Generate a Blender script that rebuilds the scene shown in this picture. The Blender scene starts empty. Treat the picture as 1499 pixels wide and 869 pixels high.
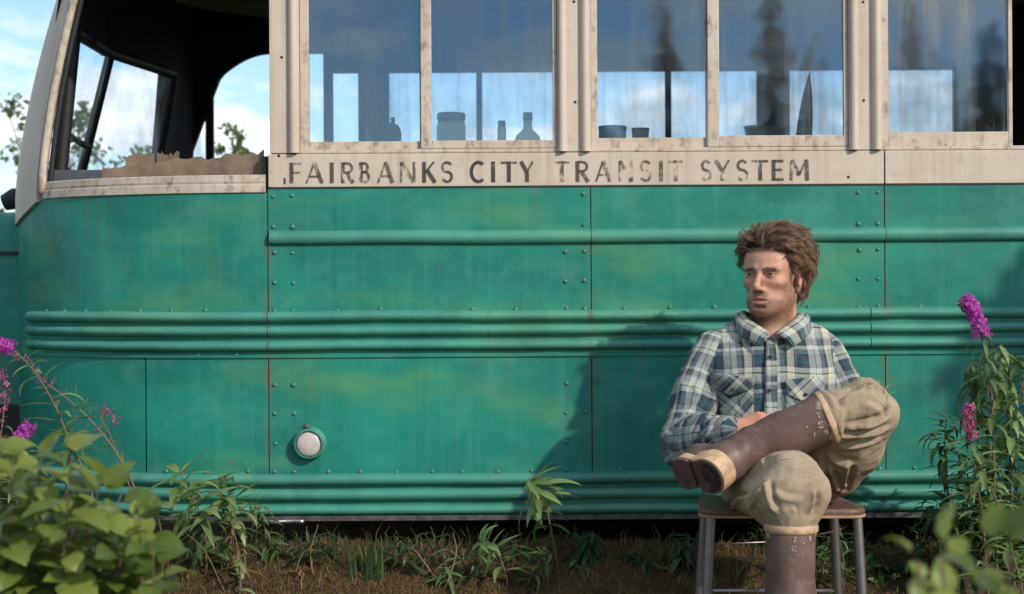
import bpy, bmesh, math, random
import numpy as np
from mathutils import Vector, Matrix, Euler
R = math.radians
random.seed(7)
rng = np.random.default_rng(11)
scene = bpy.context.scene
col = scene.collection

# ------------------------------------------------------------------ camera, sky, sun, exposure
CAM_D, CAM_H, FPX = 5.5, 1.08, 2475.0          # bus side plane is y = 0, camera stands at y = -5.5
cam_data = bpy.data.cameras.new('camera')
cam = bpy.data.objects.new('camera', cam_data)
col.objects.link(cam)
cam.location = (0, -CAM_D, CAM_H)
cam.rotation_euler = (R(90), 0, 0)
cam_data.sensor_width = 36.0
cam_data.lens = FPX / 1499 * 36.0
cam_data.shift_y = -14.5 / 1499
cam_data.clip_start, cam_data.clip_end = 0.05, 3000
cam_data.dof.use_dof = True
cam_data.dof.focus_distance = 5.05
cam_data.dof.aperture_fstop = 4.0
scene.camera = cam

SUN_EL, SUN_AZ = 31.0, 136.0                   # azimuth clockwise from +Y: front right of the bus
sun_vec = Vector((math.sin(R(SUN_AZ)) * math.cos(R(SUN_EL)), math.cos(R(SUN_AZ)) * math.cos(R(SUN_EL)), math.sin(R(SUN_EL))))
world = bpy.data.worlds.new('World')
scene.world = world
world.use_nodes = True
sun_data = bpy.data.lights.new('sun', 'SUN')
sun_data.energy = 3.3
sun_data.angle = R(1.2)
sun_data.color = (1.0, 0.93, 0.83)
sun = bpy.data.objects.new('sun', sun_data)
col.objects.link(sun)
sun.rotation_euler = (-sun_vec).to_track_quat('-Z', 'Y').to_euler()
vs = scene.view_settings
vs.view_transform, vs.look, vs.gamma, vs.exposure = 'Standard', 'None', 1.0, 0.18
vs.use_curve_mapping = False
scene.cycles.max_bounces = 8
scene.cycles.transparent_max_bounces = 16
scene.cycles.caustics_reflective = False
scene.cycles.caustics_refractive = False

# ------------------------------------------------------------------ node helpers
class NT:
    def __init__(s, tree):
        s.t = tree
        tree.nodes.clear()
    def n(s, typ, ins=None, out=0, **props):
        nd = s.t.nodes.new(typ)
        for k, v in props.items():
            setattr(nd, k, v)
        for k, v in (ins or {}).items():
            sock = nd.inputs[k]
            if hasattr(v, 'is_output'):
                s.t.links.new(v, sock)
            else:
                sock.default_value = v
        s.last = nd
        return nd.outputs[out] if len(nd.outputs) else None
    def math(s, op, a, b=0.0, c=0.0, clamp=False):
        return s.n('ShaderNodeMath', {0: a, 1: b, 2: c}, operation=op, use_clamp=clamp)
    def mix(s, f, a, b, blend='MIX'):
        nd = s.t.nodes.new('ShaderNodeMix')
        nd.data_type = 'RGBA'
        nd.blend_type = blend
        for i, v in ((0, f), (6, a), (7, b)):
            if hasattr(v, 'is_output'):
                s.t.links.new(v, nd.inputs[i])
            else:
                nd.inputs[i].default_value = v if i == 0 or len(v) == 4 else (*v, 1)
        return nd.outputs[2]
    def ramp(s, f, stops, interp='LINEAR'):
        nd = s.t.nodes.new('ShaderNodeValToRGB')
        cr = nd.color_ramp
        cr.interpolation = interp
        while len(cr.elements) < len(stops):
            cr.elements.new(0.5)
        for e, (p, c) in zip(cr.elements, stops):
            e.position = p
            e.color = (c, c, c, 1) if isinstance(c, (int, float)) else (*c, 1)
        s.t.links.new(f, nd.inputs[0])
        return nd.outputs[0]
    def noise(s, vec, scale, detail=4, rough=0.55, dist=0.0, out=0):
        return s.n('ShaderNodeTexNoise', {'Vector': vec, 'Scale': scale, 'Detail': detail, 'Roughness': rough, 'Distortion': dist}, out)
    def mapping(s, vec, scale=(1, 1, 1), loc=(0, 0, 0), rot=(0, 0, 0)):
        return s.n('ShaderNodeMapping', {'Vector': vec, 'Scale': scale, 'Location': loc, 'Rotation': rot})
    def obj(s):
        return s.n('ShaderNodeTexCoord', out=3)
    def bump(s, h, strength=0.3, dist=0.01, normal=None):
        ins = {'Height': h, 'Strength': strength, 'Distance': dist}
        if normal is not None:
            ins['Normal'] = normal
        return s.n('ShaderNodeBump', ins)
    def out(s, shader):
        s.n('ShaderNodeOutputMaterial', {'Surface': shader})

def mat(name):
    m = bpy.data.materials.new(name)
    m.use_nodes = True
    return m, NT(m.node_tree)

def rgba(c):
    return (*c, 1)

MATS = {}
def simple(name, c, rough=0.6, metal=0.0, var=0.25, scale=20, bump=0.0, bscale=120, c2=None, spec=0.5):
    m, t = mat(name)
    o = t.obj()
    nz = t.noise(o, scale, 5, 0.6)
    cc = t.mix(t.ramp(nz, [(0.3, 0.0), (0.7, 1.0)]), [x * (1 - var) for x in c], c2 or [min(1, x * (1 + var)) for x in c])
    ins = {'Base Color': cc, 'Roughness': rough, 'Metallic': metal, 'Specular IOR Level': spec}
    if bump:
        ins['Normal'] = t.bump(t.noise(o, bscale, 4), bump, 0.004)
    t.out(t.n('ShaderNodeBsdfPrincipled', ins))
    MATS[name] = m
    return m

# world: physical sky with scattered clouds all round the dome
w = NT(world.node_tree)
sky = w.n('ShaderNodeTexSky', sky_type='NISHITA', sun_disc=False, sun_elevation=R(SUN_EL), sun_rotation=R(SUN_AZ), air_density=1.0, dust_density=0.8, ozone_density=1.6, altitude=200)
gen = w.n('ShaderNodeTexCoord', out=0)
sep = w.n('ShaderNodeSeparateXYZ', {0: gen}); sepn = w.last
zc = w.math('ADD', w.math('MAXIMUM', sepn.outputs[2], 0.0), 0.11)
cp = w.n('ShaderNodeCombineXYZ', {0: w.math('DIVIDE', sepn.outputs[0], zc), 1: w.math('DIVIDE', sepn.outputs[1], zc), 2: 0.3})
cn = w.noise(w.mapping(cp, (1.25, 1.0, 1), (12.6, 9.1, 0)), 1.0, 8, 0.58, 0.3)
cmask = w.ramp(cn, [(0.47, 0.0), (0.58, 0.95)])
cshade = w.ramp(w.noise(w.mapping(cp, (1.6, 1.6, 1), (1.0, 2.0, 0)), 1.0, 6, 0.6), [(0.3, (5.2, 5.6, 6.2)), (0.7, (9.5, 9.6, 9.8))])
skyc = w.mix(1.0, sky, (0.84, 0.93, 1.06), 'MULTIPLY')
wc = w.mix(cmask, skyc, cshade)
bg = w.n('ShaderNodeBackground', {'Color': wc, 'Strength': 0.145})
w.n('ShaderNodeOutputWorld', {'Surface': bg})

# ------------------------------------------------------------------ placing and mesh helpers
def W(px, py, y):
    """point at depth y that stands at photograph pixel (px, py)"""
    s = FPX / (CAM_D + y)
    return Vector(((px - 750) / s, y, CAM_H - (py - 420) / s))

def tag(o, label=None, cat=None, group=None, kind=None):
    for k, v in (('label', label), ('category', cat), ('group', group), ('kind', kind)):
        if v:
            o[k] = v
    return o

def link(name, data, parent=None, m=None, loc=None):
    o = bpy.data.objects.new(name, data)
    col.objects.link(o)
    if parent is not None:
        o.parent = parent
    if m is not None and data is not None:
        if not data.materials:
            data.materials.append(m)
    if loc is not None:
        o.location = loc
    return o

def empty(name, loc=(0, 0, 0), rot=(0, 0, 0)):
    o = bpy.data.objects.new(name, None)
    o.empty_display_size = 0.1
    col.objects.link(o)
    o.location, o.rotation_euler = loc, rot
    return o

def meshdata(name, verts, faces, smooth=False):
    me = bpy.data.meshes.new(name)
    me.from_pydata([tuple(v) for v in verts], [], [tuple(f) for f in faces])
    me.update()
    if smooth:
        me.shade_smooth()
    return me

def np_mesh(name, V, Q, smooth=True):
    """mesh from arrays: V (n,3), Q (m,k)"""
    me = bpy.data.meshes.new(name)
    n, k = Q.shape
    me.vertices.add(len(V)); me.vertices.foreach_set('co', np.asarray(V, np.float32).ravel())
    me.loops.add(n * k); me.loops.foreach_set('vertex_index', Q.astype(np.int32).ravel())
    me.polygons.add(n)
    me.polygons.foreach_set('loop_start', np.arange(0, n * k, k, dtype=np.int32))
    me.polygons.foreach_set('loop_total', np.full(n, k, np.int32))
    me.update(calc_edges=True)
    me.validate()
    if smooth:
        me.shade_smooth()
    return me

class MB:
    """collects shapes into one mesh"""
    def __init__(s):
        s.v, s.f = [], []
    def add(s, v, f):
        b = len(s.v)
        s.v += [tuple(p) for p in v]
        s.f += [tuple(i + b for i in q) for q in f]
        return s
    def box(s, x0, x1, y0, y1, z0, z1):
        v = [(x, y, z) for z in (z0, z1) for y in (y0, y1) for x in (x0, x1)]
        return s.add(v, [(0, 2, 3, 1), (4, 5, 7, 6), (0, 1, 5, 4), (2, 6, 7, 3), (0, 4, 6, 2), (1, 3, 7, 5)])
    def tube(s, pts, rad, n=8, cap=True):
        pts = [Vector(p) for p in pts]
        rad = rad if isinstance(rad, (list, tuple)) else [rad] * len(pts)
        rings = []
        t0 = (pts[1] - pts[0]).normalized()
        a = t0.orthogonal().normalized()
        for i, p in enumerate(pts):
            t = (pts[min(i + 1, len(pts) - 1)] - pts[max(i - 1, 0)]).normalized()
            a = (a - t * a.dot(t)).normalized()
            b = t.cross(a)
            rings.append([p + (a * math.cos(2 * math.pi * k / n) + b * math.sin(2 * math.pi * k / n)) * rad[i] for k in range(n)])
        v = [q for r_ in rings for q in r_]
        f = [(i * n + k, i * n + (k + 1) % n, (i + 1) * n + (k + 1) % n, (i + 1) * n + k) for i in range(len(pts) - 1) for k in range(n)]
        if cap:
            f += [tuple(range(n))[::-1], tuple((len(pts) - 1) * n + k for k in range(n))]
        return s.add(v, f)
    def lathe(s, prof, n=24, M=None):
        """prof: (r, z) from bottom to top, about local Z"""
        M = M or Matrix()
        v = [M @ Vector((r_ * math.cos(2 * math.pi * k / n), r_ * math.sin(2 * math.pi * k / n), z)) for r_, z in prof for k in range(n)]
        f = [(i * n + k, i * n + (k + 1) % n, (i + 1) * n + (k + 1) % n, (i + 1) * n + k) for i in range(len(prof) - 1) for k in range(n)]
        f += [tuple(range(n))[::-1], tuple((len(prof) - 1) * n + k for k in range(n))]
        return s.add(v, f)
    def sweep(s, path, prof, closed=True):
        """prof (outward offset, z) carried along plan path [(x, y)] running left to right"""
        path = [Vector((p[0], p[1])) for p in path]
        k = len(prof)
        v = []
        for i, p in enumerate(path):
            d = (path[min(i + 1, len(path) - 1)] - path[max(i - 1, 0)]).normalized()
            nrm = Vector((d.y, -d.x))
            v += [(p.x + nrm.x * o, p.y + nrm.y * o, z) for o, z in prof]
        kk = k if closed else k - 1
        f = [(i * k + j, (i + 1) * k + j, (i + 1) * k + (j + 1) % k, i * k + (j + 1) % k) for i in range(len(path) - 1) for j in range(kk)]
        if closed:
            f += [tuple(range(k)), tuple((len(path) - 1) * k + j for j in range(k))[::-1]]
        return s.add(v, f)
    def build(s, name, m, parent=None, smooth=False, bevel=0.0, loc=None, auto=None):
        me = meshdata(name, s.v, s.f, smooth)
        bm = bmesh.new(); bm.from_mesh(me)
        bmesh.ops.recalc_face_normals(bm, faces=bm.faces)
        bm.to_mesh(me); bm.free()
        o = link(name, me, parent, m, loc)
        if smooth and auto:
            me.set_sharp_from_angle(angle=R(auto))
        if bevel:
            b = o.modifiers.new('bevel', 'BEVEL')
            b.width, b.segments, b.limit_method = bevel, 2, 'ANGLE'
        return o

def arc_profile(zc, h, out, n=8, base=-0.004):
    """half-round moulding: (offset, z) ring, h = half height"""
    p = [(base, zc - h)]
    for i in range(n + 1):
        a = -math.pi / 2 + math.pi * i / n
        p.append((max(out * math.cos(a), 0.0), zc + h * math.sin(a)))
    p.append((base, zc + h))
    return p

def catmull(P, n):
    P = [Vector(p) for p in P]
    Q = [P[0] * 2 - P[1]] + P + [P[-1] * 2 - P[-2]]
    out = []
    for i in range(len(P) - 1):
        a, b, c, d = Q[i:i + 4]
        for k in range(n):
            t = k / n
            out.append(0.5 * ((2 * b) + (c - a) * t + (2 * a - 5 * b + 4 * c - d) * t * t + (3 * b - a - 3 * c + d) * t ** 3))
    out.append(P[-1].copy())
    return out

_perm = rng.permutation(4096)
_val = rng.random(4096) * 2 - 1
def vnoise(P):
    """value noise on (n,3) points"""
    P = np.asarray(P, float)
    I = np.floor(P).astype(np.int64); f = P - I
    f = f * f * (3 - 2 * f)
    r_ = 0
    for dx in (0, 1):
        for dy in (0, 1):
            for dz in (0, 1):
                h = _perm[(_perm[(_perm[(I[:, 0] + dx) & 4095] + I[:, 1] + dy) & 4095] + I[:, 2] + dz) & 4095]
                r_ = r_ + _val[h] * (f[:, 0] if dx else 1 - f[:, 0]) * (f[:, 1] if dy else 1 - f[:, 1]) * (f[:, 2] if dz else 1 - f[:, 2])
    return r_

def sstep(a, b, x):
    t = np.clip((x - a) / (b - a), 0, 1)
    return t * t * (3 - 2 * t)

class Field:
    """signed distance field on a rectilinear grid, meshed with surface nets"""
    def __init__(s, xs, ys, zs):
        s.ax = [np.asarray(a, np.float32) for a in (xs, ys, zs)]
        s.F = np.full([len(a) for a in s.ax], 0.2, np.float32)
    def _sub(s, lo, hi):
        sl = tuple(slice(max(0, np.searchsorted(a, l) - 1), min(len(a), np.searchsorted(a, h) + 1)) for a, l, h in zip(s.ax, lo, hi))
        X = s.ax[0][sl[0]][:, None, None]; Y = s.ax[1][sl[1]][None, :, None]; Z = s.ax[2][sl[2]][None, None, :]
        return sl, X, Y, Z
    def _op(s, sl, d, k, op):
        F = s.F[sl]
        if op == 'u':
            h = np.maximum(k - np.abs(F - d), 0) / k
            s.F[sl] = np.minimum(F, d) - h * h * k * 0.25
        else:
            d = -d
            h = np.maximum(k - np.abs(F - d), 0) / k
            s.F[sl] = np.maximum(F, d) + h * h * k * 0.25
    def cap(s, a, b, ra, rb=None, k=0.01, op='u', sq=None):
        rb = ra if rb is None else rb
        a, b = np.array(a, float), np.array(b, float)
        m = max(ra, rb) + k + 0.02
        sl, X, Y, Z = s._sub(np.minimum(a, b) - m, np.maximum(a, b) + m)
        d = b - a
        t = np.clip(((X - a[0]) * d[0] + (Y - a[1]) * d[1] + (Z - a[2]) * d[2]) / max(1e-9, d @ d), 0, 1)
        q = np.sqrt((X - a[0] - t * d[0]) ** 2 + (Y - a[1] - t * d[1]) ** 2 + (Z - a[2] - t * d[2]) ** 2)
        s._op(sl, (q - (ra + (rb - ra) * t)).astype(np.float32), k, op)
        return s
    def path(s, pts, rads, k=0.01, op='u'):
        for i in range(len(pts) - 1):
            s.cap(pts[i], pts[i + 1], rads[i], rads[i + 1], k, op)
        return s
    def ell(s, c, r_, k=0.01, op='u', M=None):
        c = np.array(c, float)
        m = max(r_) + k + 0.02
        sl, X, Y, Z = s._sub(c - m, c + m)
        P = [X - c[0], Y - c[1], Z - c[2]]
        if M is not None:
            M = np.array(M)[:3, :3]
            P = [M[0, i] * P[0] + M[1, i] * P[1] + M[2, i] * P[2] for i in range(3)]
        k0 = np.sqrt(sum((p / q) ** 2 for p, q in zip(P, r_)))
        k1 = np.sqrt(sum((p / (q * q)) ** 2 for p, q in zip(P, r_)))
        d = k0 * (k0 - 1) / np.maximum(k1, 1e-6)
        s._op(sl, d.astype(np.float32), k, op)
        return s
    def surf_y(s, x, z):
        """first surface met when coming from -y"""
        i = int(np.clip(np.searchsorted(s.ax[0], x), 0, len(s.ax[0]) - 1)); j = int(np.clip(np.searchsorted(s.ax[2], z), 0, len(s.ax[2]) - 1))
        c = s.F[i, :, j]
        w_ = np.nonzero(c < 0)[0]
        if not len(w_):
            return None
        k = w_[0]
        if k == 0:
            return float(s.ax[1][0])
        t = c[k - 1] / (c[k - 1] - c[k])
        return float(s.ax[1][k - 1] + t * (s.ax[1][k] - s.ax[1][k - 1]))
    def mesh(s):
        F = s.F
        S = F < 0
        n = [a - 1 for a in F.shape]
        corners = [(i, j, k) for i in (0, 1) for j in (0, 1) for k in (0, 1)]
        cnt = np.zeros(n, np.int8)
        for c in corners:
            cnt += S[c[0]:c[0] + n[0], c[1]:c[1] + n[1], c[2]:c[2] + n[2]]
        act = (cnt > 0) & (cnt < 8)
        I = np.argwhere(act)
        idx = np.full(n, -1, np.int64); idx[act] = np.arange(len(I))
        acc = np.zeros((len(I), 3)); num = np.zeros(len(I))
        for a in corners:
            for ax in range(3):
                if a[ax]:
                    continue
                b = list(a); b[ax] = 1
                fa = F[I[:, 0] + a[0], I[:, 1] + a[1], I[:, 2] + a[2]]; fb = F[I[:, 0] + b[0], I[:, 1] + b[1], I[:, 2] + b[2]]
                m = (fa < 0) != (fb < 0)
                t = np.where(m, fa / np.where(m, fa - fb, 1), 0)
                p = np.tile(np.array(a, float), (len(I), 1)); p[:, ax] += t
                acc += p * m[:, None]; num += m
        P = I + acc / num[:, None]
        V = np.stack([np.interp(P[:, i], np.arange(len(s.ax[i])), s.ax[i]) for i in range(3)], 1)
        Q = []
        for ax in range(3):
            u, v = [(1, 2), (2, 0), (0, 1)][ax]
            sa = [slice(None)] * 3; sb = [slice(None)] * 3
            sa[ax] = slice(0, -1); sb[ax] = slice(1, None)
            A, B = S[tuple(sa)], S[tuple(sb)]
            E = np.argwhere(A != B)
            E = E[(E[:, u] > 0) & (E[:, v] > 0) & (E[:, u] < n[u]) & (E[:, v] < n[v])]
            flip = A[E[:, 0], E[:, 1], E[:, 2]]
            def g(du, dv):
                q = E.copy(); q[:, u] -= du; q[:, v] -= dv
                return idx[q[:, 0], q[:, 1], q[:, 2]]
            q = np.stack([g(1, 1), g(0, 1), g(0, 0), g(1, 0)], 1)
            q[~flip] = q[~flip][:, ::-1]
            Q.append(q)
        return V, np.concatenate(Q)

def normals(V, Q):
    a = V[Q[:, 2]] - V[Q[:, 0]]; b = V[Q[:, 3]] - V[Q[:, 1]]
    fn = np.cross(a, b)
    N = np.zeros_like(V)
    for i in range(4):
        np.add.at(N, Q[:, i], fn)
    return N / np.maximum(np.linalg.norm(N, axis=1, keepdims=True), 1e-12)

def relax(V, Q, it=1, lam=0.5):
    for _ in range(it):
        A = np.zeros_like(V); c = np.zeros(len(V))
        for i in range(4):
            j = Q[:, (i + 1) % 4]; k = Q[:, (i - 1) % 4]
            np.add.at(A, Q[:, i], V[j] + V[k]); np.add.at(c, Q[:, i], 2)
        V = V + lam * (A / np.maximum(c, 1)[:, None] - V)
    return V

def attr(me, name, arr, typ='FLOAT_VECTOR'):
    a = me.attributes.new(name, typ, 'POINT')
    if typ == 'FLOAT_COLOR':
        a.data.foreach_set('color', np.asarray(arr, np.float32).ravel())
    elif typ == 'FLOAT':
        a.data.foreach_set('value', np.asarray(arr, np.float32).ravel())
    else:
        a.data.foreach_set('vector', np.asarray(arr, np.float32).ravel())

# ------------------------------------------------------------------ lettering: strokes in a box one cap-height tall
def _arc(cx, cy, rx, ry, a0, a1, n=14):
    return [(cx + rx * math.cos(R(a0 + (a1 - a0) * i / n)), cy + ry * math.sin(R(a0 + (a1 - a0) * i / n))) for i in range(n + 1)]
TH, TN = 0.19, 0.10
GLYPH = {                                      # x in 0..1 of the letter's own width
    'F': [([(0.15, 0), (0.15, 1)], TH), ([(0.15, 0.95), (1, 0.95)], TN), ([(0.15, 0.52), (0.85, 0.52)], TN)],
    'A': [([(0.04, 0), (0.5, 1)], TN), ([(0.5, 1), (0.93, 0)], TH), ([(0.2, 0.33), (0.78, 0.33)], TN)],
    'I': [([(0.5, 0), (0.5, 1)], TH)],
    'R': [([(0.14, 0), (0.14, 1)], TH), ([(0.14, 0.95)] + _arc(0.5, 0.73, 0.34, 0.22, 90, -90) + [(0.14, 0.5)], TN * 1.2), ([(0.45, 0.5), (0.93, 0)], TH)],
    'B': [([(0.14, 0), (0.14, 1)], TH), ([(0.14, 0.95)] + _arc(0.48, 0.74, 0.32, 0.21, 90, -90) + [(0.14, 0.53)], TN * 1.2), ([(0.14, 0.52)] + _arc(0.5, 0.29, 0.4, 0.24, 90, -90) + [(0.14, 0.05)], TN * 1.3)],
    'N': [([(0.08, 0), (0.08, 1)], TN), ([(0.1, 1), (0.9, 0)], TH), ([(0.92, 0), (0.92, 1)], TN * 1.3)],
    'K': [([(0.12, 0), (0.12, 1)], TH), ([(0.16, 0.45), (0.86, 1)], TN), ([(0.36, 0.6), (0.93, 0)], TH)],
    'S': [(_arc(0.5, 0.74, 0.36, 0.22, 25, 270) + _arc(0.5, 0.28, 0.38, 0.24, 90, -155), TN * 1.35)],
    'C': [(_arc(0.56, 0.5, 0.48, 0.46, 48, 312, 22), TH * 0.85)],
    'T': [([(0.5, 0), (0.5, 1)], TH), ([(0, 0.94), (1, 0.94)], TN * 1.1)],
    'Y': [([(0.5, 0), (0.5, 0.48)], TH), ([(0.06, 1), (0.5, 0.46)], TH), ([(0.94, 1), (0.5, 0.46)], TN)],
    'E': [([(0.15, 0), (0.15, 1)], TH), ([(0.15, 0.94), (0.95, 0.94)], TN * 1.2), ([(0.15, 0.52), (0.85, 0.52)], TN * 1.2), ([(0.15, 0.06), (0.97, 0.06)], TN * 1.2)],
    'M': [([(0.08, 0), (0.12, 1)], TH * 0.8), ([(0.12, 1), (0.5, 0.25)], TH), ([(0.5, 0.25), (0.88, 1)], TN), ([(0.88, 1), (0.92, 0)], TH)],
    'J': [([(0.6, 1), (0.6, 0.25), (0.45, 0.05), (0.2, 0.08)], TH)],
    '.': [([(0.3, 0.12), (0.7, 0.12)], 0.3)],
}
def glyph_mesh(ch, width, height):
    """flat letter in local XZ, origin at its lower left"""
    v, f = [], []
    layer = 0
    for pts, wd in GLYPH[ch]:
        P = [Vector((p[0] * width, p[1] * height)) for p in pts]
        hw = wd * height * 0.5
        b = len(v)
        for i, p in enumerate(P):
            d = (P[min(i + 1, len(P) - 1)] - P[max(i - 1, 0)]).normalized()
            nr = Vector((-d.y, d.x)) * hw
            y = -0.0004 * layer
            v += [(p.x + nr.x, y, p.y + nr.y), (p.x - nr.x, y, p.y - nr.y)]
        f += [(b + 2 * i, b + 2 * i + 1, b + 2 * i + 3, b + 2 * i + 2) for i in range(len(P) - 1)]
        layer += 1
    return meshdata('letter', v, f)

# ------------------------------------------------------------------ materials of the bus and the ground
def PX(px): return (px - 750) / 450.0
def PZ(py): return CAM_H - (py - 420) / 450.0

SEAMS = (PX(393), PX(866), PX(1296), PX(1726))
def green_paint(name='weathered_green_paint', highlight=0.0):
    m, t = mat(name)
    o = t.obj()
    s3 = t.n('ShaderNodeSeparateXYZ', {0: o}); xyz = t.last.outputs
    big = t.noise(t.mapping(o, (1.0, 1.0, 2.2)), 1.7, 3, 0.5)
    base = t.mix(t.ramp(big, [(0.35, 0.0), (0.65, 1.0)]), (0.003, 0.150, 0.110), (0.010, 0.235, 0.160))
    yel = t.noise(t.mapping(o, (1.0, 1.0, 2.6), (5, 2, 1)), 1.9, 3, 0.5)
    base = t.mix(t.ramp(yel, [(0.54, 0.0), (0.72, 0.6)]), base, (0.095, 0.275, 0.095))
    streak = t.noise(t.mapping(o, (34, 34, 0.9)), 1.0, 5, 0.6)
    base = t.mix(t.ramp(streak, [(0.50, 0.0), (0.78, 0.30)]), base, (0.06, 0.30, 0.23))
    streak2 = t.noise(t.mapping(o, (22, 22, 0.6), (9, 0, 3)), 1.0, 5, 0.65)
    base = t.mix(t.ramp(streak2, [(0.56, 0.0), (0.78, 0.42)]), base, (0.006, 0.085, 0.070))
    # bluish sky sheen on the upper panels, put into the colour
    bl = t.math('MULTIPLY', t.n('ShaderNodeMapRange', {0: xyz[2], 1: PZ(455), 2: PZ(280), 3: 0.0, 4: 0.50}), t.ramp(t.noise(t.mapping(o, (1, 1, 1.8)), 2.6, 4), [(0.3, 0.2), (0.7, 1.0)]))
    base = t.mix(bl, base, (0.095, 0.265, 0.235))
    if highlight:
        base = t.mix(highlight, base, (0.16, 0.36, 0.27))
    # rust and grime along the panel seams
    d = None
    for sx in SEAMS:
        e = t.math('ABSOLUTE', t.math('SUBTRACT', xyz[0], sx))
        d = e if d is None else t.math('MINIMUM', d, e)
    rn = t.ramp(t.noise(t.mapping(o, (1, 1, 0.35)), 26, 5, 0.7), [(0.46, 0.0), (0.68, 1.0)])
    rm = t.math('MULTIPLY', t.n('ShaderNodeMapRange', {0: d, 1: 0.001, 2: 0.022, 3: 0.9, 4: 0.0}), rn)
    # chalky chips just above the belt mouldings
    zb = t.n('ShaderNodeMapRange', {0: t.math('ABSOLUTE', t.math('SUBTRACT', xyz[2], PZ(446))), 1: 0.004, 2: 0.04, 3: 1.0, 4: 0.0})
    ch = t.ramp(t.noise(t.mapping(o, (1, 1, 0.6)), 30, 6, 0.72), [(0.49, 0.0), (0.64, 0.75)])
    ch = t.math('MULTIPLY', ch, t.math('MULTIPLY', zb, t.ramp(t.noise(o, 2.1, 2), [(0.38, 0.2), (0.6, 1.0)])))
    base = t.mix(ch, base, (0.16, 0.22, 0.19))
    base = t.mix(rm, base, (0.14, 0.085, 0.06))
    # scratches and bare flecks
    mo = t.noise(t.mapping(o, (1, 1, 1.2), (2, 8, 5)), 4.5, 6, 0.66, 0.5)
    base = t.mix(t.ramp(mo, [(0.50, 0.0), (0.72, 0.42)]), base, (0.095, 0.30, 0.22))
    mo2 = t.noise(t.mapping(o, (1, 1, 0.8), (6, 1, 9)), 3.1, 6, 0.66, 0.4)
    base = t.mix(t.ramp(mo2, [(0.52, 0.0), (0.74, 0.5)]), base, (0.012, 0.095, 0.082))
    scr = t.ramp(t.noise(t.mapping(o, (150, 150, 5)), 1.0, 3, 0.6), [(0.66, 0.0), (0.76, 0.30)])
    scr = t.math('MULTIPLY', scr, t.ramp(t.noise(o, 5, 3), [(0.45, 0.0), (0.65, 1.0)]))
    base = t.mix(scr, base, (0.24, 0.36, 0.28))
    # grey-brown runs below the rivet lines and the belt
    run = t.math('MULTIPLY', t.ramp(t.noise(t.mapping(o, (48, 48, 1.6), (1, 1, 1)), 1.0, 4, 0.6), [(0.56, 0.0), (0.70, 0.5)]), t.ramp(t.noise(t.mapping(o, (1.2, 1.2, 1.2), (9, 9, 9)), 2.0, 3), [(0.45, 0.0), (0.62, 1.0)]))
    base = t.mix(run, base, (0.10, 0.12, 0.085))
    fl = t.ramp(t.noise(o, 95, 3, 0.6), [(0.70, 0.0), (0.76, 0.6)])
    base = t.mix(fl, base, (0.2, 0.28, 0.23))
    fl2 = t.ramp(t.noise(t.mapping(o, (1, 1, 1), (7, 7, 7)), 42, 5, 0.7), [(0.715, 0.0), (0.75, 0.8)])
    base = t.mix(fl2, base, (0.07, 0.05, 0.035))
    rough = t.math('ADD', t.math('MULTIPLY', t.noise(o, 7, 4), 0.28), 0.36)
    h = t.math('ADD', t.math('MULTIPLY', t.noise(t.mapping(o, (1, 1, 1.3)), 3.2, 2), 1.0), t.math('MULTIPLY', t.noise(o, 60, 4), 0.02))
    nb = t.bump(h, 0.55, 0.022)
    t.out(t.n('ShaderNodeBsdfPrincipled', {'Base Color': base, 'Roughness': rough, 'Normal': nb, 'Specular IOR Level': 0.42}))
    return m

def cream_paint(name='weathered_cream_paint', dirt=0.5):
    m, t = mat(name)
    o = t.obj()
    big = t.noise(o, 3.0, 4)
    base = t.mix(t.ramp(big, [(0.3, 0.0), (0.7, 1.0)]), (0.52, 0.42, 0.320), (0.60, 0.515, 0.42))
    st = t.noise(t.mapping(o, (26, 26, 1.2)), 1.0, 5, 0.65)
    base = t.mix(t.ramp(st, [(0.47, 0.0), (0.75, 0.5)]), base, (0.33, 0.245, 0.185))
    st2 = t.noise(t.mapping(o, (2.0, 2.0, 16)), 1.6, 5, 0.65)
    base = t.mix(t.ramp(st2, [(0.5, 0.0), (0.75, 0.35)]), base, (0.42, 0.34, 0.22))
    ch = t.ramp(t.noise(t.mapping(o, (1, 1, 0.6)), 30, 6, 0.72), [(0.60 - 0.1 * dirt, 0.0), (0.72, dirt)])
    base = t.mix(ch, base, (0.17, 0.11, 0.08))
    nb = t.bump(t.math('ADD', t.noise(o, 9, 3), t.math('MULTIPLY', ch, -0.4)), 0.22, 0.006)
    t.out(t.n('ShaderNodeBsdfPrincipled', {'Base Color': base, 'Roughness': 0.55, 'Normal': nb, 'Specular IOR Level': 0.35}))
    return m

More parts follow.
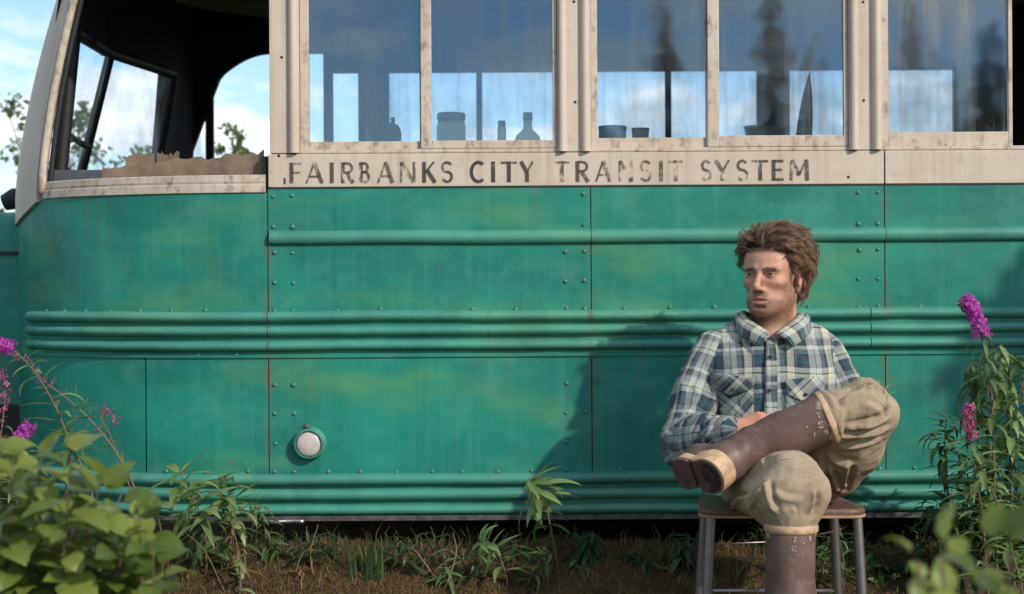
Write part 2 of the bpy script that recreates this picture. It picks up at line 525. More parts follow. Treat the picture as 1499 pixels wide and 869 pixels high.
def glass_mat(name, refl=0.14, dust=0.10, tint=(0.93, 0.965, 0.985), seed=0.0, dust_scale=2.2, fresnel=1.0, back=0.35):
    """window glass: see-through, mirror of the sky, and a film of dirt"""
    m, t = mat(name)
    o = t.mapping(t.obj(), (1, 1, 1), (seed, seed * 0.7, seed * 1.3))
    fr = t.n('ShaderNodeFresnel', {'IOR': 1.5})
    fac = t.math('ADD', t.math('MULTIPLY', fr, fresnel), refl - 0.04 * fresnel, clamp=True)
    wob = t.bump(t.noise(o, 3.5, 2), 0.10, 0.01)
    gl = t.n('ShaderNodeBsdfGlossy', {'Color': (0.56, 0.80, 1.0, 1), 'Roughness': 0.036, 'Normal': wob})
    tr = t.n('ShaderNodeBsdfTransparent', {'Color': rgba(tint)})
    a = t.n('ShaderNodeMixShader', {0: fac, 1: tr, 2: gl})
    dn = t.noise(t.mapping(o, (1.6, 1, 0.8)), dust_scale, 7, 0.62)
    sk = t.noise(t.mapping(o, (26, 1, 1.4)), 1.0, 6, 0.66)
    sp = t.ramp(t.noise(o, 55, 3, 0.6), [(0.62, 0.0), (0.74, 0.35)])
    dm = t.math('ADD', t.ramp(dn, [(0.43, 0.0), (0.70, 1.0)]), t.ramp(sk, [(0.50, 0.0), (0.72, 0.9)]))
    dm = t.math('ADD', t.math('MULTIPLY', t.math('ADD', dm, sp), dust), dust * 0.06, clamp=True)
    df = t.n('ShaderNodeMixShader', {0: back, 1: t.n('ShaderNodeBsdfDiffuse', {'Color': (0.46, 0.47, 0.44, 1)}), 2: t.n('ShaderNodeBsdfTranslucent', {'Color': (0.75, 0.77, 0.76, 1)})})
    b = t.n('ShaderNodeMixShader', {0: dm, 1: a, 2: df})
    t.out(b)
    return m

M_green = green_paint()
M_rail = green_paint('highlit_worn_moulding', 0.30)  # lighter green: rail highlight painted in, with wear of the proud edges
M_cream = cream_paint('weathered_cream_paint', 0.28)
M_chipped = cream_paint('chipped_cream_paint', 0.95)
M_glass = [glass_mat('dusty_glass_%d' % i, 0.105, d, seed=i * 3.7) for i, d in enumerate((0.10, 0.13, 0.17, 0.22, 0.34))]
M_farglass = glass_mat('far_window_glass', 0.03, 0.24, (0.97, 0.985, 0.995), 21, 3.0, 1.0, 0.8)
M_wind = glass_mat('windshield_glass', 0.02, 0.22, (0.94, 0.97, 0.99), 31, 3.5, 0.0, 0.8)
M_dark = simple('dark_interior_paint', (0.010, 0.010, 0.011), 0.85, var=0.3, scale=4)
M_floor = simple('dirty_floor_board', (0.03, 0.026, 0.022), 0.9, scale=6)
M_rubber = simple('black_rubber', (0.012, 0.012, 0.013), 0.6)
M_lip = simple('grey_metal_lip', (0.09, 0.085, 0.08), 0.55, 0.3, 0.5, 30, 0.2)
M_rivet = simple('rivet_paint', (0.05, 0.17, 0.13), 0.45, 0.1, 0.45, 40)
M_lens = simple('cloudy_lens', (0.50, 0.43, 0.40), 0.28, var=0.14, scale=60, bump=0.15, bscale=150)
M_rust = simple('rusty_green_paint', (0.02, 0.13, 0.11), 0.5, 0.0, 0.3, 3.2, 0.1, 40, c2=(0.12, 0.075, 0.062))
M_card = simple('torn_cardboard', (0.22, 0.155, 0.105), 0.95, var=0.3, scale=14, bump=0.3, bscale=90)
M_dash = simple('grey_blue_dashboard', (0.075, 0.085, 0.105), 0.5, var=0.25, scale=10)

def letter_mat():
    m, t = mat('worn_black_lettering')
    geo = t.n('ShaderNodeNewGeometry', out=0)
    info = t.n('ShaderNodeObjectInfo', out=1)
    sp = t.n('ShaderNodeSeparateColor', {0: info}); fade = t.last.outputs[0]
    nz = t.noise(t.mapping(geo, (1, 1, 0.45)), 62, 6, 0.70)
    nz2 = t.noise(t.mapping(geo, (1, 1, 1), (4, 4, 4)), 17, 4, 0.6)
    s = t.math('ADD', t.math('MULTIPLY', nz, 0.55), t.math('MULTIPLY', nz2, 0.45))
    thr = t.math('ADD', t.math('MULTIPLY', fade, 0.22), 0.36)
    k = t.n('ShaderNodeMapRange', {0: s, 1: t.math('SUBTRACT', thr, 0.05), 2: t.math('ADD', thr, 0.06), 3: 0.0, 4: 1.0})
    k = t.math('MULTIPLY', k, t.math('SUBTRACT', 1.0, t.math('MULTIPLY', fade, 0.55)))
    colr = t.mix(fade, (0.025, 0.025, 0.022), (0.13, 0.085, 0.05))
    d = t.n('ShaderNodeBsdfPrincipled', {'Base Color': colr, 'Roughness': 0.7})
    tr = t.n('ShaderNodeBsdfTransparent')
    t.out(t.n('ShaderNodeMixShader', {0: k, 1: tr, 2: d}))
    return m
M_letter = letter_mat()

# ------------------------------------------------------------------ ground
def gz(x, y):
    x = np.asarray(x, float); y = np.asarray(y, float)
    z = 0.25 * sstep(-0.95, 0.02, y) + 0.10 * sstep(2.0, 3.4, y) - 0.25 * sstep(6, 30, y) - 0.20 * sstep(-0.04, 0.30, y) * sstep(2.5, 2.1, y)
    P = np.stack([x.ravel() * 3.1, y.ravel() * 3.1, np.zeros(x.size) + 0.5], 1)
    near = np.clip(1 - np.abs(y) / 20, 0.2, 1)
    n_ = (vnoise(P) * 0.032 + vnoise(P * 3.3) * 0.016).reshape(x.shape)
    far = vnoise(P * 0.05).reshape(x.shape) * 0.5 * sstep(12, 60, np.hypot(x, y))
    return z + n_ * near + far

def ground_axis(f, near, d, far):
    a = list(np.arange(-near, near + 1e-6, d))
    s, p = d, near
    while p < far:
        s *= 1.35; p += s
        a.append(p); a.insert(0, -p)
    return np.array(a)
gx = ground_axis(0, 2.6, 0.035, 900); gy = ground_axis(0, 2.6, 0.035, 900)
GX, GY = np.meshgrid(gx, gy, indexing='ij')
GV = np.stack([GX, GY, gz(GX, GY)], -1).reshape(-1, 3)
ii = np.arange(len(gx) * len(gy)).reshape(len(gx), len(gy))
GQ = np.stack([ii[:-1, :-1], ii[1:, :-1], ii[1:, 1:], ii[:-1, 1:]], -1).reshape(-1, 4)
def ground_mat():
    m, t = mat('mossy_brown_ground')
    o = t.obj()
    a = t.noise(o, 5, 6, 0.65)
    c = t.mix(t.ramp(a, [(0.35, 0.0), (0.65, 1.0)]), (0.040, 0.024, 0.012), (0.125, 0.075, 0.032))
    b = t.noise(o, 42, 6, 0.7)
    c = t.mix(t.ramp(b, [(0.4, 0.0), (0.7, 0.8)]), c, (0.19, 0.125, 0.055))
    g = t.noise(t.mapping(o, (1, 1, 1), (3, 3, 3)), 0.5, 4)
    s3 = t.n('ShaderNodeVectorMath', {0: o}, out=1, operation='LENGTH')
    fg = t.math('MULTIPLY', t.n('ShaderNodeMapRange', {0: s3, 1: 2.5, 2: 6.0, 3: 0.15, 4: 0.95}), t.ramp(g, [(0.3, 0.4), (0.6, 1.0)]))
    c = t.mix(fg, c, (0.045, 0.075, 0.02))
    nb = t.bump(t.math('ADD', b, t.math('MULTIPLY', t.noise(o, 160, 3), 0.5)), 1.0, 0.02)
    t.out(t.n('ShaderNodeBsdfPrincipled', {'Base Color': c, 'Roughness': 0.95, 'Normal': nb, 'Specular IOR Level': 0.2}))
    return m
ground = link('ground', np_mesh('ground', GV, GQ), None, ground_mat())
tag(ground, kind='structure')

# ------------------------------------------------------------------ bus
bus = empty('bus', (0, 0, CAM_H), (0, R(-0.34), 0))
tag(bus, 'weathered teal green bus with cream window band and faded painted lettering', 'bus')
class BusParts(MB):
    """everything in bus space, shifted so that the bus turns about camera height"""
    def build(s, name, m, parent=None, **k):
        top = parent is None
        s.v = [(a, b, c - CAM_H) for a, b, c in s.v]
        return MB.build(s, name, m, bus if top else parent, **k)
XR = 4.6                                        # rear end of the bus
EA, EB = 1.005, 0.75
def plan(phi, z=1.0, out=0.0):
    a = EA - 0.15 * (max(0.0, z - 1.4) / 0.7) ** 1.5
    return (PX(393) - a * math.sin(R(phi)), EB * (1 - math.cos(R(phi))))
def curve(p0, p1, n=26, z=1.0):
    return [plan(p0 + (p1 - p0) * i / n, z) for i in range(n + 1)]
def sheet(path, z0, z1, th=0.007):
    b = BusParts()
    return b.sweep(path, [(0, z0), (0, z1), (-th, z1), (-th, z0)])
G = 0.0016                                       # half of a panel joint

rivet_me = bpy.data.meshes.new('rivet')
_b = MB().lathe([(0.0074, -0.001), (0.0074, 0.0010), (0.0060, 0.0034), (0.0032, 0.0047), (0.0006, 0.0050)], 10, Matrix.Rotation(R(90), 4, 'X'))
rivet_me.from_pydata(_b.v, [], _b.f); rivet_me.update(); rivet_me.shade_smooth(); rivet_me.materials.append(M_rivet)
def rivet(parent, px, py, phi=None):
    if random.random() < 0.05:
        return
    px += random.uniform(-1.2, 1.2); py += random.uniform(-1.2, 1.2)
    if phi is None:
        o = link('rivet', rivet_me, parent, None, (PX(px), -0.0002, PZ(py) - CAM_H))
    else:
        x, y = plan(phi)
        o = link('rivet', rivet_me, parent, None, (x, y, PZ(py) - CAM_H))
        o.rotation_euler = (0, 0, -R(phi) * 0.8)
    s_ = 0.85 + 0.3 * random.random()
    o.scale = (s_, s_, s_)

# side panels (upper row, belt strip, lower row) behind the mouldings
edges = [393, 866, 1296, 1726, 2156, 2586, 750 + XR * 450]
upper, lower = [], []
for i in range(len(edges) - 1):
    pth = [(PX(edges[i]) + G, 0), (PX(edges[i + 1]) - G, 0)]
    upper.append(sheet(pth, PZ(459), PZ(272.5)).build('side_panel', M_green))
    lower.append(sheet(pth, PZ(693), PZ(521)).build('side_panel', M_green))
front_path = curve(90, 0, 40)
front_path[-1] = (PX(393) - G, 0)
up_front = sheet(front_path, PZ(459), PZ(280)).build('front_corner_panel', M_green, smooth=True, auto=40)
lo_front_a = sheet(curve(90, 24.6, 28), PZ(693), PZ(521)).build('front_corner_panel', M_green, smooth=True, auto=40)
lo_front_b = sheet(curve(24.2, 0, 14)[:-1] + [(PX(393) - G, 0)], PZ(693), PZ(521)).build('front_corner_panel', M_green, smooth=True, auto=40)
full = curve(90, 0, 40) + [(XR, 0)]
inset = [(x + 0.0, y + 0.012) for x, y in full]
sheet(full, PZ(520.5), PZ(459.5), 0.012).build('belt_backing', M_green, smooth=True, auto=40)
sheet(full, PZ(755), PZ(693.5), 0.012).build('skirt_backing', M_green, smooth=True, auto=40)
inn = BusParts().sweep(inset, [(0, PZ(755)), (0, PZ(224)), (-0.02, PZ(224)), (-0.02, PZ(755))])
inn.v = [v for v in inn.v]
# inner lining of the side wall (dark), below the windows
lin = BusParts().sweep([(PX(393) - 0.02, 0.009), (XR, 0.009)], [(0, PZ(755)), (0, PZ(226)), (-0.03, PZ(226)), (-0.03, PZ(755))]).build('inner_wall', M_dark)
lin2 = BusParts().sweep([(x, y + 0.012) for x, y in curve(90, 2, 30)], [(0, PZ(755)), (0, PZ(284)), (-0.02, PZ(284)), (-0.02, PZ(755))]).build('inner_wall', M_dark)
# mouldings: upper rail, three belt rails, three skirt rails
def rail(path, py, hpx, out, name='moulding'):
    b = BusParts().sweep(path, arc_profile(PZ(py), hpx / 450.0, out))
    A_ = np.array(b.v)                           # old trim: slightly bent and dented
    P = np.stack([A_[:, 0] * 2.3, A_[:, 0] * 0 + py * 0.37, A_[:, 0] * 0], 1)
    dent = np.clip(vnoise(P * 3.1 + 5) - 0.35, 0, 1)
    A_[:, 2] += vnoise(P) * 0.0022 + vnoise(P * 4) * 0.0007
    A_[:, 1] += dent * 0.010 * (A_[:, 1] < -0.004) * (A_[:, 0] > PX(393))
    b.v = [tuple(q) for q in A_]
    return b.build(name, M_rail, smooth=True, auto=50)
nseg = lambda a, b, n=90: [(PX(a + (b - a) * i / n), 0) for i in range(n + 1)]
for a, b in ((396, 866), (866.8, 1296), (1296.8, 1727), (1727.8, 2819)):
    rail(nseg(a, b), 346.5, 10.5, 0.020)
for py, h, out in ((461.5, 8.5, 0.024), (482.5, 8.0, 0.024), (504.5, 8.0, 0.024)):
    rail(curve(61.5, 0, 40)[:-1] + [(PX(392.3), 0)], py, h, out)
    rail(nseg(393.2, 1273), py, h, out)
    rail(nseg(1274.2, 2819), py, h, out)
    # rounded nose where the rail ends
    ex, ey = plan(61.5)
    nb_ = BusParts().lathe([(0.0005, -0.024), (0.011, -0.019), (0.0165, -0.008), (0.0185, 0.0)], 12, Matrix.Translation((ex - 0.004, ey + 0.004, PZ(py))) @ Matrix.Rotation(R(-61), 4, 'Z') @ Matrix.Rotation(R(90), 4, 'Y')).build('moulding_end', M_green, smooth=True)
for py, h, out in ((700, 9.0, 0.026), (722, 9.0, 0.026), (744, 8.0, 0.026)):
    rail(curve(58, 0, 40) + [(PX(393 + i * 60), 0) for i in range(1, 40)], py, h, out)
# flange under the belt, bottom lip
BusParts().sweep(full, [(0, PZ(517)), (0.006, PZ(517)), (0.006, PZ(521.5)), (0, PZ(521.5))]).build('belt_flange', M_green)
BusParts().sweep(curve(88, 0, 40) + [(XR, 0)], [(0.012, PZ(752.5)), (0.012, PZ(760)), (-0.02, PZ(761)), (-0.02, PZ(752.5))]).build('bottom_lip', M_lip)
bent = BusParts()
bent.sweep([(PX(385 + i * 6), -0.004 - 0.006 * math.sin(i * 0.7)) for i in range(11)], [(0.012, PZ(757)), (0.017, PZ(759)), (0.014, PZ(763)), (0.0, PZ(763))]).build('bent_lip_strip', simple('bare_aluminium', (0.55, 0.55, 0.55), 0.35, 0.9), smooth=True)
# rivets
for i, p in enumerate(upper[:4]):
    x0, x1 = edges[i], edges[i + 1]
    for py in (285, 330, 368, 412, 452):
        if i == 0:
            rivet(p, x0 + 9, py); rivet(p, x0 + 36, py)
        off = (37, 10) if i == 0 else (38, 10)
        rivet(p, x1 - off[0], py); rivet(p, x1 - off[1], py)
    k = 0
    a = x0 + (100 if i == 0 else 50)
    while a < x1 - 60:
        rivet(p, a + random.uniform(-3, 3), 452); a += 66
for phi in np.linspace(53, 5, 8):
    rivet(up_front, 0, 452, phi)
for i, p in enumerate(lower[:4]):
    x0, x1 = edges[i], edges[i + 1]
    for py in (562, 604, 646, 689):
        if i == 0:
            rivet(p, x0 + 9, py); rivet(p, x0 + 36, py)
        rivet(p, x1 - 38, py); rivet(p, x1 - 10, py)
    a = x0 + (86 if i == 0 else 40)
    while a < x1 - 60:
        rivet(p, a + random.uniform(-3, 3), 689); a += 50
for phi in np.linspace(36, 4, 5):
    rivet(lo_front_b if phi < 24.4 else lo_front_a, 0, 688, phi)
for phi in np.linspace(50, 6, 7):
    rivet(up_front, 0, 518.5, phi)

# cream band with the lettering
bandA = sheet([(PX(394.5), -0.004), (PX(1295), -0.004)], PZ(272), PZ(223.5), 0.02).build('letter_band', M_cream, bevel=0.002)
bandB = sheet([(PX(1297), -0.004), (XR, -0.004)], PZ(272), PZ(223.5), 0.02).build('letter_band', M_cream, bevel=0.002)
LET = [('.', 415, 422, .0), ('F', 426, 443, .28), ('A', 449, 475, .36), ('I', 484, 491, .25), ('R', 501, 520, .28), ('B', 528, 543, .2), ('A', 554, 578, .34), ('N', 587, 610, .3), ('K', 620, 640, .18), ('S', 647, 665, .18),
       ('C', 690, 711, .05), ('I', 720, 727, .05), ('T', 735, 758, .12), ('Y', 763, 783, .2), ('T', 813, 835, .5), ('R', 844, 864, .42), ('A', 873, 896, .5), ('N', 907, 928, .62), ('S', 937, 956, .66), ('I', 966, 972, .6), ('T', 980, 1001, .62),
       ('S', 1027, 1043, .42), ('Y', 1048, 1070, .5), ('S', 1079, 1097, .5), ('T', 1102, 1126, .34), ('E', 1131, 1149, .36), ('M', 1157, 1185, .38)]
for ch, a, b, fade in LET:
    fade = min(0.54, fade + (0.14 if a < 800 else 0.0))
    wd = (b - a) / 450.0
    o = link('letter', glyph_mesh(ch, wd, 30.5 / 450.0), bandA, M_letter, (PX(a), -0.0055, PZ(266.5) - CAM_H))
    o.color = (fade, fade, fade, 1)
# dark strip drawn as the shadow line under the band
BusParts().box(PX(394.5), XR, -0.002, 0.01, PZ(274.2), PZ(272.4)).build('band_shadow_strip', M_rubber)

# window band: pillars with beads, sashes with panes
ZT = PZ(-34)                                    # top of the window openings
ZB = PZ(222.5)                                  # sill
def bead(parent, cx, r_=7.0):
    return BusParts().add(*vbead(PX(cx), r_ / 450.0)).build('bead', M_cream, parent, smooth=True, auto=50)
def vbead(x, r_):
    n = 8
    v = []
    for z in (ZB + 0.001, ZT):
        v += [(x + r_ * math.cos(math.pi * i / n), -0.004 - r_ * 1.25 * math.sin(math.pi * i / n), z) for i in range(n + 1)]
    f = [(i, i + 1, n + 2 + i, n + 1 + i) for i in range(n)] + [tuple(range(n + 1)), tuple(range(n + 1, 2 * n + 2))]
    return v, f
pills = [(397, 440, (432,)), (818, 867, (825, 859)), (1244, 1293, (1251, 1285)), (1674, 1723, (1681, 1715)), (2104, 2153, (2111, 2145)), (2534, 2819, (2541,))]
for a, b, beads in pills:
    p = BusParts().box(PX(a), PX(b), -0.004, 0.055, ZB + 0.0005, ZT + 0.02).build('window_pillar', M_cream, bevel=0.002)
    for c in beads:
        bead(p, c)
BusParts().box(PX(440), XR, -0.0015, 0.045, PZ(223), PZ(217)).build('window_sill', M_chipped, bevel=0.003)
BusParts().box(PX(397), XR, -0.006, 0.05, ZT + 0.021, ZT + 0.14).build('window_header', M_cream)
def sash(x0, x1, gl0, gl1, y, gm, bot=205, base=217, pane=True):
    s_ = BusParts()
    s_.box(PX(x0), PX(gl0), y - 0.008, y + 0.012, PZ(base) + 0.0005, ZT)
    s_.box(PX(gl1), PX(x1), y - 0.008, y + 0.012, PZ(base) + 0.0005, ZT)
    s_.box(PX(gl0), PX(gl1), y - 0.0075, y + 0.012, PZ(base) + 0.0005, PZ(bot))
    s_.box(PX(gl0), PX(gl1), y - 0.0075, y + 0.012, ZT - 0.02, ZT)
    o = s_.build('window_sash', M_chipped, bevel=0.0022)
    if pane:
        BusParts().box(PX(gl0) + 0.0006, PX(gl1) - 0.0006, y + 0.001, y + 0.004, PZ(bot) + 0.0006, ZT - 0.0206).build('pane', gm, o)
    return o
sash(440.5, 617.5, 454, 616, 0.020, M_glass[0])
sash(618, 817.5, 634, 811, 0.006, M_glass[1])
sash(867.5, 1037.5, 877, 1036, 0.020, M_glass[2], 202)
sash(1038, 1243.5, 1055, 1237, 0.006, M_glass[3], 200)
sash(1293.5, 1486, 1304, 1480, 0.020, M_glass[4], 196)
sash(1723.5, 1893, 1735, 1885, 0.020, M_glass[2])
sash(1893.5, 2103.5, 1909, 2094, 0.006, M_glass[3])
sash(2153.5, 2323, 2165, 2315, 0.020, M_glass[2])
sash(2323.5, 2533.5, 2339, 2524, 0.006, M_glass[1])

# screws in the cream band and pillars
for px, py in ((415, 82), (844, 150), (1266, 150), (1266, 6), (843, 3), (1243, 262), (410, 226)):
    BusParts().lathe([(0.0001, 0.0008), (0.004, 0.0008), (0.005, 0.0)][::-1], 10, Matrix.Translation((PX(px), -0.0043, PZ(py))) @ Matrix.Rotation(R(90), 4, 'X')).build('screw', M_rubber)
# marker lamp on the lower panel
lamp_rot = Matrix.Translation((PX(452.5), 0, PZ(647))) @ Matrix.Rotation(R(90), 4, 'X')
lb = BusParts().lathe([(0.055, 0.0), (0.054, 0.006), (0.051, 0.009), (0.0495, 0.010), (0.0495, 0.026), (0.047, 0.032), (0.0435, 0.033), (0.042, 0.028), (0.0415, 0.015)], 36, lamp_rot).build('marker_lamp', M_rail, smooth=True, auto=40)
BusParts().lathe([(0.0410, 0.014), (0.0408, 0.024), (0.034, 0.0285), (0.020, 0.031), (0.004, 0.032)], 36, lamp_rot).build('lens', M_lens, lb, smooth=True)
BusParts().lathe([(0.0, 0.0), (0.010, 0.0), (0.009, 0.008), (0.004, 0.012)], 12, Matrix.Translation((PX(449), -0.006, PZ(622))) @ Matrix.Rotation(R(90), 4, 'X')).build('lamp_bolt', M_rust, lb, smooth=True)

# driver's window: chipped sill following the curved corner, cream corner post
sill_path = [plan(p) for p in np.linspace(54, 0.4, 30)]
BusParts().sweep(sill_path, [(0.006, PZ(279.5)), (0.006, PZ(267)), (0.0, PZ(266.2)), (-0.03, PZ(266.2)), (-0.03, PZ(279.5))]).build('driver_window_sill', M_chipped, bevel=0.002)
BusParts().sweep(sill_path, [(-0.002, PZ(266)), (0.001, PZ(263)), (0.001, PZ(254.5)), (-0.006, PZ(253)), (-0.026, PZ(253)), (-0.026, PZ(266))]).build('driver_window_rail', M_chipped)
def post_patch(p0, p1, zlo, zhi, off=0.0, th=0.03, nu=14, nv=22):
    v, f = [], []
    for lay in (off, off - th):
        for i in range(nu + 1):
            ph = p0 + (p1 - p0) * i / nu
            zl = zlo(i / nu)
            for j in range(nv + 1):
                z = zl + (zhi - zl) * j / nv
                x, y = plan(ph, z)
                nx, ny = -math.sin(R(ph)), -math.cos(R(ph))
                v.append((x + nx * lay, y + ny * lay, z))
    n1 = (nu + 1) * (nv + 1)
    q = lambda i, j: i * (nv + 1) + j
    for i in range(nu):
        for j in range(nv):
            f.append((q(i, j), q(i + 1, j), q(i + 1, j + 1), q(i, j + 1)))
            f.append((n1 + q(i, j), n1 + q(i, j + 1), n1 + q(i + 1, j + 1), n1 + q(i + 1, j)))
    for i in range(nu):
        f.append((q(i, 0), n1 + q(i, 0), n1 + q(i + 1, 0), q(i + 1, 0)))
        f.append((q(i, nv), q(i + 1, nv), n1 + q(i + 1, nv), n1 + q(i, nv)))
    for j in range(nv):
        f.append((q(0, j), q(0, j + 1), n1 + q(0, j + 1), n1 + q(0, j)))
        f.append((q(nu, j), n1 + q(nu, j), n1 + q(nu, j + 1), q(nu, j + 1)))
    return v, f
post = BusParts().add(*post_patch(56, 90, lambda u: 1.385 - 0.075 * (1 - (1 - min(1, u * 1.35)) ** 2), 2.35, 0.012, 0.035)).build('corner_post', M_cream, smooth=True, auto=40)
bt = [(*plan(54.2, z), z) for z in np.linspace(PZ(270), 2.35, 24)]
BusParts().tube([(x - 0.004, y - 0.008, z) for x, y, z in bt], 0.014, 8).build('post_bead', M_chipped, post, smooth=True)
bt2 = [(*plan(52.0, z), z) for z in np.linspace(PZ(264), 2.35, 24)]
BusParts().tube([(x + 0.002, y + 0.014, z) for x, y, z in bt2], 0.010, 8).build('inner_seal', M_rubber, post, smooth=True)
# header over the driver's window and the dark cab lining
hz = 2.16
BusParts().sweep([plan(p, hz) for p in np.linspace(90, 0, 30)], [(0.004, hz), (0.004, 2.36), (-0.05, 2.36), (-0.05, hz)]).build('cab_header', M_cream, smooth=True, auto=40)

# windshield in two halves, seen from inside through the driver's window
WN = [(-1.60, 0.50, 1.50), (-1.548, 0.50, 2.000)]
WC = [(-1.715, 1.20, 1.50), (-1.585, 1.20, 2.015)]
WF = [(-1.565, 1.86, 1.50), (-1.468, 1.86, 2.015)]
shield = BusParts()
for q in (WN, WC, WF):
    shield.tube([q[0], q[1]], 0.020 if q is WC else 0.026, 8)
for k in (0, 1):
    shield.tube([WN[k], WC[k], WF[k]], 0.03 if k == 0 else 0.022, 8)
shield = shield.build('windshield', M_rubber, smooth=True, auto=50)
def slab(pts, th, name, m, parent=None):
    P = [Vector(p) for p in pts]
    nrm = (P[1] - P[0]).cross(P[-1] - P[0]).normalized() * th
    k = len(P)
    return BusParts().add([*P, *[p + nrm for p in P]], [tuple(range(k)), tuple(range(2 * k - 1, k - 1, -1))] + [(i, k + i, k + (i + 1) % k, (i + 1) % k) for i in range(k)]).build(name, m, parent)
slab([WN[0], WC[0], WC[1], WN[1]], 0.004, 'pane', M_wind, shield)
slab([WC[0], WF[0], WF[1], WC[1]], 0.004, 'pane', M_wind, shield)
rk = [Vector(WF[0]).lerp(Vector(WF[1]), 0.985), Vector(WC[0]).lerp(Vector(WC[1]), 0.99)]
BusParts().tube([W(88, 160, 0.62), W(96, 178, 0.66), W(102, 192, 0.74), W(122, 208, 1.05), W(134, 212, 1.12)], 0.011, 6).build('wiper_arm', M_rubber, shield, smooth=True)
BusParts().tube([W(92, 208, 0.62), W(115, 200, 1.0), W(132, 207, 1.12)], 0.005, 6).build('wiper_arm', M_rubber, shield, smooth=True)
BusParts().lathe([(0.0, -0.02), (0.022, -0.018), (0.026, 0.0), (0.018, 0.02), (0.0, 0.022)], 12, Matrix.Translation(W(93, 172, 0.6)) @ Matrix.Rotation(R(80), 4, 'Y')).build('wiper_motor', M_rubber, shield, smooth=True)
BusParts().tube([W(133, 38, 0.72), W(136, 52, 0.72), W(142, 58, 0.72), W(147, 52, 0.72), W(146, 42, 0.72)], 0.006, 6).build('visor_hook', M_rubber, shield, smooth=True)
# lining above and around the windshield
slab([(-1.56, 0.40, 1.99), (-1.60, 1.20, 2.01), (-1.60, 1.20, 2.46), (-1.50, 0.40, 2.44)], -0.03, 'windshield_header', M_dark)
slab([(-1.60, 1.20, 2.01), (-1.475, 1.88, 2.01), (-1.45, 1.88, 2.46), (-1.60, 1.20, 2.46)], -0.03, 'windshield_header', M_dark)
slab([(-1.58, 1.84, 1.0), (-1.50, 2.38, 1.0), (-1.46, 2.38, 2.46), (-1.455, 1.84, 2.46)], -0.04, 'far_corner_post', M_dark)
slab([(-1.60, 0.45, 0.5), (-1.72, 1.20, 0.5), (-1.72, 1.20, 1.50), (-1.60, 0.45, 1.50)], -0.03, 'firewall', M_dark)
slab([(-1.72, 1.20, 0.5), (-1.56, 2.38, 0.5), (-1.56, 2.38, 1.50), (-1.72, 1.20, 1.50)], -0.03, 'firewall', M_dark)
# dashboard
dsh = BusParts()
dp = [(-1.62, 0.42), (-1.40, 0.42), (-1.36, 0.62), (-1.36, 2.30), (-1.60, 2.30), (-1.70, 1.2)]
dsh.add([(x, y, z) for z in (1.22, 1.475) for x, y in dp] + [(x * 0.985 - 0.02, y, 1.50) for x, y in dp], [tuple(range(6))[::-1]] + [(i, (i + 1) % 6, 6 + (i + 1) % 6, 6 + i) for i in range(6)] + [(6 + i, 6 + (i + 1) % 6, 12 + (i + 1) % 6, 12 + i) for i in range(6)] + [tuple(range(12, 18))])
dsh.build('dashboard', M_dash, bevel=0.008)

# far side wall: cab window with an arched corner, narrow door light, window rows
FY = 2.38
def colwall(xs, top, zlo, zhi, y0, y1, open_lo):
    """wall along X with an opening from open_lo up to top(x)"""
    v, f = [], []
    for y in (y0, y1):
        for x in xs:
            v += [(x, y, zlo), (x, y, open_lo), (x, y, top(x)), (x, y, zhi)]
    n = len(xs); o2 = n * 4
    for i in range(n - 1):
        a, b = i * 4, i * 4 + 4
        for k in (0, 2):
            f += [(a + k, b + k, b + k + 1, a + k + 1), (o2 + a + k, o2 + a + k + 1, o2 + b + k + 1, o2 + b + k)]
        f += [(a + 1, b + 1, o2 + b + 1, o2 + a + 1), (a + 2, o2 + a + 2, o2 + b + 2, b + 2)]
    return v, f
def arch(x):
    if x < -1.36: return 1.50 + (x + 1.575) / 0.215 * 0.56
    t = min(1.0, (x + 1.36) / 0.24)
    return 2.06 + 0.118 * math.sin(t * math.pi / 2) ** 0.8
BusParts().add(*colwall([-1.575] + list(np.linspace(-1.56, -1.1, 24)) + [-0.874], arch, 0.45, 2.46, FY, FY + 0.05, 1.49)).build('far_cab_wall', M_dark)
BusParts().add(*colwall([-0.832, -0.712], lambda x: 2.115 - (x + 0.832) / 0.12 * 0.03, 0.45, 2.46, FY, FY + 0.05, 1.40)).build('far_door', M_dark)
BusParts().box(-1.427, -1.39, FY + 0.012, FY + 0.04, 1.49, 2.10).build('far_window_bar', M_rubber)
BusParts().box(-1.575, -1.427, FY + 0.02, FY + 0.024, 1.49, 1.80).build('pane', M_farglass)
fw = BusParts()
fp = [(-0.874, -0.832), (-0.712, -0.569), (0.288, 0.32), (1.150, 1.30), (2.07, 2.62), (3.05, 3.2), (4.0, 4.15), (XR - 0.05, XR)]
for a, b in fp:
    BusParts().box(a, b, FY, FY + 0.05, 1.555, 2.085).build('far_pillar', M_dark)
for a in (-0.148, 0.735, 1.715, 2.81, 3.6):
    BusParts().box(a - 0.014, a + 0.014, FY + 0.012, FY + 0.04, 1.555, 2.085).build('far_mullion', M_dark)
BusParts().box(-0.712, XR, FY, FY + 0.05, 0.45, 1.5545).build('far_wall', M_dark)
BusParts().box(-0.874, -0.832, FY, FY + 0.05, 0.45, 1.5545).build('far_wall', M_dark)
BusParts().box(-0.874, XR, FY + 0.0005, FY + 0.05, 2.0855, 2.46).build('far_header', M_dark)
fpanes = [(-0.569, -0.162), (-0.134, 0.288), (0.32, 0.721), (0.749, 1.15), (1.30, 1.701), (1.729, 2.07), (2.62, 2.80), (2.82, 3.05), (3.2, 3.586), (3.614, 4.0)]
for a, b in fpanes:
    BusParts().box(a + 0.001, b - 0.001, FY + 0.022, FY + 0.026, 1.556, 2.084).build('far_pane', M_farglass)
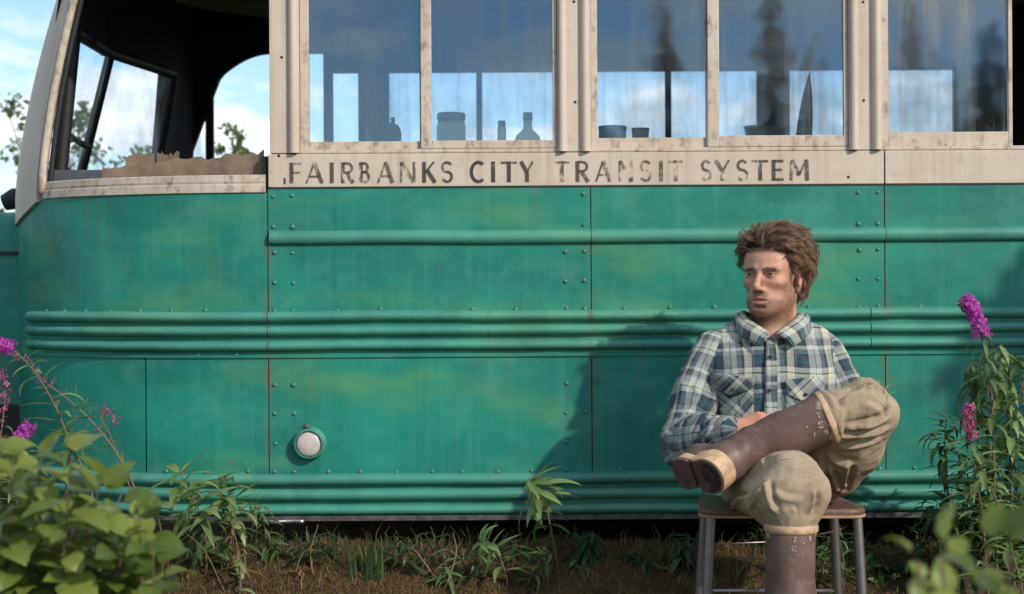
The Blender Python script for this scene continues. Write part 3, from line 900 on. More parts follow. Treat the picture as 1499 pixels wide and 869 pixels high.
# floor, rear wall, ceiling, roof
BusParts().box(-0.85, XR, 0.06, FY, 0.80, 0.85).build('floor', M_floor)
BusParts().box(XR, XR + 0.04, 0.0, FY + 0.05, 0.42, 2.46).build('rear_wall', M_green)
def roof_pts(k, n):
    f_ = math.cos(R(90) * k / n * 0.97); z = 2.33 + 0.30 * math.sin(R(90) * k / n)
    out = []
    a = 0.80
    for p in np.linspace(0, 180, 40):
        x = PX(393) - a * math.sin(R(p)) * (0.25 + 0.75 * f_)
        y = 1.2 - 1.2 * math.cos(R(p))
        out.append((x, 1.2 + (y - 1.2) * (0.15 + 0.85 * f_), z))
    out += [(XR + 0.04, 1.2 + 1.2 * (0.15 + 0.85 * f_), z), (XR + 0.04, 1.2 - 1.2 * (0.15 + 0.85 * f_), z)]
    return out
rv, rf = [], []
NR = 8
for k in range(NR + 1):
    rv += roof_pts(k, NR)
L = 42
for k in range(NR):
    rf += [(k * L + i, k * L + (i + 1) % L, (k + 1) * L + (i + 1) % L, (k + 1) * L + i) for i in range(L)]
rf.append(tuple(NR * L + i for i in range(L)))
BusParts().add(rv, rf).build('roof', M_cream, smooth=True, auto=40)
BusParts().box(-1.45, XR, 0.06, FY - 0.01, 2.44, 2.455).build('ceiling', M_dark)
# shelf inside below the windows
BusParts().box(PX(410), PX(1290), 0.16, 0.46, 1.475, 1.50).build('window_shelf', M_floor)
# chassis in the dark under the floor, rear wheel
ch_ = BusParts()
for y in (0.75, 1.65):
    ch_.box(-2.9, XR, y - 0.05, y + 0.05, 0.50, 0.66)
for x in (-2.2, 0.0, 1.5, 3.4):
    ch_.box(x - 0.05, x + 0.05, 0.3, 2.1, 0.55, 0.62)
ch_.build('chassis', M_rubber)
BusParts().box(-1.0, XR, FY, FY + 0.03, 0.24, 0.4495).build('far_skirt', M_dark)
def wheel(x, y):
    wv = BusParts().lathe([(0.22, -0.11), (0.40, -0.12), (0.455, -0.09), (0.465, 0.0), (0.455, 0.09), (0.40, 0.12), (0.22, 0.11)], 32, Matrix.Translation((x, y, 0.52)) @ Matrix.Rotation(R(90), 4, 'X')).build('wheel', M_rubber, smooth=True, auto=40)
    BusParts().lathe([(0.05, -0.06), (0.23, -0.05), (0.25, 0.0), (0.23, 0.06), (0.06, 0.02)], 24, Matrix.Translation((x, y, 0.52)) @ Matrix.Rotation(R(90), 4, 'X')).build('rim', M_lip, wv, smooth=True, auto=40)
wheel(-3.0, 0.40)
# front: cowl, bonnet and wing left of the cab
cw = BusParts()
cw.sweep([(plan(90)[0], 2.4 - EB), plan(90)][::-1], [(0, 0.45), (0, 1.48), (-0.03, 1.48), (-0.03, 0.45)]).build('cowl', M_green)
def bonnet_ring(x, t):
    y0, zt, r_ = 0.70 + 0.05 * t, 1.375 - 0.04 * t, 0.16
    side = [(x, y0, 0.58), (x, y0, 1.205)]
    rnd = [(x, y0 + r_ - r_ * math.cos(R(a)), zt - r_ + r_ * math.sin(R(a))) for a in range(10, 91, 16)]
    half = side + rnd
    return half + [(x, 2.4 - y, z) for _, y, z in half[::-1]]
bv, bf = [], []
for i in range(9):
    bv += bonnet_ring(-1.802 - 1.4 * i / 8, i / 8)
BN = len(bonnet_ring(0, 0))
for i in range(8):
    bf += [(i * BN + j, i * BN + j + 1, (i + 1) * BN + j + 1, (i + 1) * BN + j) for j in range(BN - 1)]
bf.append(tuple(8 * BN + j for j in range(BN)))
BusParts().add(bv, bf).build('bonnet', M_green, smooth=True, auto=50)
BusParts().box(-3.2, -1.803, 0.692, 0.699, PZ(362), PZ(356)).build('bonnet_hinge', M_rubber)
wg = BusParts()
gv, gf = [], []
for i in range(15):
    a = math.pi * i / 14
    x, z = -3.0 + 0.66 * math.cos(a), 0.55 + 0.58 * math.sin(a)
    gv += [(x, 0.16, z - 0.04), (x, 0.19, z), (x, 0.60, z + 0.03), (x, 0.70, z - 0.02)]
for i in range(14):
    gf += [(i * 4 + j, i * 4 + j + 1, i * 4 + 5 + j, i * 4 + 4 + j) for j in range(3)]
wg.add(gv, gf).build('front_wing', M_green, smooth=True, auto=50)
BusParts().lathe([(0.0, -0.05), (0.03, -0.045), (0.04, 0.0), (0.03, 0.03), (0.0, 0.035)], 16, Matrix.Translation(W(24, 286, 0.72)) @ Matrix.Rotation(R(70), 4, 'Y')).build('side_lamp', M_rubber, smooth=True)

# ------------------------------------------------------------------ things inside the bus
def lathe_thing(name, prof, m, loc, label, cat, parts=(), n=20):
    o = MB().lathe(prof, n).build(name, m, None, smooth=True, auto=45, loc=loc)
    tag(o, label, cat)
    for pn, pp, pm in parts:
        MB().lathe(pp, n).build(pn, pm, o, smooth=True, auto=45)
    return o
def jar_mat():
    m, t = mat('cloudy_jar_glass')
    o = t.obj()
    p = t.n('ShaderNodeBsdfPrincipled', {'Base Color': t.mix(t.noise(o, 18, 3), (0.28, 0.28, 0.19), (0.42, 0.42, 0.31)), 'Roughness': 0.25})
    tl = t.n('ShaderNodeBsdfTranslucent', {'Color': (0.55, 0.57, 0.42, 1)})
    tr = t.n('ShaderNodeBsdfTransparent', {'Color': (0.80, 0.84, 0.72, 1)})
    t.out(t.n('ShaderNodeMixShader', {0: 0.42, 1: t.n('ShaderNodeMixShader', {0: 0.5, 1: p, 2: tl}), 2: tr}))
    return m
M_jar = jar_mat()
M_tin = simple('dull_tin', (0.22, 0.21, 0.17), 0.5, 0.3)
M_bot = simple('dark_bottle_glass', (0.05, 0.05, 0.045), 0.2)
shz = 1.501
def on_shelf(px, y): return ((px - 750) / (FPX / (CAM_D + y)), y, shz)
lathe_thing('jar', [(0.045, 0), (0.05, 0.008), (0.05, 0.13), (0.046, 0.145), (0.046, 0.150)], M_jar, on_shelf(661, 0.3), 'wide cloudy glass jar with lid behind the second pane', 'jar', [('lid', [(0.047, 0.1505), (0.049, 0.153), (0.049, 0.172), (0.045, 0.176)], M_tin)])
lathe_thing('bottle', [(0.045, 0), (0.047, 0.006), (0.047, 0.075), (0.040, 0.098), (0.018, 0.118), (0.015, 0.13), (0.015, 0.150)], M_jar, on_shelf(773, 0.3), 'squat bottle with narrow neck and dark cap beside the pillar', 'bottle', [('cap', [(0.0165, 0.1505), (0.0165, 0.176), (0.014, 0.178)], M_bot)])
lathe_thing('vial', [(0.014, 0), (0.015, 0.004), (0.015, 0.125), (0.012, 0.130)], M_jar, on_shelf(735, 0.3), 'slim pale vial standing between the jar and the squat bottle', 'vial', [('cap', [(0.013, 0.1305), (0.013, 0.148), (0.011, 0.150)], M_tin)])
lathe_thing('tin', [(0.046, 0), (0.047, 0.003), (0.047, 0.128), (0.045, 0.131)], M_tin, on_shelf(897, 0.3), 'low round tin behind the lower left corner of the third pane', 'tin', [('rim', [(0.0485, 0.118), (0.0495, 0.124), (0.0485, 0.1305)], M_jar)])
lathe_thing('cup', [(0.018, 0), (0.026, 0.06), (0.03, 0.118), (0.027, 0.118), (0.016, 0.01)], simple('white_enamel', (0.5, 0.48, 0.45), 0.4), on_shelf(938, 0.3), 'small pale cup standing right of the round tin', 'cup', [('rim', [(0.0305, 0.1185), (0.0315, 0.1215), (0.0295, 0.124), (0.0265, 0.1215)], M_tin)])
lathe_thing('dish', [(0.03, 0), (0.05, 0.08), (0.062, 0.124), (0.058, 0.124), (0.04, 0.02)], M_tin, on_shelf(1116, 0.3), 'low dull dish behind the fourth pane beside the mullion', 'dish', [('rim', [(0.0625, 0.1245), (0.064, 0.128), (0.0600, 0.131), (0.057, 0.128)], M_jar)])
lathe_thing('oil_lamp', [(0.03, 0), (0.034, 0.01), (0.03, 0.04), (0.012, 0.055), (0.010, 0.13), (0.008, 0.14)], M_bot, on_shelf(541, 0.35), 'small dark oil lamp low behind the first pane', 'lamp', [('shade', [(0.028, 0.1405), (0.02, 0.152), (0.006, 0.158)], M_bot)])
# dark bundle and upright feather
fb = Field(np.arange(-0.14, 0.141, 0.008), np.arange(-0.12, 0.121, 0.008), np.arange(-0.01, 0.32, 0.008))
fb.ell((0, 0, 0.11), (0.085, 0.07, 0.10), 0.02).ell((0.03, 0, 0.17), (0.055, 0.05, 0.06), 0.03).ell((-0.04, 0.01, 0.07), (0.07, 0.06, 0.06), 0.03)
V_, Q_ = fb.mesh()
V_ = V_ + normals(V_, Q_) * (vnoise(V_ * 30) * 0.006)[:, None]
V_ = V_ * 0.52
bx_, by_, bz_ = on_shelf(568, 0.30)
bd = link('bundle', np_mesh('bundle', V_, Q_), None, simple('dark_cloth', (0.03, 0.03, 0.032), 0.9, var=0.4, scale=20, bump=0.3), (bx_, by_, shz + 0.022))
tag(bd, 'dark rounded cloth bundle behind the lower right of the first pane', 'bundle')
MB().tube([(0.016, 0, 0.117), (0.019, 0, 0.127), (0.016, 0.003, 0.136)], [0.008, 0.006, 0.009], 8).build('knot', MATS['dark_cloth'], bd, smooth=True)
fx, fy_, fz = on_shelf(1174, 0.32)
ft = empty('feather', (fx, fy_, fz)); ft.rotation_euler = (0, R(5), 0)
tag(ft, 'dark upright feather standing behind the fourth pane', 'feather')
vv, ff = [], []
for i in range(13):
    t_ = i / 12
    hw = 0.030 * (1 - t_ ** 3.5) * (0.75 + 0.25 * min(1, t_ * 4)) * (1 - 0.3 * t_) + 0.001
    vv += [(-hw, 0.004, 0.02 + 0.30 * t_), (0, -0.002, 0.02 + 0.30 * t_ + 0.004), (hw, 0.004, 0.02 + 0.30 * t_), (0, 0.007, 0.02 + 0.30 * t_)]
for i in range(12):
    ff += [(i * 4 + k, i * 4 + (k + 1) % 4, i * 4 + 4 + (k + 1) % 4, i * 4 + 4 + k) for k in range(4)]
ff += [(0, 1, 2, 3), (48, 51, 50, 49)]
MB().add(vv, ff).build('vane', M_bot, ft, smooth=True)
MB().tube([(0, -0.003, -0.002), (0, -0.003, 0.15), (0.002, -0.002, 0.335)], [0.003, 0.0025, 0.0008], 6).build('quill', M_tin, ft)

# torn cardboard strips lying in the driver's window
def cardboard(pxa, pxb, ya, yb, zlo, top, label, seed):
    rr = random.Random(seed)
    n = 26
    v, f = [], []
    for i in range(n + 1):
        t = i / n
        x = PX(pxa) * (CAM_D + ya) / CAM_D * (1 - t) + PX(pxb) * (CAM_D + yb) / CAM_D * t
        y = ya + (yb - ya) * t
        zt = top(t) + rr.choice((0, 0, 0.004, -0.005, 0.007)) + rr.uniform(-0.003, 0.003)
        v += [(x, y, zlo(t)), (x, y + 0.012, zlo(t)), (x + rr.uniform(-.002, .002), y + 0.014, zt), (x, y + 0.002, zt + rr.uniform(-.003, .003))]
    for i in range(n):
        f += [(i * 4 + k, i * 4 + (k + 1) % 4, i * 4 + 4 + (k + 1) % 4, i * 4 + 4 + k) for k in range(4)]
    f += [(0, 3, 2, 1), (n * 4, n * 4 + 1, n * 4 + 2, n * 4 + 3)]
    o = MB().add(v, f).build('cardboard_strip', M_card)
    tag(o, label, 'cardboard', 'torn cardboard in the driver window')
    return o
Zp = lambda py, y=0.0: CAM_H - (py - 420) * (CAM_D + y) / FPX
cardboard(150, 387, 0.16, 0.035, lambda t: Zp(264, 0.1 - 0.05 * t), lambda t: Zp(243 - 20 * t, 0.1 - 0.05 * t), 'long torn brown cardboard strip lying along the driver window sill', 3)
cardboard(184, 226, 0.20, 0.19, lambda t: Zp(262, 0.2), lambda t: Zp(229 - 2 * t, 0.2), 'small torn cardboard piece behind the strip, nearer the windshield', 4)
cardboard(230, 262, 0.19, 0.17, lambda t: Zp(262, 0.19), lambda t: Zp(226 - 2 * math.sin(t * 9), 0.19), 'small torn cardboard piece behind the strip, nearer the cream pillar', 5)

# ------------------------------------------------------------------ stool
M_wood = simple('worn_red_brown_seat', (0.145, 0.066, 0.040), 0.55, var=0.45, scale=22, bump=0.12, bscale=60)
M_ply = simple('pale_plywood_edge', (0.36, 0.23, 0.13), 0.7, var=0.35, scale=40)
M_leg = simple('worn_steel_tube', (0.40, 0.38, 0.37), 0.36, 0.8, 0.35, 30, 0.1, 80, c2=(0.24, 0.20, 0.18))
stool = empty('stool', (0.765, -0.61, 0.1))
tag(stool, 'low stool with red-brown wooden seat and steel tube legs under the man', 'stool')
SO = Vector((0.765, -0.61, 0.1))
SEAT_Z = 0.455
def seat_outline(s_=1.0):
    c = []
    W0, W1, y0, y1, r_ = 0.235 * s_, 0.215 * s_, -0.155 * s_, 0.165 * s_, 0.055
    for cx, cy, a0 in ((W0 - r_, y0 + r_, -90), (W1 - r_, y1 - r_, 0), (-W1 + r_, y1 - r_, 90), (-W0 + r_, y0 + r_, 180)):
        c += [(cx + r_ * math.cos(R(a0 + 15 * i)), cy + r_ * math.sin(R(a0 + 15 * i))) for i in range(7)]
    return c
def disc(outl, zs):
    """stack of (outline scale, z) rings closed at both ends"""
    v, f = [], []
    n = 28
    for sc_, z in zs:
        v += [(x, y, z) for x, y in outl(sc_)]
    for i in range(len(zs) - 1):
        f += [(i * n + k, i * n + (k + 1) % n, (i + 1) * n + (k + 1) % n, (i + 1) * n + k) for k in range(n)]
    f += [tuple(range(n))[::-1], tuple((len(zs) - 1) * n + k for k in range(n))]
    return v, f
zz = SEAT_Z - SO.z
MB().add(*disc(seat_outline, [(0.99, zz - 0.0145), (1.0, zz - 0.008), (0.992, zz - 0.001), (0.97, zz + 0.003), (0.90, zz + 0.001), (0.80, zz - 0.004)])).build('seat', M_wood, stool, smooth=True, auto=50)
MB().add(*disc(seat_outline, [(0.985, zz - 0.024), (1.003, zz - 0.022), (1.003, zz - 0.016), (0.985, zz - 0.0148)])).build('seat_edge', M_ply, stool)
legs = [(-0.205, -0.125), (0.208, -0.125), (-0.190, 0.135), (0.190, 0.135)]
for lx, ly in legs:
    bx, by = lx * 1.10, ly * 1.12
    zb = float(gz(SO.x + bx, SO.y + by)) - SO.z - 0.01
    lg = MB().tube([(lx, ly, zz - 0.024), (lx + (bx - lx) * 0.5, ly + (by - ly) * 0.5, (zz - 0.024 + zb) / 2), (bx, by, zb)], 0.0145, 14).build('leg', M_leg, stool, smooth=True, auto=60)
MB().tube([(-0.213, -0.13, 0.255), (0.0, -0.05, 0.252), (0.205, 0.14, 0.255)], 0.0028, 6).build('stretcher', M_leg, stool, smooth=True)
MB().tube([(-0.219, -0.13, 0.058), (0.219, -0.13, 0.058)], 0.007, 8).build('stretcher', M_leg, stool, smooth=True)
MB().tube([(-0.207, 0.146, 0.075), (0.207, 0.146, 0.075)], 0.007, 8).build('stretcher', M_leg, stool, smooth=True)

# ------------------------------------------------------------------ person
person = empty('person', (0.76, -0.6, 0.0))
tag(person, 'man in plaid shirt, khaki trousers and rubber boots sitting with crossed legs on a stool', 'person')
PO = Vector((0.76, -0.6, 0.0))
def pmesh(name, V, Q, m, parent=None, smooth=True):
    V = np.asarray(V, float) - np.array(PO)
    return link(name, np_mesh(name, V, Q, smooth), parent or person, m)
class PB(MB):
    def build(s, name, m, parent=None, **k):
        s.v = [tuple(Vector(p) - PO) for p in s.v]
        return MB.build(s, name, m, parent or person, **k)

# joints
J = dict(
    hipR=Vector((0.700, -0.56, 0.545)), hipL=Vector((0.885, -0.56, 0.545)),
    kneeR=Vector((0.752, -0.985, 0.560)), ankR=Vector((0.742, -1.00, 0.10)),
    kneeL=W(1262, 600, -0.85), ankL=W(1090, 662, -0.83),
    shR=W(1034, 517, -0.44), shL=W(1222, 522, -0.44),
    elR=W(1003, 634, -0.53), wrR=W(1072, 630, -0.735),
    elL=W(1246, 622, -0.50), wrL=W(1165, 628, -0.70),
    neck=W(1138, 490, -0.435), head=W(1127, 403, -0.455))

# ---- head and body, one continuous skin
HS = 1.06
YAW = R(-32)
Rh = Matrix.Rotation(YAW, 3, 'Z') @ Matrix.Rotation(R(-3), 3, 'X')
HC = J['head'] + Vector((0.012, 0.012, 0.0))    # eye level, between the ears
def H(x, y, z): return HC + Rh @ Vector((x, y, z)) * HS
RhN = np.array(Rh)
def hl(V):                                       # world -> head coordinates
    return ((np.asarray(V) - np.array(HC)) @ RhN) / HS
def fine(a, b, d, lo, hi, D=0.010):
    return np.concatenate([np.arange(lo, a, D), np.arange(a, b, d), np.arange(b, hi, D)])
fx = fine(HC.x - 0.115, HC.x + 0.125, 0.0022, 0.44, 1.14)
fy = fine(HC.y - 0.145, HC.y + 0.125, 0.0022, -1.12, -0.28)
fz_ = np.concatenate([np.arange(0.30, 0.58, 0.010), np.arange(0.58, 0.70, 0.0045), np.arange(0.70, HC.z - 0.17, 0.009), np.arange(HC.z - 0.17, HC.z + 0.15, 0.0022)])
B = Field(fx, fy, fz_)
S_ = HS
def he(c, r_, k=0.01, op='u', rz=0.0, rx=0.0, ry=0.0):
    M3 = Rh @ Euler((rx, ry, rz)).to_matrix()
    B.ell(H(*c), [q * S_ for q in r_], k, op, M3)
def hc(a, b, ra, rb, k=0.01, op='u'):
    B.cap(H(*a), H(*b), ra * S_, rb * S_, k, op)
he((0, 0.008, 0.035), (0.074, 0.095, 0.084), 0.02)            # cranium
he((0, -0.045, 0.030), (0.060, 0.048, 0.055), 0.03)           # forehead
he((0, -0.040, -0.045), (0.052, 0.050, 0.064), 0.03)          # face
for s in (-1, 1):
    hc((s * 0.050, 0.004, -0.058), (s * 0.017, -0.070, -0.099), 0.017, 0.014, 0.03)   # jaw
    he((s * 0.039, -0.064, -0.026), (0.021, 0.024, 0.018), 0.022)                      # cheekbone
    hc((s * 0.012, -0.090, 0.0135), (s * 0.046, -0.076, 0.0155), 0.0090, 0.0075, 0.014)  # brow ridge
    he((s * 0.024, -0.032, -0.075), (0.023, 0.038, 0.030), 0.03)                        # cheek to jaw
he((0, -0.067, -0.070), (0.031, 0.025, 0.031), 0.025)         # mouth mound
he((0, -0.078, -0.101), (0.020, 0.016, 0.014), 0.020)         # chin
for s in (-1, 1):
    he((s * 0.031, -0.094, -0.001), (0.017, 0.013, 0.0095), 0.016, 's')               # eye sockets
    he((s * 0.054, -0.080, -0.064), (0.008, 0.006, 0.018), 0.03, 's')                    # hollow cheeks
hc((0, -0.089, 0.010), (0, -0.1125, -0.036), 0.0065, 0.0095, 0.009)   # nose bridge
he((0, -0.110, -0.041), (0.0105, 0.0105, 0.009), 0.008)               # nose tip
for s in (-1, 1):
    he((s * 0.0125, -0.0985, -0.045), (0.0075, 0.0105, 0.0075), 0.006)  # nostril wings
    he((s * 0.0068, -0.1045, -0.0515), (0.0034, 0.0048, 0.0034), 0.003, 's')
    # lids closed round the eyeball, then a narrow slit
    he((s * 0.0315, -0.0765, -0.0015), (0.0150, 0.0148, 0.0135), 0.008)
    hc((s * 0.017, -0.0880, 0.0085), (s * 0.047, -0.0800, 0.0065), 0.0048, 0.0042, 0.008)
LATE = []
for s in (-1, 1):
    # ear: bowl with rim and lobe
    he((s * 0.0745, 0.012, -0.012), (0.0085, 0.019, 0.029), 0.006, 'u', rz=s * 0.35, rx=-0.2)
    he((s * 0.0835, 0.006, -0.010), (0.0075, 0.0105, 0.018), 0.005, 's', rz=s * 0.35, rx=-0.2)
    he((s * 0.0745, 0.004, -0.039), (0.006, 0.008, 0.009), 0.006)
# lips
for s in (-1, 1):
    hc((0, -0.0935, -0.0675), (s * 0.022, -0.0830, -0.0718), 0.0040, 0.0026, 0.006)
    hc((0, -0.0915, -0.0815), (s * 0.019, -0.0830, -0.0768), 0.0050, 0.0026, 0.006)
    hc((0, -0.0985, -0.0745), (s * 0.021, -0.0880, -0.0743), 0.0044, 0.0022, 0.003, 's')
he((0, -0.090, -0.093), (0.016, 0.006, 0.005), 0.010, 's')     # under the lower lip
hc((0, -0.1005, -0.056), (0, -0.099, -0.063), 0.0018, 0.0022, 0.004, 's')
for s in (-1, 1):
    he((s * 0.0315, -0.0905, -0.0022), (0.0128, 0.0085, 0.0026), 0.0015, 's', rz=s * 0.16)
he((0, -0.096, -0.0748), (0.0135, 0.0100, 0.0034), 0.002, 's')     # lips a little apart
# neck, torso, arms, hands, legs
B.cap(H(0, 0.020, -0.05), J['neck'] + Vector((0, 0.02, -0.03)), 0.060, 0.066, 0.03)
hc((0, -0.010, -0.10), (0, 0.0, -0.16), 0.038, 0.045, 0.03)
chest = W(1132, 570, -0.47)
B.ell(chest, (0.150, 0.095, 0.16), 0.05)
B.cap(J['shR'] + Vector((0.03, 0, 0)), J['shL'] - Vector((0.03, 0, 0)), 0.045, 0.045, 0.04)
B.ell(W(1148, 670, -0.54), (0.14, 0.10, 0.14), 0.05)
for a in 'RL':
    B.path([J['sh' + a], J['el' + a], J['wr' + a]], [0.038, 0.036, 0.028], 0.03)
    B.path([J['hip' + a], J['knee' + a], J['ank' + a]], [0.055, 0.038, 0.030], 0.03)
def hand(wr, d, up, k=1):
    """palm, four bent fingers, thumb; d = pointing direction, up = back of the hand"""
    d = d.normalized(); up = (up - d * up.dot(d)).normalized(); sd = d.cross(up) * k
    B.cap(wr, wr + d * 0.03, 0.027, 0.026, 0.02)
    for i, o in enumerate((-0.028, -0.010, 0.009, 0.026)):
        kn = wr + d * (0.088 - 0.006 * abs(i - 1)) + sd * o + up * 0.008
        B.cap(wr + d * 0.02 + sd * o * 0.6, kn, 0.014, 0.0105, 0.012)
        L_ = (0.042, 0.047, 0.043, 0.034)[i]
        b1 = kn + (d * 0.75 - up * 0.65).normalized() * L_
        b2 = b1 + (d * 0.1 - up * 1.0).normalized() * L_ * 0.62
        b3 = b2 + (-d * 0.5 - up * 0.8).normalized() * L_ * 0.5
        B.path([kn, b1, b2, b3], [0.0105, 0.0092, 0.0085, 0.007], 0.003)
    t0 = wr + d * 0.025 + sd * 0.024
    t1 = t0 + (d * 0.6 + sd * 0.6 - up * 0.2) * 0.045
    t2 = t1 + (d * 0.9 + sd * 0.1 - up * 0.4).normalized() * 0.033
    B.path([t0, t1, t2, t2 + (d - up * 0.3) * 0.02], [0.014, 0.011, 0.010, 0.007], 0.006)
hand(J['wrR'], Vector((0.86, -0.22, 0.22)), Vector((-0.05, -0.75, 0.65)), 1)
hand(J['wrL'], Vector((-0.85, -0.2, 0.0)), Vector((0, -0.3, 0.95)), -1)
V, Q = B.mesh()
V = relax(V, Q, 1, 0.35)
L_ = hl(V)
skin = np.tile(np.array([0.55, 0.30, 0.198]), (len(V), 1))
headm = L_[:, 2] > -0.16
def blob(c, r_, p=1.0):
    d = np.sqrt((((L_ - np.array(c)) / np.array(r_)) ** 2).sum(1))
    return np.clip(1 - d, 0, 1) ** p
def tint(mask, c, a):
    global skin
    w_ = np.clip(mask * a, 0, 1)[:, None]
    skin = skin * (1 - w_) + np.array(c) * w_
for s in (-1, 1):
    tint(blob((s * 0.045, -0.075, -0.03), (0.035, 0.04, 0.03)), (0.52, 0.225, 0.150), 0.5)
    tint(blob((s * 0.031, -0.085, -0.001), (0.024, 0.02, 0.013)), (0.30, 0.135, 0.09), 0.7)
    tint(blob((s * 0.078, 0.01, -0.012), (0.02, 0.03, 0.035)), (0.52, 0.22, 0.15), 0.5)
tint(blob((0, -0.108, -0.042), (0.018, 0.02, 0.016)), (0.50, 0.205, 0.135), 0.7)
nb1 = vnoise(L_ * 220) * 0.5 + 0.5
nb2 = vnoise(L_ * 70) * 0.5 + 0.5
beard = sstep(-0.058, -0.080, L_[:, 2] + 0.25 * np.maximum(0, -0.03 - L_[:, 1]) * (np.abs(L_[:, 0]) > 0.0) * 0 ) * headm * sstep(-0.165, -0.13, L_[:, 2])
side = sstep(0.045, 0.062, np.abs(L_[:, 0])) * sstep(-0.010, -0.035, L_[:, 2]) * sstep(-0.085, -0.05, L_[:, 1]) * sstep(0.02, -0.005, L_[:, 1])
must = blob((0, -0.095, -0.0595), (0.032, 0.022, 0.0125), 0.5)
beard = np.clip(np.maximum.reduce([beard * sstep(0.03, -0.01, L_[:, 1]), side * headm, must]), 0, 1)
beard *= 1 - 0.92 * blob((0, -0.09, -0.0755), (0.027, 0.02, 0.0125), 0.35)
beard *= 1 - 0.6 * np.clip(blob((0.0, -0.088, -0.088), (0.018, 0.02, 0.006), 0.5), 0, 1)
tint(beard * (0.88 + 0.12 * nb1) * (0.80 + 0.20 * nb2), (0.120, 0.062, 0.038), 0.74)
tint(np.clip(blob((0, -0.094, -0.0680), (0.021, 0.014, 0.0052), 0.5) + blob((0, -0.092, -0.0805), (0.019, 0.014, 0.0062), 0.5), 0, 1), (0.46, 0.165, 0.135), 0.95)
scalp = sstep(0.052, 0.066, L_[:, 2] + 0.35 * np.maximum(0, L_[:, 1] + 0.03) + 0.0 * L_[:, 0])
tint(scalp * headm, (0.05, 0.03, 0.02), 0.95)
handm = (V[:, 2] < 0.75) & (V[:, 1] < -0.68)
skin[handm] = skin[handm] * np.array([0.98, 0.86, 0.82])
def skin_mat():
    m, t = mat('weathered_skin')
    a = t.n('ShaderNodeAttribute', attribute_name='skin')
    o = t.obj()
    c = t.mix(t.ramp(t.noise(o, 160, 4), [(0.35, 0.0), (0.7, 0.35)]), a, (0.33, 0.15, 0.10))
    nb = t.bump(t.math('ADD', t.noise(o, 420, 3), t.noise(o, 130, 3)), 0.25, 0.0015)
    t.out(t.n('ShaderNodeBsdfPrincipled', {'Base Color': c, 'Roughness': 0.5, 'Normal': nb, 'Subsurface Weight': 0.10, 'Subsurface Radius': (0.5, 0.2, 0.1), 'Subsurface Scale': 0.008, 'Specular IOR Level': 0.28}))
    return m
M_skin = skin_mat()
bodyV, bodyQ = V, Q
body = pmesh('body', V, Q, M_skin)
attr(body.data, 'skin', np.concatenate([skin, np.ones((len(skin), 1))], 1), 'FLOAT_COLOR')
# eyes
def eye_mat():
    m, t = mat('eye')
    o = t.obj()
    s3 = t.n('ShaderNodeSeparateXYZ', {0: o}); q = t.last.outputs
    r_ = t.math('SQRT', t.math('ADD', t.math('POWER', q[0], 2.0), t.math('POWER', q[2], 2.0)))
    c = t.ramp(t.math('MULTIPLY', r_, 80.0), [(0.0, (0.005, 0.005, 0.005)), (0.2, (0.005, 0.005, 0.005)), (0.23, (0.06, 0.045, 0.03)), (0.45, (0.045, 0.03, 0.02)), (0.50, (0.5, 0.46, 0.42))])
    t.out(t.n('ShaderNodeBsdfPrincipled', {'Base Color': c, 'Roughness': 0.12}))
    return m
M_eye = eye_mat()
eb = MB()
for s in (-1, 1):
    n1, n2 = 12, 18
    v = [(0.0118 * S_ * math.sin(math.pi * i / n1) * math.cos(2 * math.pi * k / n2), -0.0118 * S_ * math.cos(math.pi * i / n1), 0.0118 * S_ * math.sin(math.pi * i / n1) * math.sin(2 * math.pi * k / n2)) for i in range(n1 + 1) for k in range(n2)]
    f = [(i * n2 + k, i * n2 + (k + 1) % n2, (i + 1) * n2 + (k + 1) % n2, (i + 1) * n2 + k) for i in range(n1) for k in range(n2)]
    me = meshdata('eye', v, f, True)
    o = link('eye', me, body, M_eye, H(s * 0.0315, -0.0775, -0.001) - PO)
    o.rotation_euler = (0, 0, YAW - R(6))
# hair: wavy locks made of fine strands
def strand_mesh(strands, r0, name, m, parent, n=3):
    V, Q = [], []
    base = 0
    for pts, rr in strands:
        P = np.array([tuple(p) for p in pts]) if not isinstance(pts, np.ndarray) else pts
        k = len(P)
        T = np.gradient(P, axis=0); T /= np.maximum(np.linalg.norm(T, axis=1, keepdims=True), 1e-9)
        ref = np.array([0.31, 0.77, 0.55])
        A = np.cross(T, ref); A /= np.maximum(np.linalg.norm(A, axis=1, keepdims=True), 1e-9)
        Bn = np.cross(T, A)
        tp = np.linspace(1, 0.25, k)[:, None] * rr
        ring = [P + (A * math.cos(2 * math.pi * j / n) + Bn * math.sin(2 * math.pi * j / n)) * tp for j in range(n)]
        V.append(np.stack(ring, 1).reshape(-1, 3))
        i = np.arange(k - 1)[:, None] * n
        j = np.arange(n)[None, :]
        q = np.stack([i + j, i + (j + 1) % n, i + n + (j + 1) % n, i + n + j], -1).reshape(-1, 4) + base
        Q.append(q); base += k * n
    return pmesh(name, np.concatenate(V), np.concatenate(Q), m, parent)
def hair_mat(name, c0, c1):
    m, t = mat(name)
    g = t.n('ShaderNodeNewGeometry', out=8)
    o = t.obj()
    c = t.mix(g, c0, c1)
    c = t.mix(t.ramp(g, [(0.80, 0.0), (0.84, 0.8)]), c, [x * 2.0 for x in c1])
    c = t.mix(t.ramp(t.noise(o, 45, 3), [(0.45, 0.0), (0.7, 0.7)]), c, [x * 1.9 for x in c1])
    t.out(t.n('ShaderNodeBsdfPrincipled', {'Base Color': c, 'Roughness': 0.42, 'Specular IOR Level': 0.5}))
    return m
M_hair = hair_mat('brown_hair', (0.072, 0.042, 0.025), (0.205, 0.122, 0.070))
hr = np.random.default_rng(5)
cran_c, cran_r = np.array([0, 0.010, 0.033]), np.array([0.073, 0.094, 0.083])
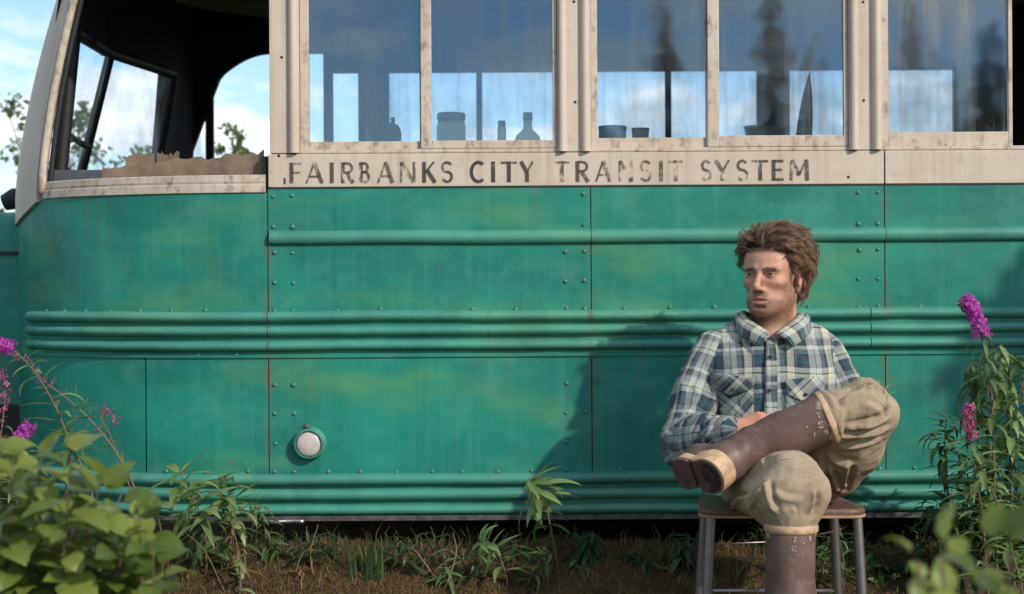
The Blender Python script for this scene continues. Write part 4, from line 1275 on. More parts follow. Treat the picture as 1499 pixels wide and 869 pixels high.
def cover(p):
    """how far the mass of hair stands off the skull at p, in head coordinates"""
    top = np.clip((p[2] - 0.02) / 0.09, 0, 1); front = np.clip((-p[1] + 0.02) / 0.09, 0, 1); right = np.clip(p[0] / 0.07, 0, 1)
    return 0.013 + 0.020 * top + 0.012 * front * top + 0.006 * right
def guide(root, nrm, length, rs):
    """lock in head coordinates: lifts off, rolls over the mass of the hair towards the back and curls at its end"""
    front = np.clip((-root[1] - 0.01) / 0.07, 0, 1); low = np.clip((0.03 - root[2]) / 0.06, 0, 1); top = np.clip((root[2] - 0.06) / 0.05, 0, 1)
    p = root.copy()
    part = 1.0 if root[0] > -0.012 else -1.0
    flow = np.array([0.55 * part * (0.4 + top), 0.55 + 0.3 * front, 0.25 * front - 0.55 * (1 - top) - 0.5 * low]) + rs.normal(0, 0.22, 3)
    flow /= np.linalg.norm(flow)
    d = nrm * 1.2 + np.array([0.05 * part, -0.15 * front, 0.55]) * (front + 0.5 * top) + flow * 0.25 + rs.normal(0, 0.12, 3)
    d /= np.linalg.norm(d)
    ph = rs.uniform(0, 6.28); wv = rs.normal(0, 1, 3); amp = rs.uniform(0.25, 0.5); fq = rs.uniform(7, 11)
    n = 15; st = length / n
    out = [p.copy()]
    for i in range(n):
        t = i / n
        q = (p - cran_c) / cran_r
        nn = q / cran_r; nn /= np.linalg.norm(nn)
        h = (np.linalg.norm(q) - 1) * 0.083
        tgt = cover(p) * rs.uniform(0.85, 1.1)
        bend = 0.30 if h > tgt else 0.10 * t
        d = d + (flow - d * (flow @ d)) * (0.16 + bend) + nn * (0.55 * (tgt - h) / 0.03 if h > tgt else 0.05) + wv * amp * 0.5 * math.sin(ph + t * fq) + np.array([0, 0, -0.10 * t - 0.10 * low])
        d /= np.linalg.norm(d)
        p = p + d * st
        q = (p - cran_c) / (cran_r * 1.03)
        l = np.linalg.norm(q)
        if l < 1:
            p = cran_c + q / l * cran_r * 1.03
        out.append(p.copy())
    return np.array(out)
strands = []
nl = 0
while nl < 520:
    u = hr.normal(0, 1, 3); u /= np.linalg.norm(u)
    root = cran_c + u * cran_r
    x, y, z = root
    hairline = 0.060 if y < -0.02 else (0.060 - (y + 0.02) / 0.04 * 0.066 if y < 0.02 else -0.006 - (y - 0.02) * 0.75)
    if y < -0.02 and abs(x) > 0.045:
        hairline = 0.060 - (abs(x) - 0.045) * 2.2
    if z < hairline:
        continue
    nl += 1
    nrm = u / cran_r; nrm /= np.linalg.norm(nrm)
    front = max(0, min(1, (-y - 0.01) / 0.07))
    ln = hr.uniform(0.060, 0.105) * (1.0 + 0.10 * front) * (0.60 if (z < 0.035 and y < 0.03) else 1.0) * (0.70 if x < -0.03 and z < 0.06 else 1.0)
    g = guide(root, nrm, ln, hr)
    wid = hr.uniform(0.006, 0.011)
    k = len(g)
    for j in range(20):
        off = hr.normal(0, 1, 3); off -= nrm * (off @ nrm) * 0.6
        off *= wid * 0.75
        tt = np.linspace(0, 1, k)[:, None]
        clump = (1 - 0.78 * tt ** 0.9)
        frz = np.cumsum(hr.normal(0, 0.0005, (k, 3)), 0)
        P = g + off * clump + frz * (1 - 0.4 * tt)
        cut = int(k * hr.uniform(0.75, 1.0))
        P = np.array(HC) + (P[:max(cut, 5)] * HS) @ RhN.T
        strands.append((P, hr.uniform(0.00060, 0.00105)))
for _ in range(260):                                    # stray flyaway hairs
    u = hr.normal(0, 1, 3); u /= np.linalg.norm(u); u[2] = abs(u[2])
    root = cran_c + u * cran_r
    if root[2] < 0.05 and root[1] < 0.0: continue
    nrm = u / cran_r; nrm /= np.linalg.norm(nrm)
    g = guide(root, nrm, hr.uniform(0.09, 0.125), hr) + np.linspace(0, 1, 16)[:, None] * hr.normal(0, 0.012, 3)
    strands.append((np.array(HC) + (g * HS) @ RhN.T, 0.0005))
hair = strand_mesh(strands, 0.001, 'hair', M_hair, None)
# undercoat so that no scalp shows through
U = Field(np.arange(-0.11, 0.111, 0.006), np.arange(-0.12, 0.14, 0.006), np.arange(-0.08, 0.16, 0.006))
U.ell((0.002, 0.014, 0.047), (0.081, 0.095, 0.088), 0.01)
U.ell((0.0, -0.042, 0.090), (0.052, 0.040, 0.032), 0.03)
U.ell((0, 0.060, -0.012), (0.060, 0.045, 0.050), 0.03)
U.ell((0, -0.100, -0.035), (0.066, 0.080, 0.096), 0.012, 's')
for s in (-1, 1):
    U.ell((s * 0.078, -0.030, -0.035), (0.034, 0.050, 0.070), 0.01, 's')
V, Q = U.mesh()
V = V + normals(V, Q) * (0.006 * np.sin(V[:, 0] * 190 + 3 * vnoise(V * 30)) * np.cos(V[:, 2] * 90 + V[:, 1] * 60))[:, None]
V = np.array(HC) + (V * HS) @ RhN.T
pmesh('hair_undercoat', V, Q, simple('dark_brown_undercoat', (0.035, 0.020, 0.012), 1.0, spec=0.02), hair)
# eyebrows, moustache and beard stubble
br = []
for s in (-1, 1):
    for i in range(260):
        t = hr.random()
        x = 0.012 + 0.037 * t
        z = 0.0098 + 0.0040 * math.sin(t * 2.2) - 0.004 * t + hr.normal(0, 0.0023)
        y = -0.0990 + 0.0165 * t ** 1.6 + hr.normal(0, 0.0006)
        a = np.array([s * x, y, z]); d = np.array([s * 0.8, 0.1 + 0.3 * t, 0.35 - 0.6 * t]) * hr.uniform(0.006, 0.010)
        P = np.stack([a, a + d * 0.5 + np.array([0, -0.0012, 0]), a + d])
        br.append((np.array(HC) + (P * HS) @ RhN.T, 0.00062))
strand_mesh(br, 0.0006, 'eyebrow', M_hair, body)
bv_ = np.nonzero((beard > 0.45) & headm)[0]
bn = normals(bodyV, bodyQ)
stb = []
for i in hr.choice(bv_, 2600):
    d = bn[i] * 0.7 + np.array([0, 0, -0.55]) + hr.normal(0, 0.25, 3)
    a = bodyV[i]; ln = hr.uniform(0.002, 0.0048)
    stb.append((np.stack([a - bn[i] * 0.0004, a + d * ln * 0.5, a + d * ln + np.array([0, 0, -0.0004])]), 0.00030))
strand_mesh(stb, 0.0004, 'stubble', M_hair, body)

# ---- plaid cloth
def plaid_mat():
    m, t = mat('plaid_flannel')
    a = t.n('ShaderNodeAttribute', out=1, attribute_name='cloth')
    o = t.obj()
    wob = t.n('ShaderNodeMix', {0: 0.0035, 4: a, 5: t.noise(o, 9, 2, out=1)}, out=1, data_type='VECTOR')
    s3 = t.n('ShaderNodeSeparateXYZ', {0: wob}); q = t.last.outputs
    SL, BK, LT, TE, MD, YE, PU = (0.036, 0.056, 0.080), (0.012, 0.015, 0.020), (0.50, 0.53, 0.47), (0.010, 0.125, 0.135), (0.12, 0.165, 0.19), (0.66, 0.64, 0.42), (0.30, 0.26, 0.33)
    ru = [(0.0, SL), (0.13, TE), (0.17, SL), (0.27, BK), (0.30, LT), (0.455, BK), (0.475, LT), (0.60, MD), (0.70, SL), (0.74, BK), (0.77, YE), (0.86, LT), (0.94, BK), (0.965, MD)]
    rv = [(0.0, LT), (0.12, YE), (0.19, BK), (0.215, LT), (0.33, SL), (0.44, TE), (0.48, SL), (0.60, BK), (0.63, MD), (0.74, LT), (0.82, BK), (0.845, SL), (0.95, PU)]
    fu = t.math('FRACT', t.math('DIVIDE', q[0], 0.118))
    fv = t.math('FRACT', t.math('DIVIDE', q[1], 0.118))
    cu = t.ramp(fu, ru, 'CONSTANT'); cv = t.ramp(fv, rv, 'CONSTANT')
    c = t.mix(0.5, cu, cv)
    # weave speckle and fading
    c = t.mix(t.ramp(t.noise(o, 330, 2), [(0.35, 0.0), (0.65, 1.0)]), t.mix(1.0, c, (0.78, 0.78, 0.78), 'MULTIPLY'), c)
    c = t.mix(t.ramp(t.noise(o, 14, 4), [(0.4, 0.0), (0.75, 0.22)]), c, (0.20, 0.21, 0.20))
    tw = t.n('ShaderNodeTexWave', {'Vector': t.mapping(wob, (1, 1, 1), rot=(0, 0, R(45))), 'Scale': 260.0, 'Distortion': 1.0})
    h = t.math('ADD', t.math('MULTIPLY', tw, 0.12), t.math('ADD', t.noise(o, 26, 3, 0.6), t.math('MULTIPLY', t.noise(o, 9, 3), 1.3)))
    nb = t.bump(h, 0.55, 0.008)
    t.out(t.n('ShaderNodeBsdfPrincipled', {'Base Color': c, 'Roughness': 0.92, 'Normal': nb, 'Specular IOR Level': 0.15, 'Sheen Weight': 0.15}))
    return m
M_plaid = plaid_mat()
def folds(V, c, r_, direction, freq, amp, warp=4.0, seed=0.0):
    """creases running across `direction` round a joint"""
    P = V - np.array(c)
    d = np.array(direction, float); d /= np.linalg.norm(d)
    m_ = np.exp(-(P ** 2).sum(1) / (r_ * r_))
    ph = P @ d * freq + warp * vnoise(V * 9 + seed)
    s_ = np.sin(ph)
    return m_ * amp * (np.abs(s_) ** 0.7 * np.sign(s_))
def subdiv(o):
    m_ = o.modifiers.new('subdivision', 'SUBSURF'); m_.levels = 1; m_.render_levels = 1
# ---- cloth is let grow a little and settle on the body under gravity, so that it wrinkles by itself
def drape(V, Q, IV, IQ, pin, grow=0.12, frames=26, bend=0.6, stiff=12.0, grav=1.0, mass=0.15):
    me = np_mesh('drape', V, Q); o = link('drape', me)
    im = np_mesh('drape_inner', IV, IQ); io = link('drape_inner', im)
    cm = io.modifiers.new('collision', 'COLLISION')
    io.collision.thickness_outer = 0.003; io.collision.cloth_friction = 18
    vg = o.vertex_groups.new(name='pin')
    for i in np.nonzero(pin > 0)[0]:
        vg.add([int(i)], float(pin[i]), 'REPLACE')
    md = o.modifiers.new('cloth', 'CLOTH')
    st = md.settings
    st.quality = 5; st.mass = mass; st.time_scale = 1.0
    st.tension_stiffness = stiff; st.compression_stiffness = stiff; st.shear_stiffness = stiff * 0.5; st.bending_stiffness = bend
    st.tension_damping = st.compression_damping = st.shear_damping = 8; st.air_damping = 3.0
    st.vertex_group_mass = 'pin'; st.pin_stiffness = 1.0
    st.shrink_min = -grow
    st.effector_weights.gravity = grav
    md.collision_settings.use_collision = True; md.collision_settings.distance_min = 0.003; md.collision_settings.collision_quality = 2
    md.collision_settings.use_self_collision = False
    md.point_cache.frame_start = 1; md.point_cache.frame_end = frames
    scene.frame_start, scene.frame_end = 1, frames
    for f in range(1, frames + 1):
        scene.frame_set(f)
    dg = bpy.context.evaluated_depsgraph_get()
    ev = o.evaluated_get(dg)
    out = np.zeros(len(V) * 3, np.float32)
    ev.data.vertices.foreach_get('co', out)
    out = out.reshape(-1, 3).astype(float)
    for q in (o, io):
        d_ = q.data
        bpy.data.objects.remove(q); bpy.data.meshes.remove(d_)
    scene.frame_set(1)
    return out
def inner(Fd, d):
    K = Field(*Fd.ax); K.F = Fd.F + np.float32(d)
    return K.mesh()
T = Field(np.arange(0.50, 1.10, 0.0085), np.arange(-0.70, -0.26, 0.0085), np.arange(0.46, 1.04, 0.0085))
T.ell(W(1131, 575, -0.475), (0.172, 0.118, 0.190), 0.05)
T.ell(W(1085, 545, -0.505), (0.085, 0.065, 0.075), 0.05)
T.ell(W(1180, 550, -0.505), (0.085, 0.065, 0.075), 0.05)
T.ell(W(1140, 660, -0.54), (0.165, 0.128, 0.150), 0.06)
T.cap(J['shR'] + Vector((0.03, 0.0, 0.008)), J['shL'] + Vector((-0.03, 0.0, 0.008)), 0.060, 0.058, 0.05)
T.cap(W(1082, 490, -0.42), W(1138, 482, -0.42), 0.046, 0.060, 0.04)
T.cap(W(1190, 496, -0.42), W(1138, 482, -0.42), 0.046, 0.060, 0.04)
T.ell(W(1138, 474, -0.455), (0.062, 0.066, 0.05), 0.02, 's')
V, Q = T.mesh()
import time as _t
_t0 = _t.time()
V0 = V.copy()
IV, IQ = inner(T, 0.010)
V = drape(V, Q, IV, IQ, 1.0 * (V[:, 2] > 0.965) + 1.0 * (V[:, 2] < 0.52) + 1.0 * (V[:, 1] > -0.40), 0.07, 13, grav=0.5)
V = relax(V, Q, 1, 0.25)
shirt = pmesh('shirt', V, Q, M_plaid)
subdiv(shirt)
V = V0
cloth = np.stack([V[:, 0] + 0.12 * (V[:, 1] + 0.5) * 0 + 0.02 * vnoise(V * 5), V[:, 2] + 0.10 * np.abs(V[:, 0] - 0.80) + 0.012 * vnoise(V * 6 + 9), V[:, 1]], 1)
attr(shirt.data, 'cloth', cloth)
def sleeve(side, pts, rads, xs, ys, zs, fl):
    A = Field(xs, ys, zs)
    A.path(pts, rads, 0.03)
    V, Q = A.mesh()
    P = [np.array(p) for p in pts]
    best = np.full(len(V), 9.0); U_ = np.zeros(len(V)); Vv = np.zeros(len(V)); acc = 0.0
    ref = np.array([0.2, -0.9, 0.3])
    for i in range(len(P) - 1):
        d = P[i + 1] - P[i]; ln = np.linalg.norm(d); d /= ln
        t = np.clip((V - P[i]) @ d, 0, ln)
        q = V - P[i] - t[:, None] * d
        ds = np.linalg.norm(q, axis=1) - (rads[i] + (rads[i + 1] - rads[i]) * t / ln)
        e1 = ref - d * (ref @ d); e1 /= np.linalg.norm(e1); e2 = np.cross(d, e1)
        ang = np.arctan2(q @ e2, q @ e1)
        m_ = ds < best
        best = np.where(m_, ds, best); U_ = np.where(m_, ang * 0.062, U_); Vv = np.where(m_, acc + (V - P[i]) @ d, Vv)
        acc += ln
    IV, IQ = inner(A, 0.016)
    t1 = _t.time()
    pin = 1.0 * (np.linalg.norm(V - P[0], axis=1) < 0.085) + 1.0 * (np.linalg.norm(V - P[-1], axis=1) < 0.055)
    V2 = relax(drape(V + normals(V, Q) * (fl(V) * 0.5)[:, None], Q, IV, IQ, np.minimum(pin, 1), 0.13, 15, grav=0.45), Q, 1, 0.25)
    o = pmesh('sleeve', V2, Q, M_plaid, shirt)
    subdiv(o)
    attr(o.data, 'cloth', np.stack([U_ + 0.03, Vv, 0 * Vv], 1))
    return o
e, s0, w_ = J['elR'], J['shR'], J['wrR']
sleeve('R', [s0 + Vector((0.022, 0, 0.010)), s0.lerp(e, 0.5), e, e.lerp(w_, 0.5) + Vector((0, 0, -0.008)), w_ + Vector((-0.004, 0.004, 0))], [0.059, 0.066, 0.067, 0.064, 0.040],
       np.arange(0.40, 0.80, 0.0075), np.arange(-0.84, -0.30, 0.0075), np.arange(0.50, 1.0, 0.0075),
       lambda V: folds(V, e, 0.12, (0.35, -0.3, 0.9), 105, 0.015, 3.5) + folds(V, e.lerp(w_, 0.6), 0.10, (0.8, -0.5, -0.2), 110, 0.012, 4, 5) + folds(V, s0 + Vector((0, 0, -0.08)), 0.11, (0.9, 0, 0.5), 75, 0.008, 4, 2) + vnoise(V * 22) * 0.005)
e2_, s2_, w2_ = J['elL'], J['shL'], J['wrL']
sleeve('L', [s2_ + Vector((-0.022, 0, 0.008)), s2_.lerp(e2_, 0.5), e2_, e2_.lerp(w2_, 0.5), w2_], [0.056, 0.061, 0.062, 0.058, 0.040],
       np.arange(0.70, 1.16, 0.0085), np.arange(-0.84, -0.30, 0.0085), np.arange(0.50, 1.0, 0.0085),
       lambda V: folds(V, s2_ + Vector((0.02, 0, -0.09)), 0.11, (-0.6, 0, 0.8), 95, 0.007, 4, 2) + folds(V, e2_, 0.12, (0.3, 0.3, 0.9), 110, 0.008) + vnoise(V * 22) * 0.0045)
# cuff
cd = (w_ - e.lerp(w_, 0.5)).normalized()
cv_ = PB().tube([w_ - cd * 0.035, w_ - cd * 0.015, w_ + cd * 0.012], [0.0445, 0.0425, 0.040], 20, cap=False).build('cuff', M_plaid, shirt, smooth=True)
attr(cv_.data, 'cloth', [(i * 0.013, i // 20 * 0.02, 0) for i in range(60)])
sl_ = cv_.modifiers.new('thickness', 'SOLIDIFY'); sl_.thickness = 0.004
# patches that follow the shirt front: placket, pockets with flaps
def patch(name, tl, tr, bl, br_, m, off=0.005, nu=14, nv=10, bottom=None, rot=0.0, th=0.004):
    V, F, C = [], [], []
    for j in range(nv + 1):
        for i in range(nu + 1):
            u, v = i / nu, j / nv
            px = (tl[0] * (1 - u) + tr[0] * u) * (1 - v) + (bl[0] * (1 - u) + br_[0] * u) * v
            b_ = bottom(u) if bottom else 0.0
            py = (tl[1] * (1 - u) + tr[1] * u) * (1 - v) + (bl[1] * (1 - u) + br_[1] * u + b_) * v
            p = W(px, py, -0.58)
            yy = T.surf_y(p.x, p.z)
            yy = -0.52 if yy is None else yy
            p = W(px, py, yy)
            yy = T.surf_y(p.x, p.z) or yy
            edge = min(u, 1 - u, v, 1 - v)
            p = W(px, py, yy - off - 0.003 * min(1, edge * 6))
            V.append(p - PO)
            a, b = p.x, p.z
            C.append((a * math.cos(rot) - b * math.sin(rot) + 0.03, a * math.sin(rot) + b * math.cos(rot), 0))
    for j in range(nv):
        for i in range(nu):
            k = j * (nu + 1) + i
            F.append((k, k + nu + 1, k + nu + 2, k + 1))
    me = meshdata(name, V, F, True)
    attr(me, 'cloth', C)
    o = link(name, me, shirt, m)
    s_ = o.modifiers.new('thickness', 'SOLIDIFY'); s_.thickness, s_.offset = th, -1.0
    return o
patch('placket', (1122, 498), (1139, 498), (1118, 640), (1138, 640), M_plaid, 0.008, 4, 30)
patch('pocket', (1040, 560), (1103, 556), (1047, 632), (1104, 628), M_plaid, 0.004, rot=R(40))
patch('pocket', (1151, 566), (1205, 562), (1150, 630), (1204, 630), M_plaid, 0.004, rot=R(-40))
fl = lambda u: 16 * (1 - abs(2 * u - 1)) ** 0.8
patch('pocket_flap', (1038, 545), (1106, 552), (1042, 563), (1104, 566), M_plaid, 0.011, bottom=fl, rot=R(42))
patch('pocket_flap', (1149, 556), (1208, 549), (1151, 575), (1207, 570), M_plaid, 0.011, bottom=fl, rot=R(-42))
M_btn = simple('dark_button', (0.03, 0.03, 0.035), 0.3)
for px, py in ((1128, 522), (1127, 571), (1128, 608), (1073, 570), (1180, 577)):
    p = W(px, py, -0.58); yy = T.surf_y(p.x, p.z) or -0.58
    p = W(px, py, yy - (0.0165 if px in (1073, 1180) else 0.0145))
    PB().lathe([(0.0004, 0.004), (0.0035, 0.0035), (0.0052, 0.004), (0.0058, 0.002), (0.0055, 0.0)][::-1], 14, Matrix.Translation(p) @ Matrix.Rotation(R(90), 4, 'X')).build('button', M_btn, shirt, smooth=True)
# collar: band round the neck folding over into two points
def collar(inner, outer, name='collar'):
    a = catmull(inner, 6); b = catmull(outer, 6)
    n = len(a); nv = 6
    V, F, C = [], [], []
    for i in range(n):
        for j in range(nv + 1):
            v = j / nv
            p = a[i].lerp(b[i], v)
            out = (p - Vector((J['neck'].x, J['neck'].y, p.z))).normalized()
            p = p + out * 0.012 * math.sin(math.pi * min(1, v * 1.1)) + Vector((0, 0, 0.008 * math.sin(math.pi * v)))
            V.append(p - PO); C.append((i * 0.009 + 0.02, v * 0.05 + 0.01, 0))
    for i in range(n - 1):
        for j in range(nv):
            k = i * (nv + 1) + j
            F.append((k, k + 1, k + nv + 2, k + nv + 1))
    me = meshdata(name, V, F, True); attr(me, 'cloth', C)
    o = link(name, me, shirt, M_plaid)
    s_ = o.modifiers.new('thickness', 'SOLIDIFY'); s_.thickness, s_.offset = 0.005, 0.0
collar([W(1136, 462, -0.345), W(1100, 458, -0.365), W(1089, 456, -0.43), W(1098, 468, -0.50), W(1129, 488, -0.548)], [W(1136, 478, -0.335), W(1094, 476, -0.350), W(1077, 476, -0.43), W(1086, 492, -0.515), W(1111, 507, -0.580)])
collar([W(1136, 462, -0.345), W(1166, 460, -0.365), W(1171, 458, -0.43), W(1162, 468, -0.50), W(1134, 488, -0.548)], [W(1136, 478, -0.335), W(1180, 478, -0.350), W(1188, 478, -0.43), W(1182, 492, -0.515), W(1161, 508, -0.580)])

# ---- trousers
def khaki_mat():
    m, t = mat('worn_khaki_canvas')
    o = t.obj()
    c = t.mix(t.ramp(t.noise(o, 7, 5), [(0.35, 0.0), (0.7, 1.0)]), (0.29, 0.22, 0.14), (0.41, 0.33, 0.22))
    c = t.mix(t.ramp(t.noise(o, 24, 6, 0.7), [(0.5, 0.0), (0.75, 0.6)]), c, (0.14, 0.095, 0.055))
    c = t.mix(t.ramp(t.noise(o, 350, 2), [(0.4, 0.0), (0.7, 0.3)]), c, (0.45, 0.38, 0.28))
    h = t.math('ADD', t.math('MULTIPLY', t.noise(o, 300, 2), 0.10), t.math('ADD', t.noise(o, 18, 4, 0.6, 0.6), t.noise(o, 45, 3)))
    t.out(t.n('ShaderNodeBsdfPrincipled', {'Base Color': c, 'Roughness': 0.9, 'Normal': t.bump(h, 0.30, 0.006), 'Specular IOR Level': 0.2}))
    return m
M_khaki = khaki_mat()
P_ = Field(np.arange(0.52, 1.16, 0.0055), np.arange(-1.12, -0.40, 0.0055), np.arange(0.40, 0.90, 0.0055))
kR, hR_, kL, hL_ = J['kneeR'], J['hipR'], J['kneeL'], J['hipL']
bootL_top = W(1215, 610, -0.848)
axL = (J['ankL'] - bootL_top).normalized()
P_.ell(W(1148, 690, -0.57), (0.180, 0.115, 0.100), 0.04)
# right leg: thigh, knee, cloth bagging square over the boot top
P_.path([hR_, hR_.lerp(kR, 0.6) + Vector((-0.006, 0, -0.004)), kR + Vector((0, 0.01, 0.010))], [0.092, 0.084, 0.064], 0.03)
P_.path([kR + Vector((-0.004, 0, 0.006)), Vector((0.706, -1.000, 0.530)), Vector((0.712, -0.995, 0.492))], [0.060, 0.052, 0.046], 0.03)
P_.path([kR + Vector((0.006, 0, 0.006)), Vector((0.792, -1.000, 0.535)), Vector((0.784, -0.995, 0.490))], [0.060, 0.052, 0.044], 0.03)
P_.cap(Vector((0.748, -1.000, 0.535)), Vector((0.747, -0.995, 0.488)), 0.066, 0.060, 0.03)
P_.cap(Vector((0.745, -0.985, 0.50)), Vector((0.745, -0.985, 0.43)), 0.064, 0.064, 0.014)
P_.cap(Vector((0.655, -0.70, 0.515)), Vector((0.672, -0.95, 0.500)), 0.062, 0.042, 0.05)   # loose cloth lying on the seat
# left leg: thigh rising to the knee, cloth tucked into the boot, slack hanging straight below
P_.path([hL_, hL_.lerp(kL, 0.5), kL], [0.096, 0.082, 0.062], 0.04)
P_.cap(kL + Vector((-0.004, 0, 0.004)), bootL_top + axL * 0.004, 0.066, 0.073, 0.02)
P_.cap(W(1290, 600, -0.83), W(1268, 574, -0.84), 0.036, 0.040, 0.03)
P_.path([W(1240, 702, -0.66), W(1262, 660, -0.74), W(1288, 612, -0.82)], [0.030, 0.036, 0.040], 0.06)
P_.cap(W(1222, 690, -0.68), W(1240, 640, -0.80), 0.040, 0.050, 0.05)
V, Q = P_.mesh()
N = normals(V, Q)
def ns(px, py):
    p = W(px, py, -0.85)
    for _ in range(3):
        yy = P_.surf_y(p.x, p.z)
        if yy is None: break
        p = W(px, py, yy)
    return np.array(p)
def fold(V, N, pts, width, amp):
    """a crease along a polyline: a crest with a valley on its lower side"""
    P = [np.array(q) for q in catmull([Vector(ns(*q)) for q in pts], 5)]
    best = np.full(len(V), 9.0); S = np.zeros(len(V)); E = np.zeros(len(V))
    L_ = sum(np.linalg.norm(P[i + 1] - P[i]) for i in range(len(P) - 1)); acc = 0.0
    for i in range(len(P) - 1):
        d = P[i + 1] - P[i]; ln = np.linalg.norm(d); d /= max(ln, 1e-9)
        t = np.clip((V - P[i]) @ d, 0, ln)
        q = V - P[i] - t[:, None] * d
        r_ = np.linalg.norm(q, axis=1)
        sg = (np.cross(np.tile(d, (len(V), 1)), N) * q).sum(1)
        m_ = r_ < best
        best = np.where(m_, r_, best); S = np.where(m_, np.where(sg > 0, r_, -r_), S); E = np.where(m_, (acc + t) / L_, E)
        acc += ln
    x = S / width
    env = np.clip(np.minimum(E / 0.25, (1 - E) / 0.3), 0, 1) ** 0.7
    return env * amp * (1.25 * np.exp(-(x - 0.35) ** 2 * 1.6) - 1.05 * np.exp(-(x + 0.95) ** 2 * 2.2))
D = vnoise(V * 8) * 0.0035 + vnoise(V * 20) * 0.0008 + 0.0042 * (1 - np.abs(vnoise(V * np.array([13, 13, 17]) + 4))) ** 5 + 0.0022 * (1 - np.abs(vnoise(V * 29 + 8))) ** 5
for pts, wd, am in [([(1200, 566), (1218, 582), (1226, 600)], .011, .007), ([(1228, 590), (1246, 578), (1266, 571)], .012, .009), ([(1236, 628), (1268, 620), (1302, 606)], .012, .011), ([(1230, 640), (1268, 632), (1304, 622)], .010, .011), ([(1228, 655), (1262, 648), (1292, 640)], .012, .008),
                    ([(1214, 682), (1224, 704), (1234, 722)], .010, .009), ([(1244, 672), (1240, 700), (1236, 722)], .010, .010), ([(1262, 590), (1282, 596), (1296, 612)], .012, .006), ([(1210, 660), (1228, 676), (1256, 676)], .014, .007), ([(1238, 600), (1232, 622), (1236, 640)], .009, .007),
                    ([(1046, 728), (1074, 700), (1104, 676)], .013, .009), ([(1072, 742), (1092, 716), (1114, 694)], .010, .011), ([(1092, 746), (1106, 728), (1120, 706)], .009, .011), ([(1116, 668), (1112, 696), (1116, 726)], .011, .009),
                    ([(1200, 668), (1209, 700), (1202, 742)], .011, .010), ([(1124, 702), (1128, 730), (1138, 752)], .010, .010), ([(1192, 716), (1192, 736), (1184, 752)], .008, .009), ([(1160, 740), (1164, 748), (1162, 757)], .006, .004), ([(1130, 716), (1150, 728), (1180, 730)], .012, .004)]:
    D = D + fold(V, N, pts, wd, am)
V = relax(V + N * D[:, None], Q, 1, 0.3)
trs = pmesh('trousers', V, Q, M_khaki)
# frayed threads along the worn knee edges
thr = []
def near_surface(px, py, off=0.002):
    y = -1.09
    p = W(px, py, -0.9)
    for _ in range(3):
        yy = P_.surf_y(p.x, p.z)
        if yy is None: return None
        p = W(px, py, yy - off)
    return p
fray = [(1240, 560), (1256, 558), (1272, 559), (1286, 564), (1295, 573), (1300, 586), (1302, 600)]
fr = catmull([(a, b, 0) for a, b in fray], 17)
for q in fr:
    for _ in range(1):
        px, py = q.x + hr.normal(0, 3), q.y + abs(hr.normal(0, 3)) + 3
        p = near_surface(min(px, 1298), max(py, 562), 0.004)
        if p is None: continue
        d = np.array([hr.normal(0.3, 0.6), hr.normal(-0.4, 0.3), hr.normal(0.7, 0.5)]); d /= np.linalg.norm(d)
        ln = hr.uniform(0.010, 0.030); a = np.array(p)
        cu = hr.normal(0, 0.5, 3)
        thr.append((np.stack([a + d * ln * t + cu * ln * t * t * 0.6 for t in (0, 0.33, 0.66, 1.0)]), 0.0009))
for _ in range(130):
    px, py = hr.uniform(1140, 1190), 664 + hr.normal(0, 7)
    p = near_surface(px, py, 0.003)
    if p is None: continue
    d = np.array([hr.choice((-1, 1)) * 1.0, -0.12, hr.normal(0, 0.25)]); a = np.array(p); ln = hr.uniform(0.012, 0.03)
    thr.append((np.stack([a + d * ln * (t - 0.5) + np.array([0, -0.003 * math.sin(t * 3.1), 0]) for t in (0, 0.33, 0.66, 1.0)]), 0.0008))
strand_mesh(thr, 0.001, 'frayed_thread', simple('pale_thread', (0.42, 0.34, 0.23), 0.9), trs)['kind'] = 'stuff'

# ---- rubber boots
def boot_mat():
    m, t = mat('brown_rubber_boot')
    o = t.obj()
    c = t.mix(t.ramp(t.noise(o, 9, 5), [(0.35, 0.0), (0.7, 1.0)]), (0.100, 0.058, 0.045), (0.165, 0.105, 0.084))
    c = t.mix(t.ramp(t.noise(o, 34, 6, 0.7), [(0.55, 0.0), (0.75, 0.45)]), c, (0.30, 0.225, 0.175))
    rr = t.math('ADD', t.math('MULTIPLY', t.noise(o, 22, 4), 0.3), 0.34)
    t.out(t.n('ShaderNodeBsdfPrincipled', {'Base Color': c, 'Roughness': rr, 'Normal': t.bump(t.math('ADD', t.noise(o, 14, 3), t.math('MULTIPLY', t.noise(o, 120, 3), 0.15)), 0.3, 0.006), 'Specular IOR Level': 0.4}))
    return m
M_boot = boot_mat()
M_tan = simple('tan_rubber_trim', (0.47, 0.31, 0.175), 0.6, var=0.35, scale=35, bump=0.15)
M_sole = simple('brown_sole_rubber', (0.105, 0.058, 0.048), 0.7, var=0.3, scale=30, bump=0.2)
M_dkt = simple('dark_tread_groove', (0.02, 0.014, 0.013), 0.9)
def flecks(boot, items):
    """worn pale letters on the shaft: (char, matrix)"""
    for ch, M, wd, hh in items:
        me = glyph_mesh(ch, wd, hh)
        me.transform(Matrix.Translation(-PO) @ M)
        o = link('worn_letter', me, boot, M_fleck)
def fleck_mat():
    m, t = mat('worn_white_print')
    g = t.n('ShaderNodeNewGeometry', out=0)
    k = t.ramp(t.noise(g, 170, 4, 0.7), [(0.46, 0.0), (0.56, 1.0)])
    d = t.n('ShaderNodeBsdfPrincipled', {'Base Color': (0.62, 0.56, 0.5, 1), 'Roughness': 0.8})
    t.out(t.n('ShaderNodeMixShader', {0: k, 1: t.n('ShaderNodeBsdfTransparent'), 2: d}))
    return m
M_fleck = fleck_mat()
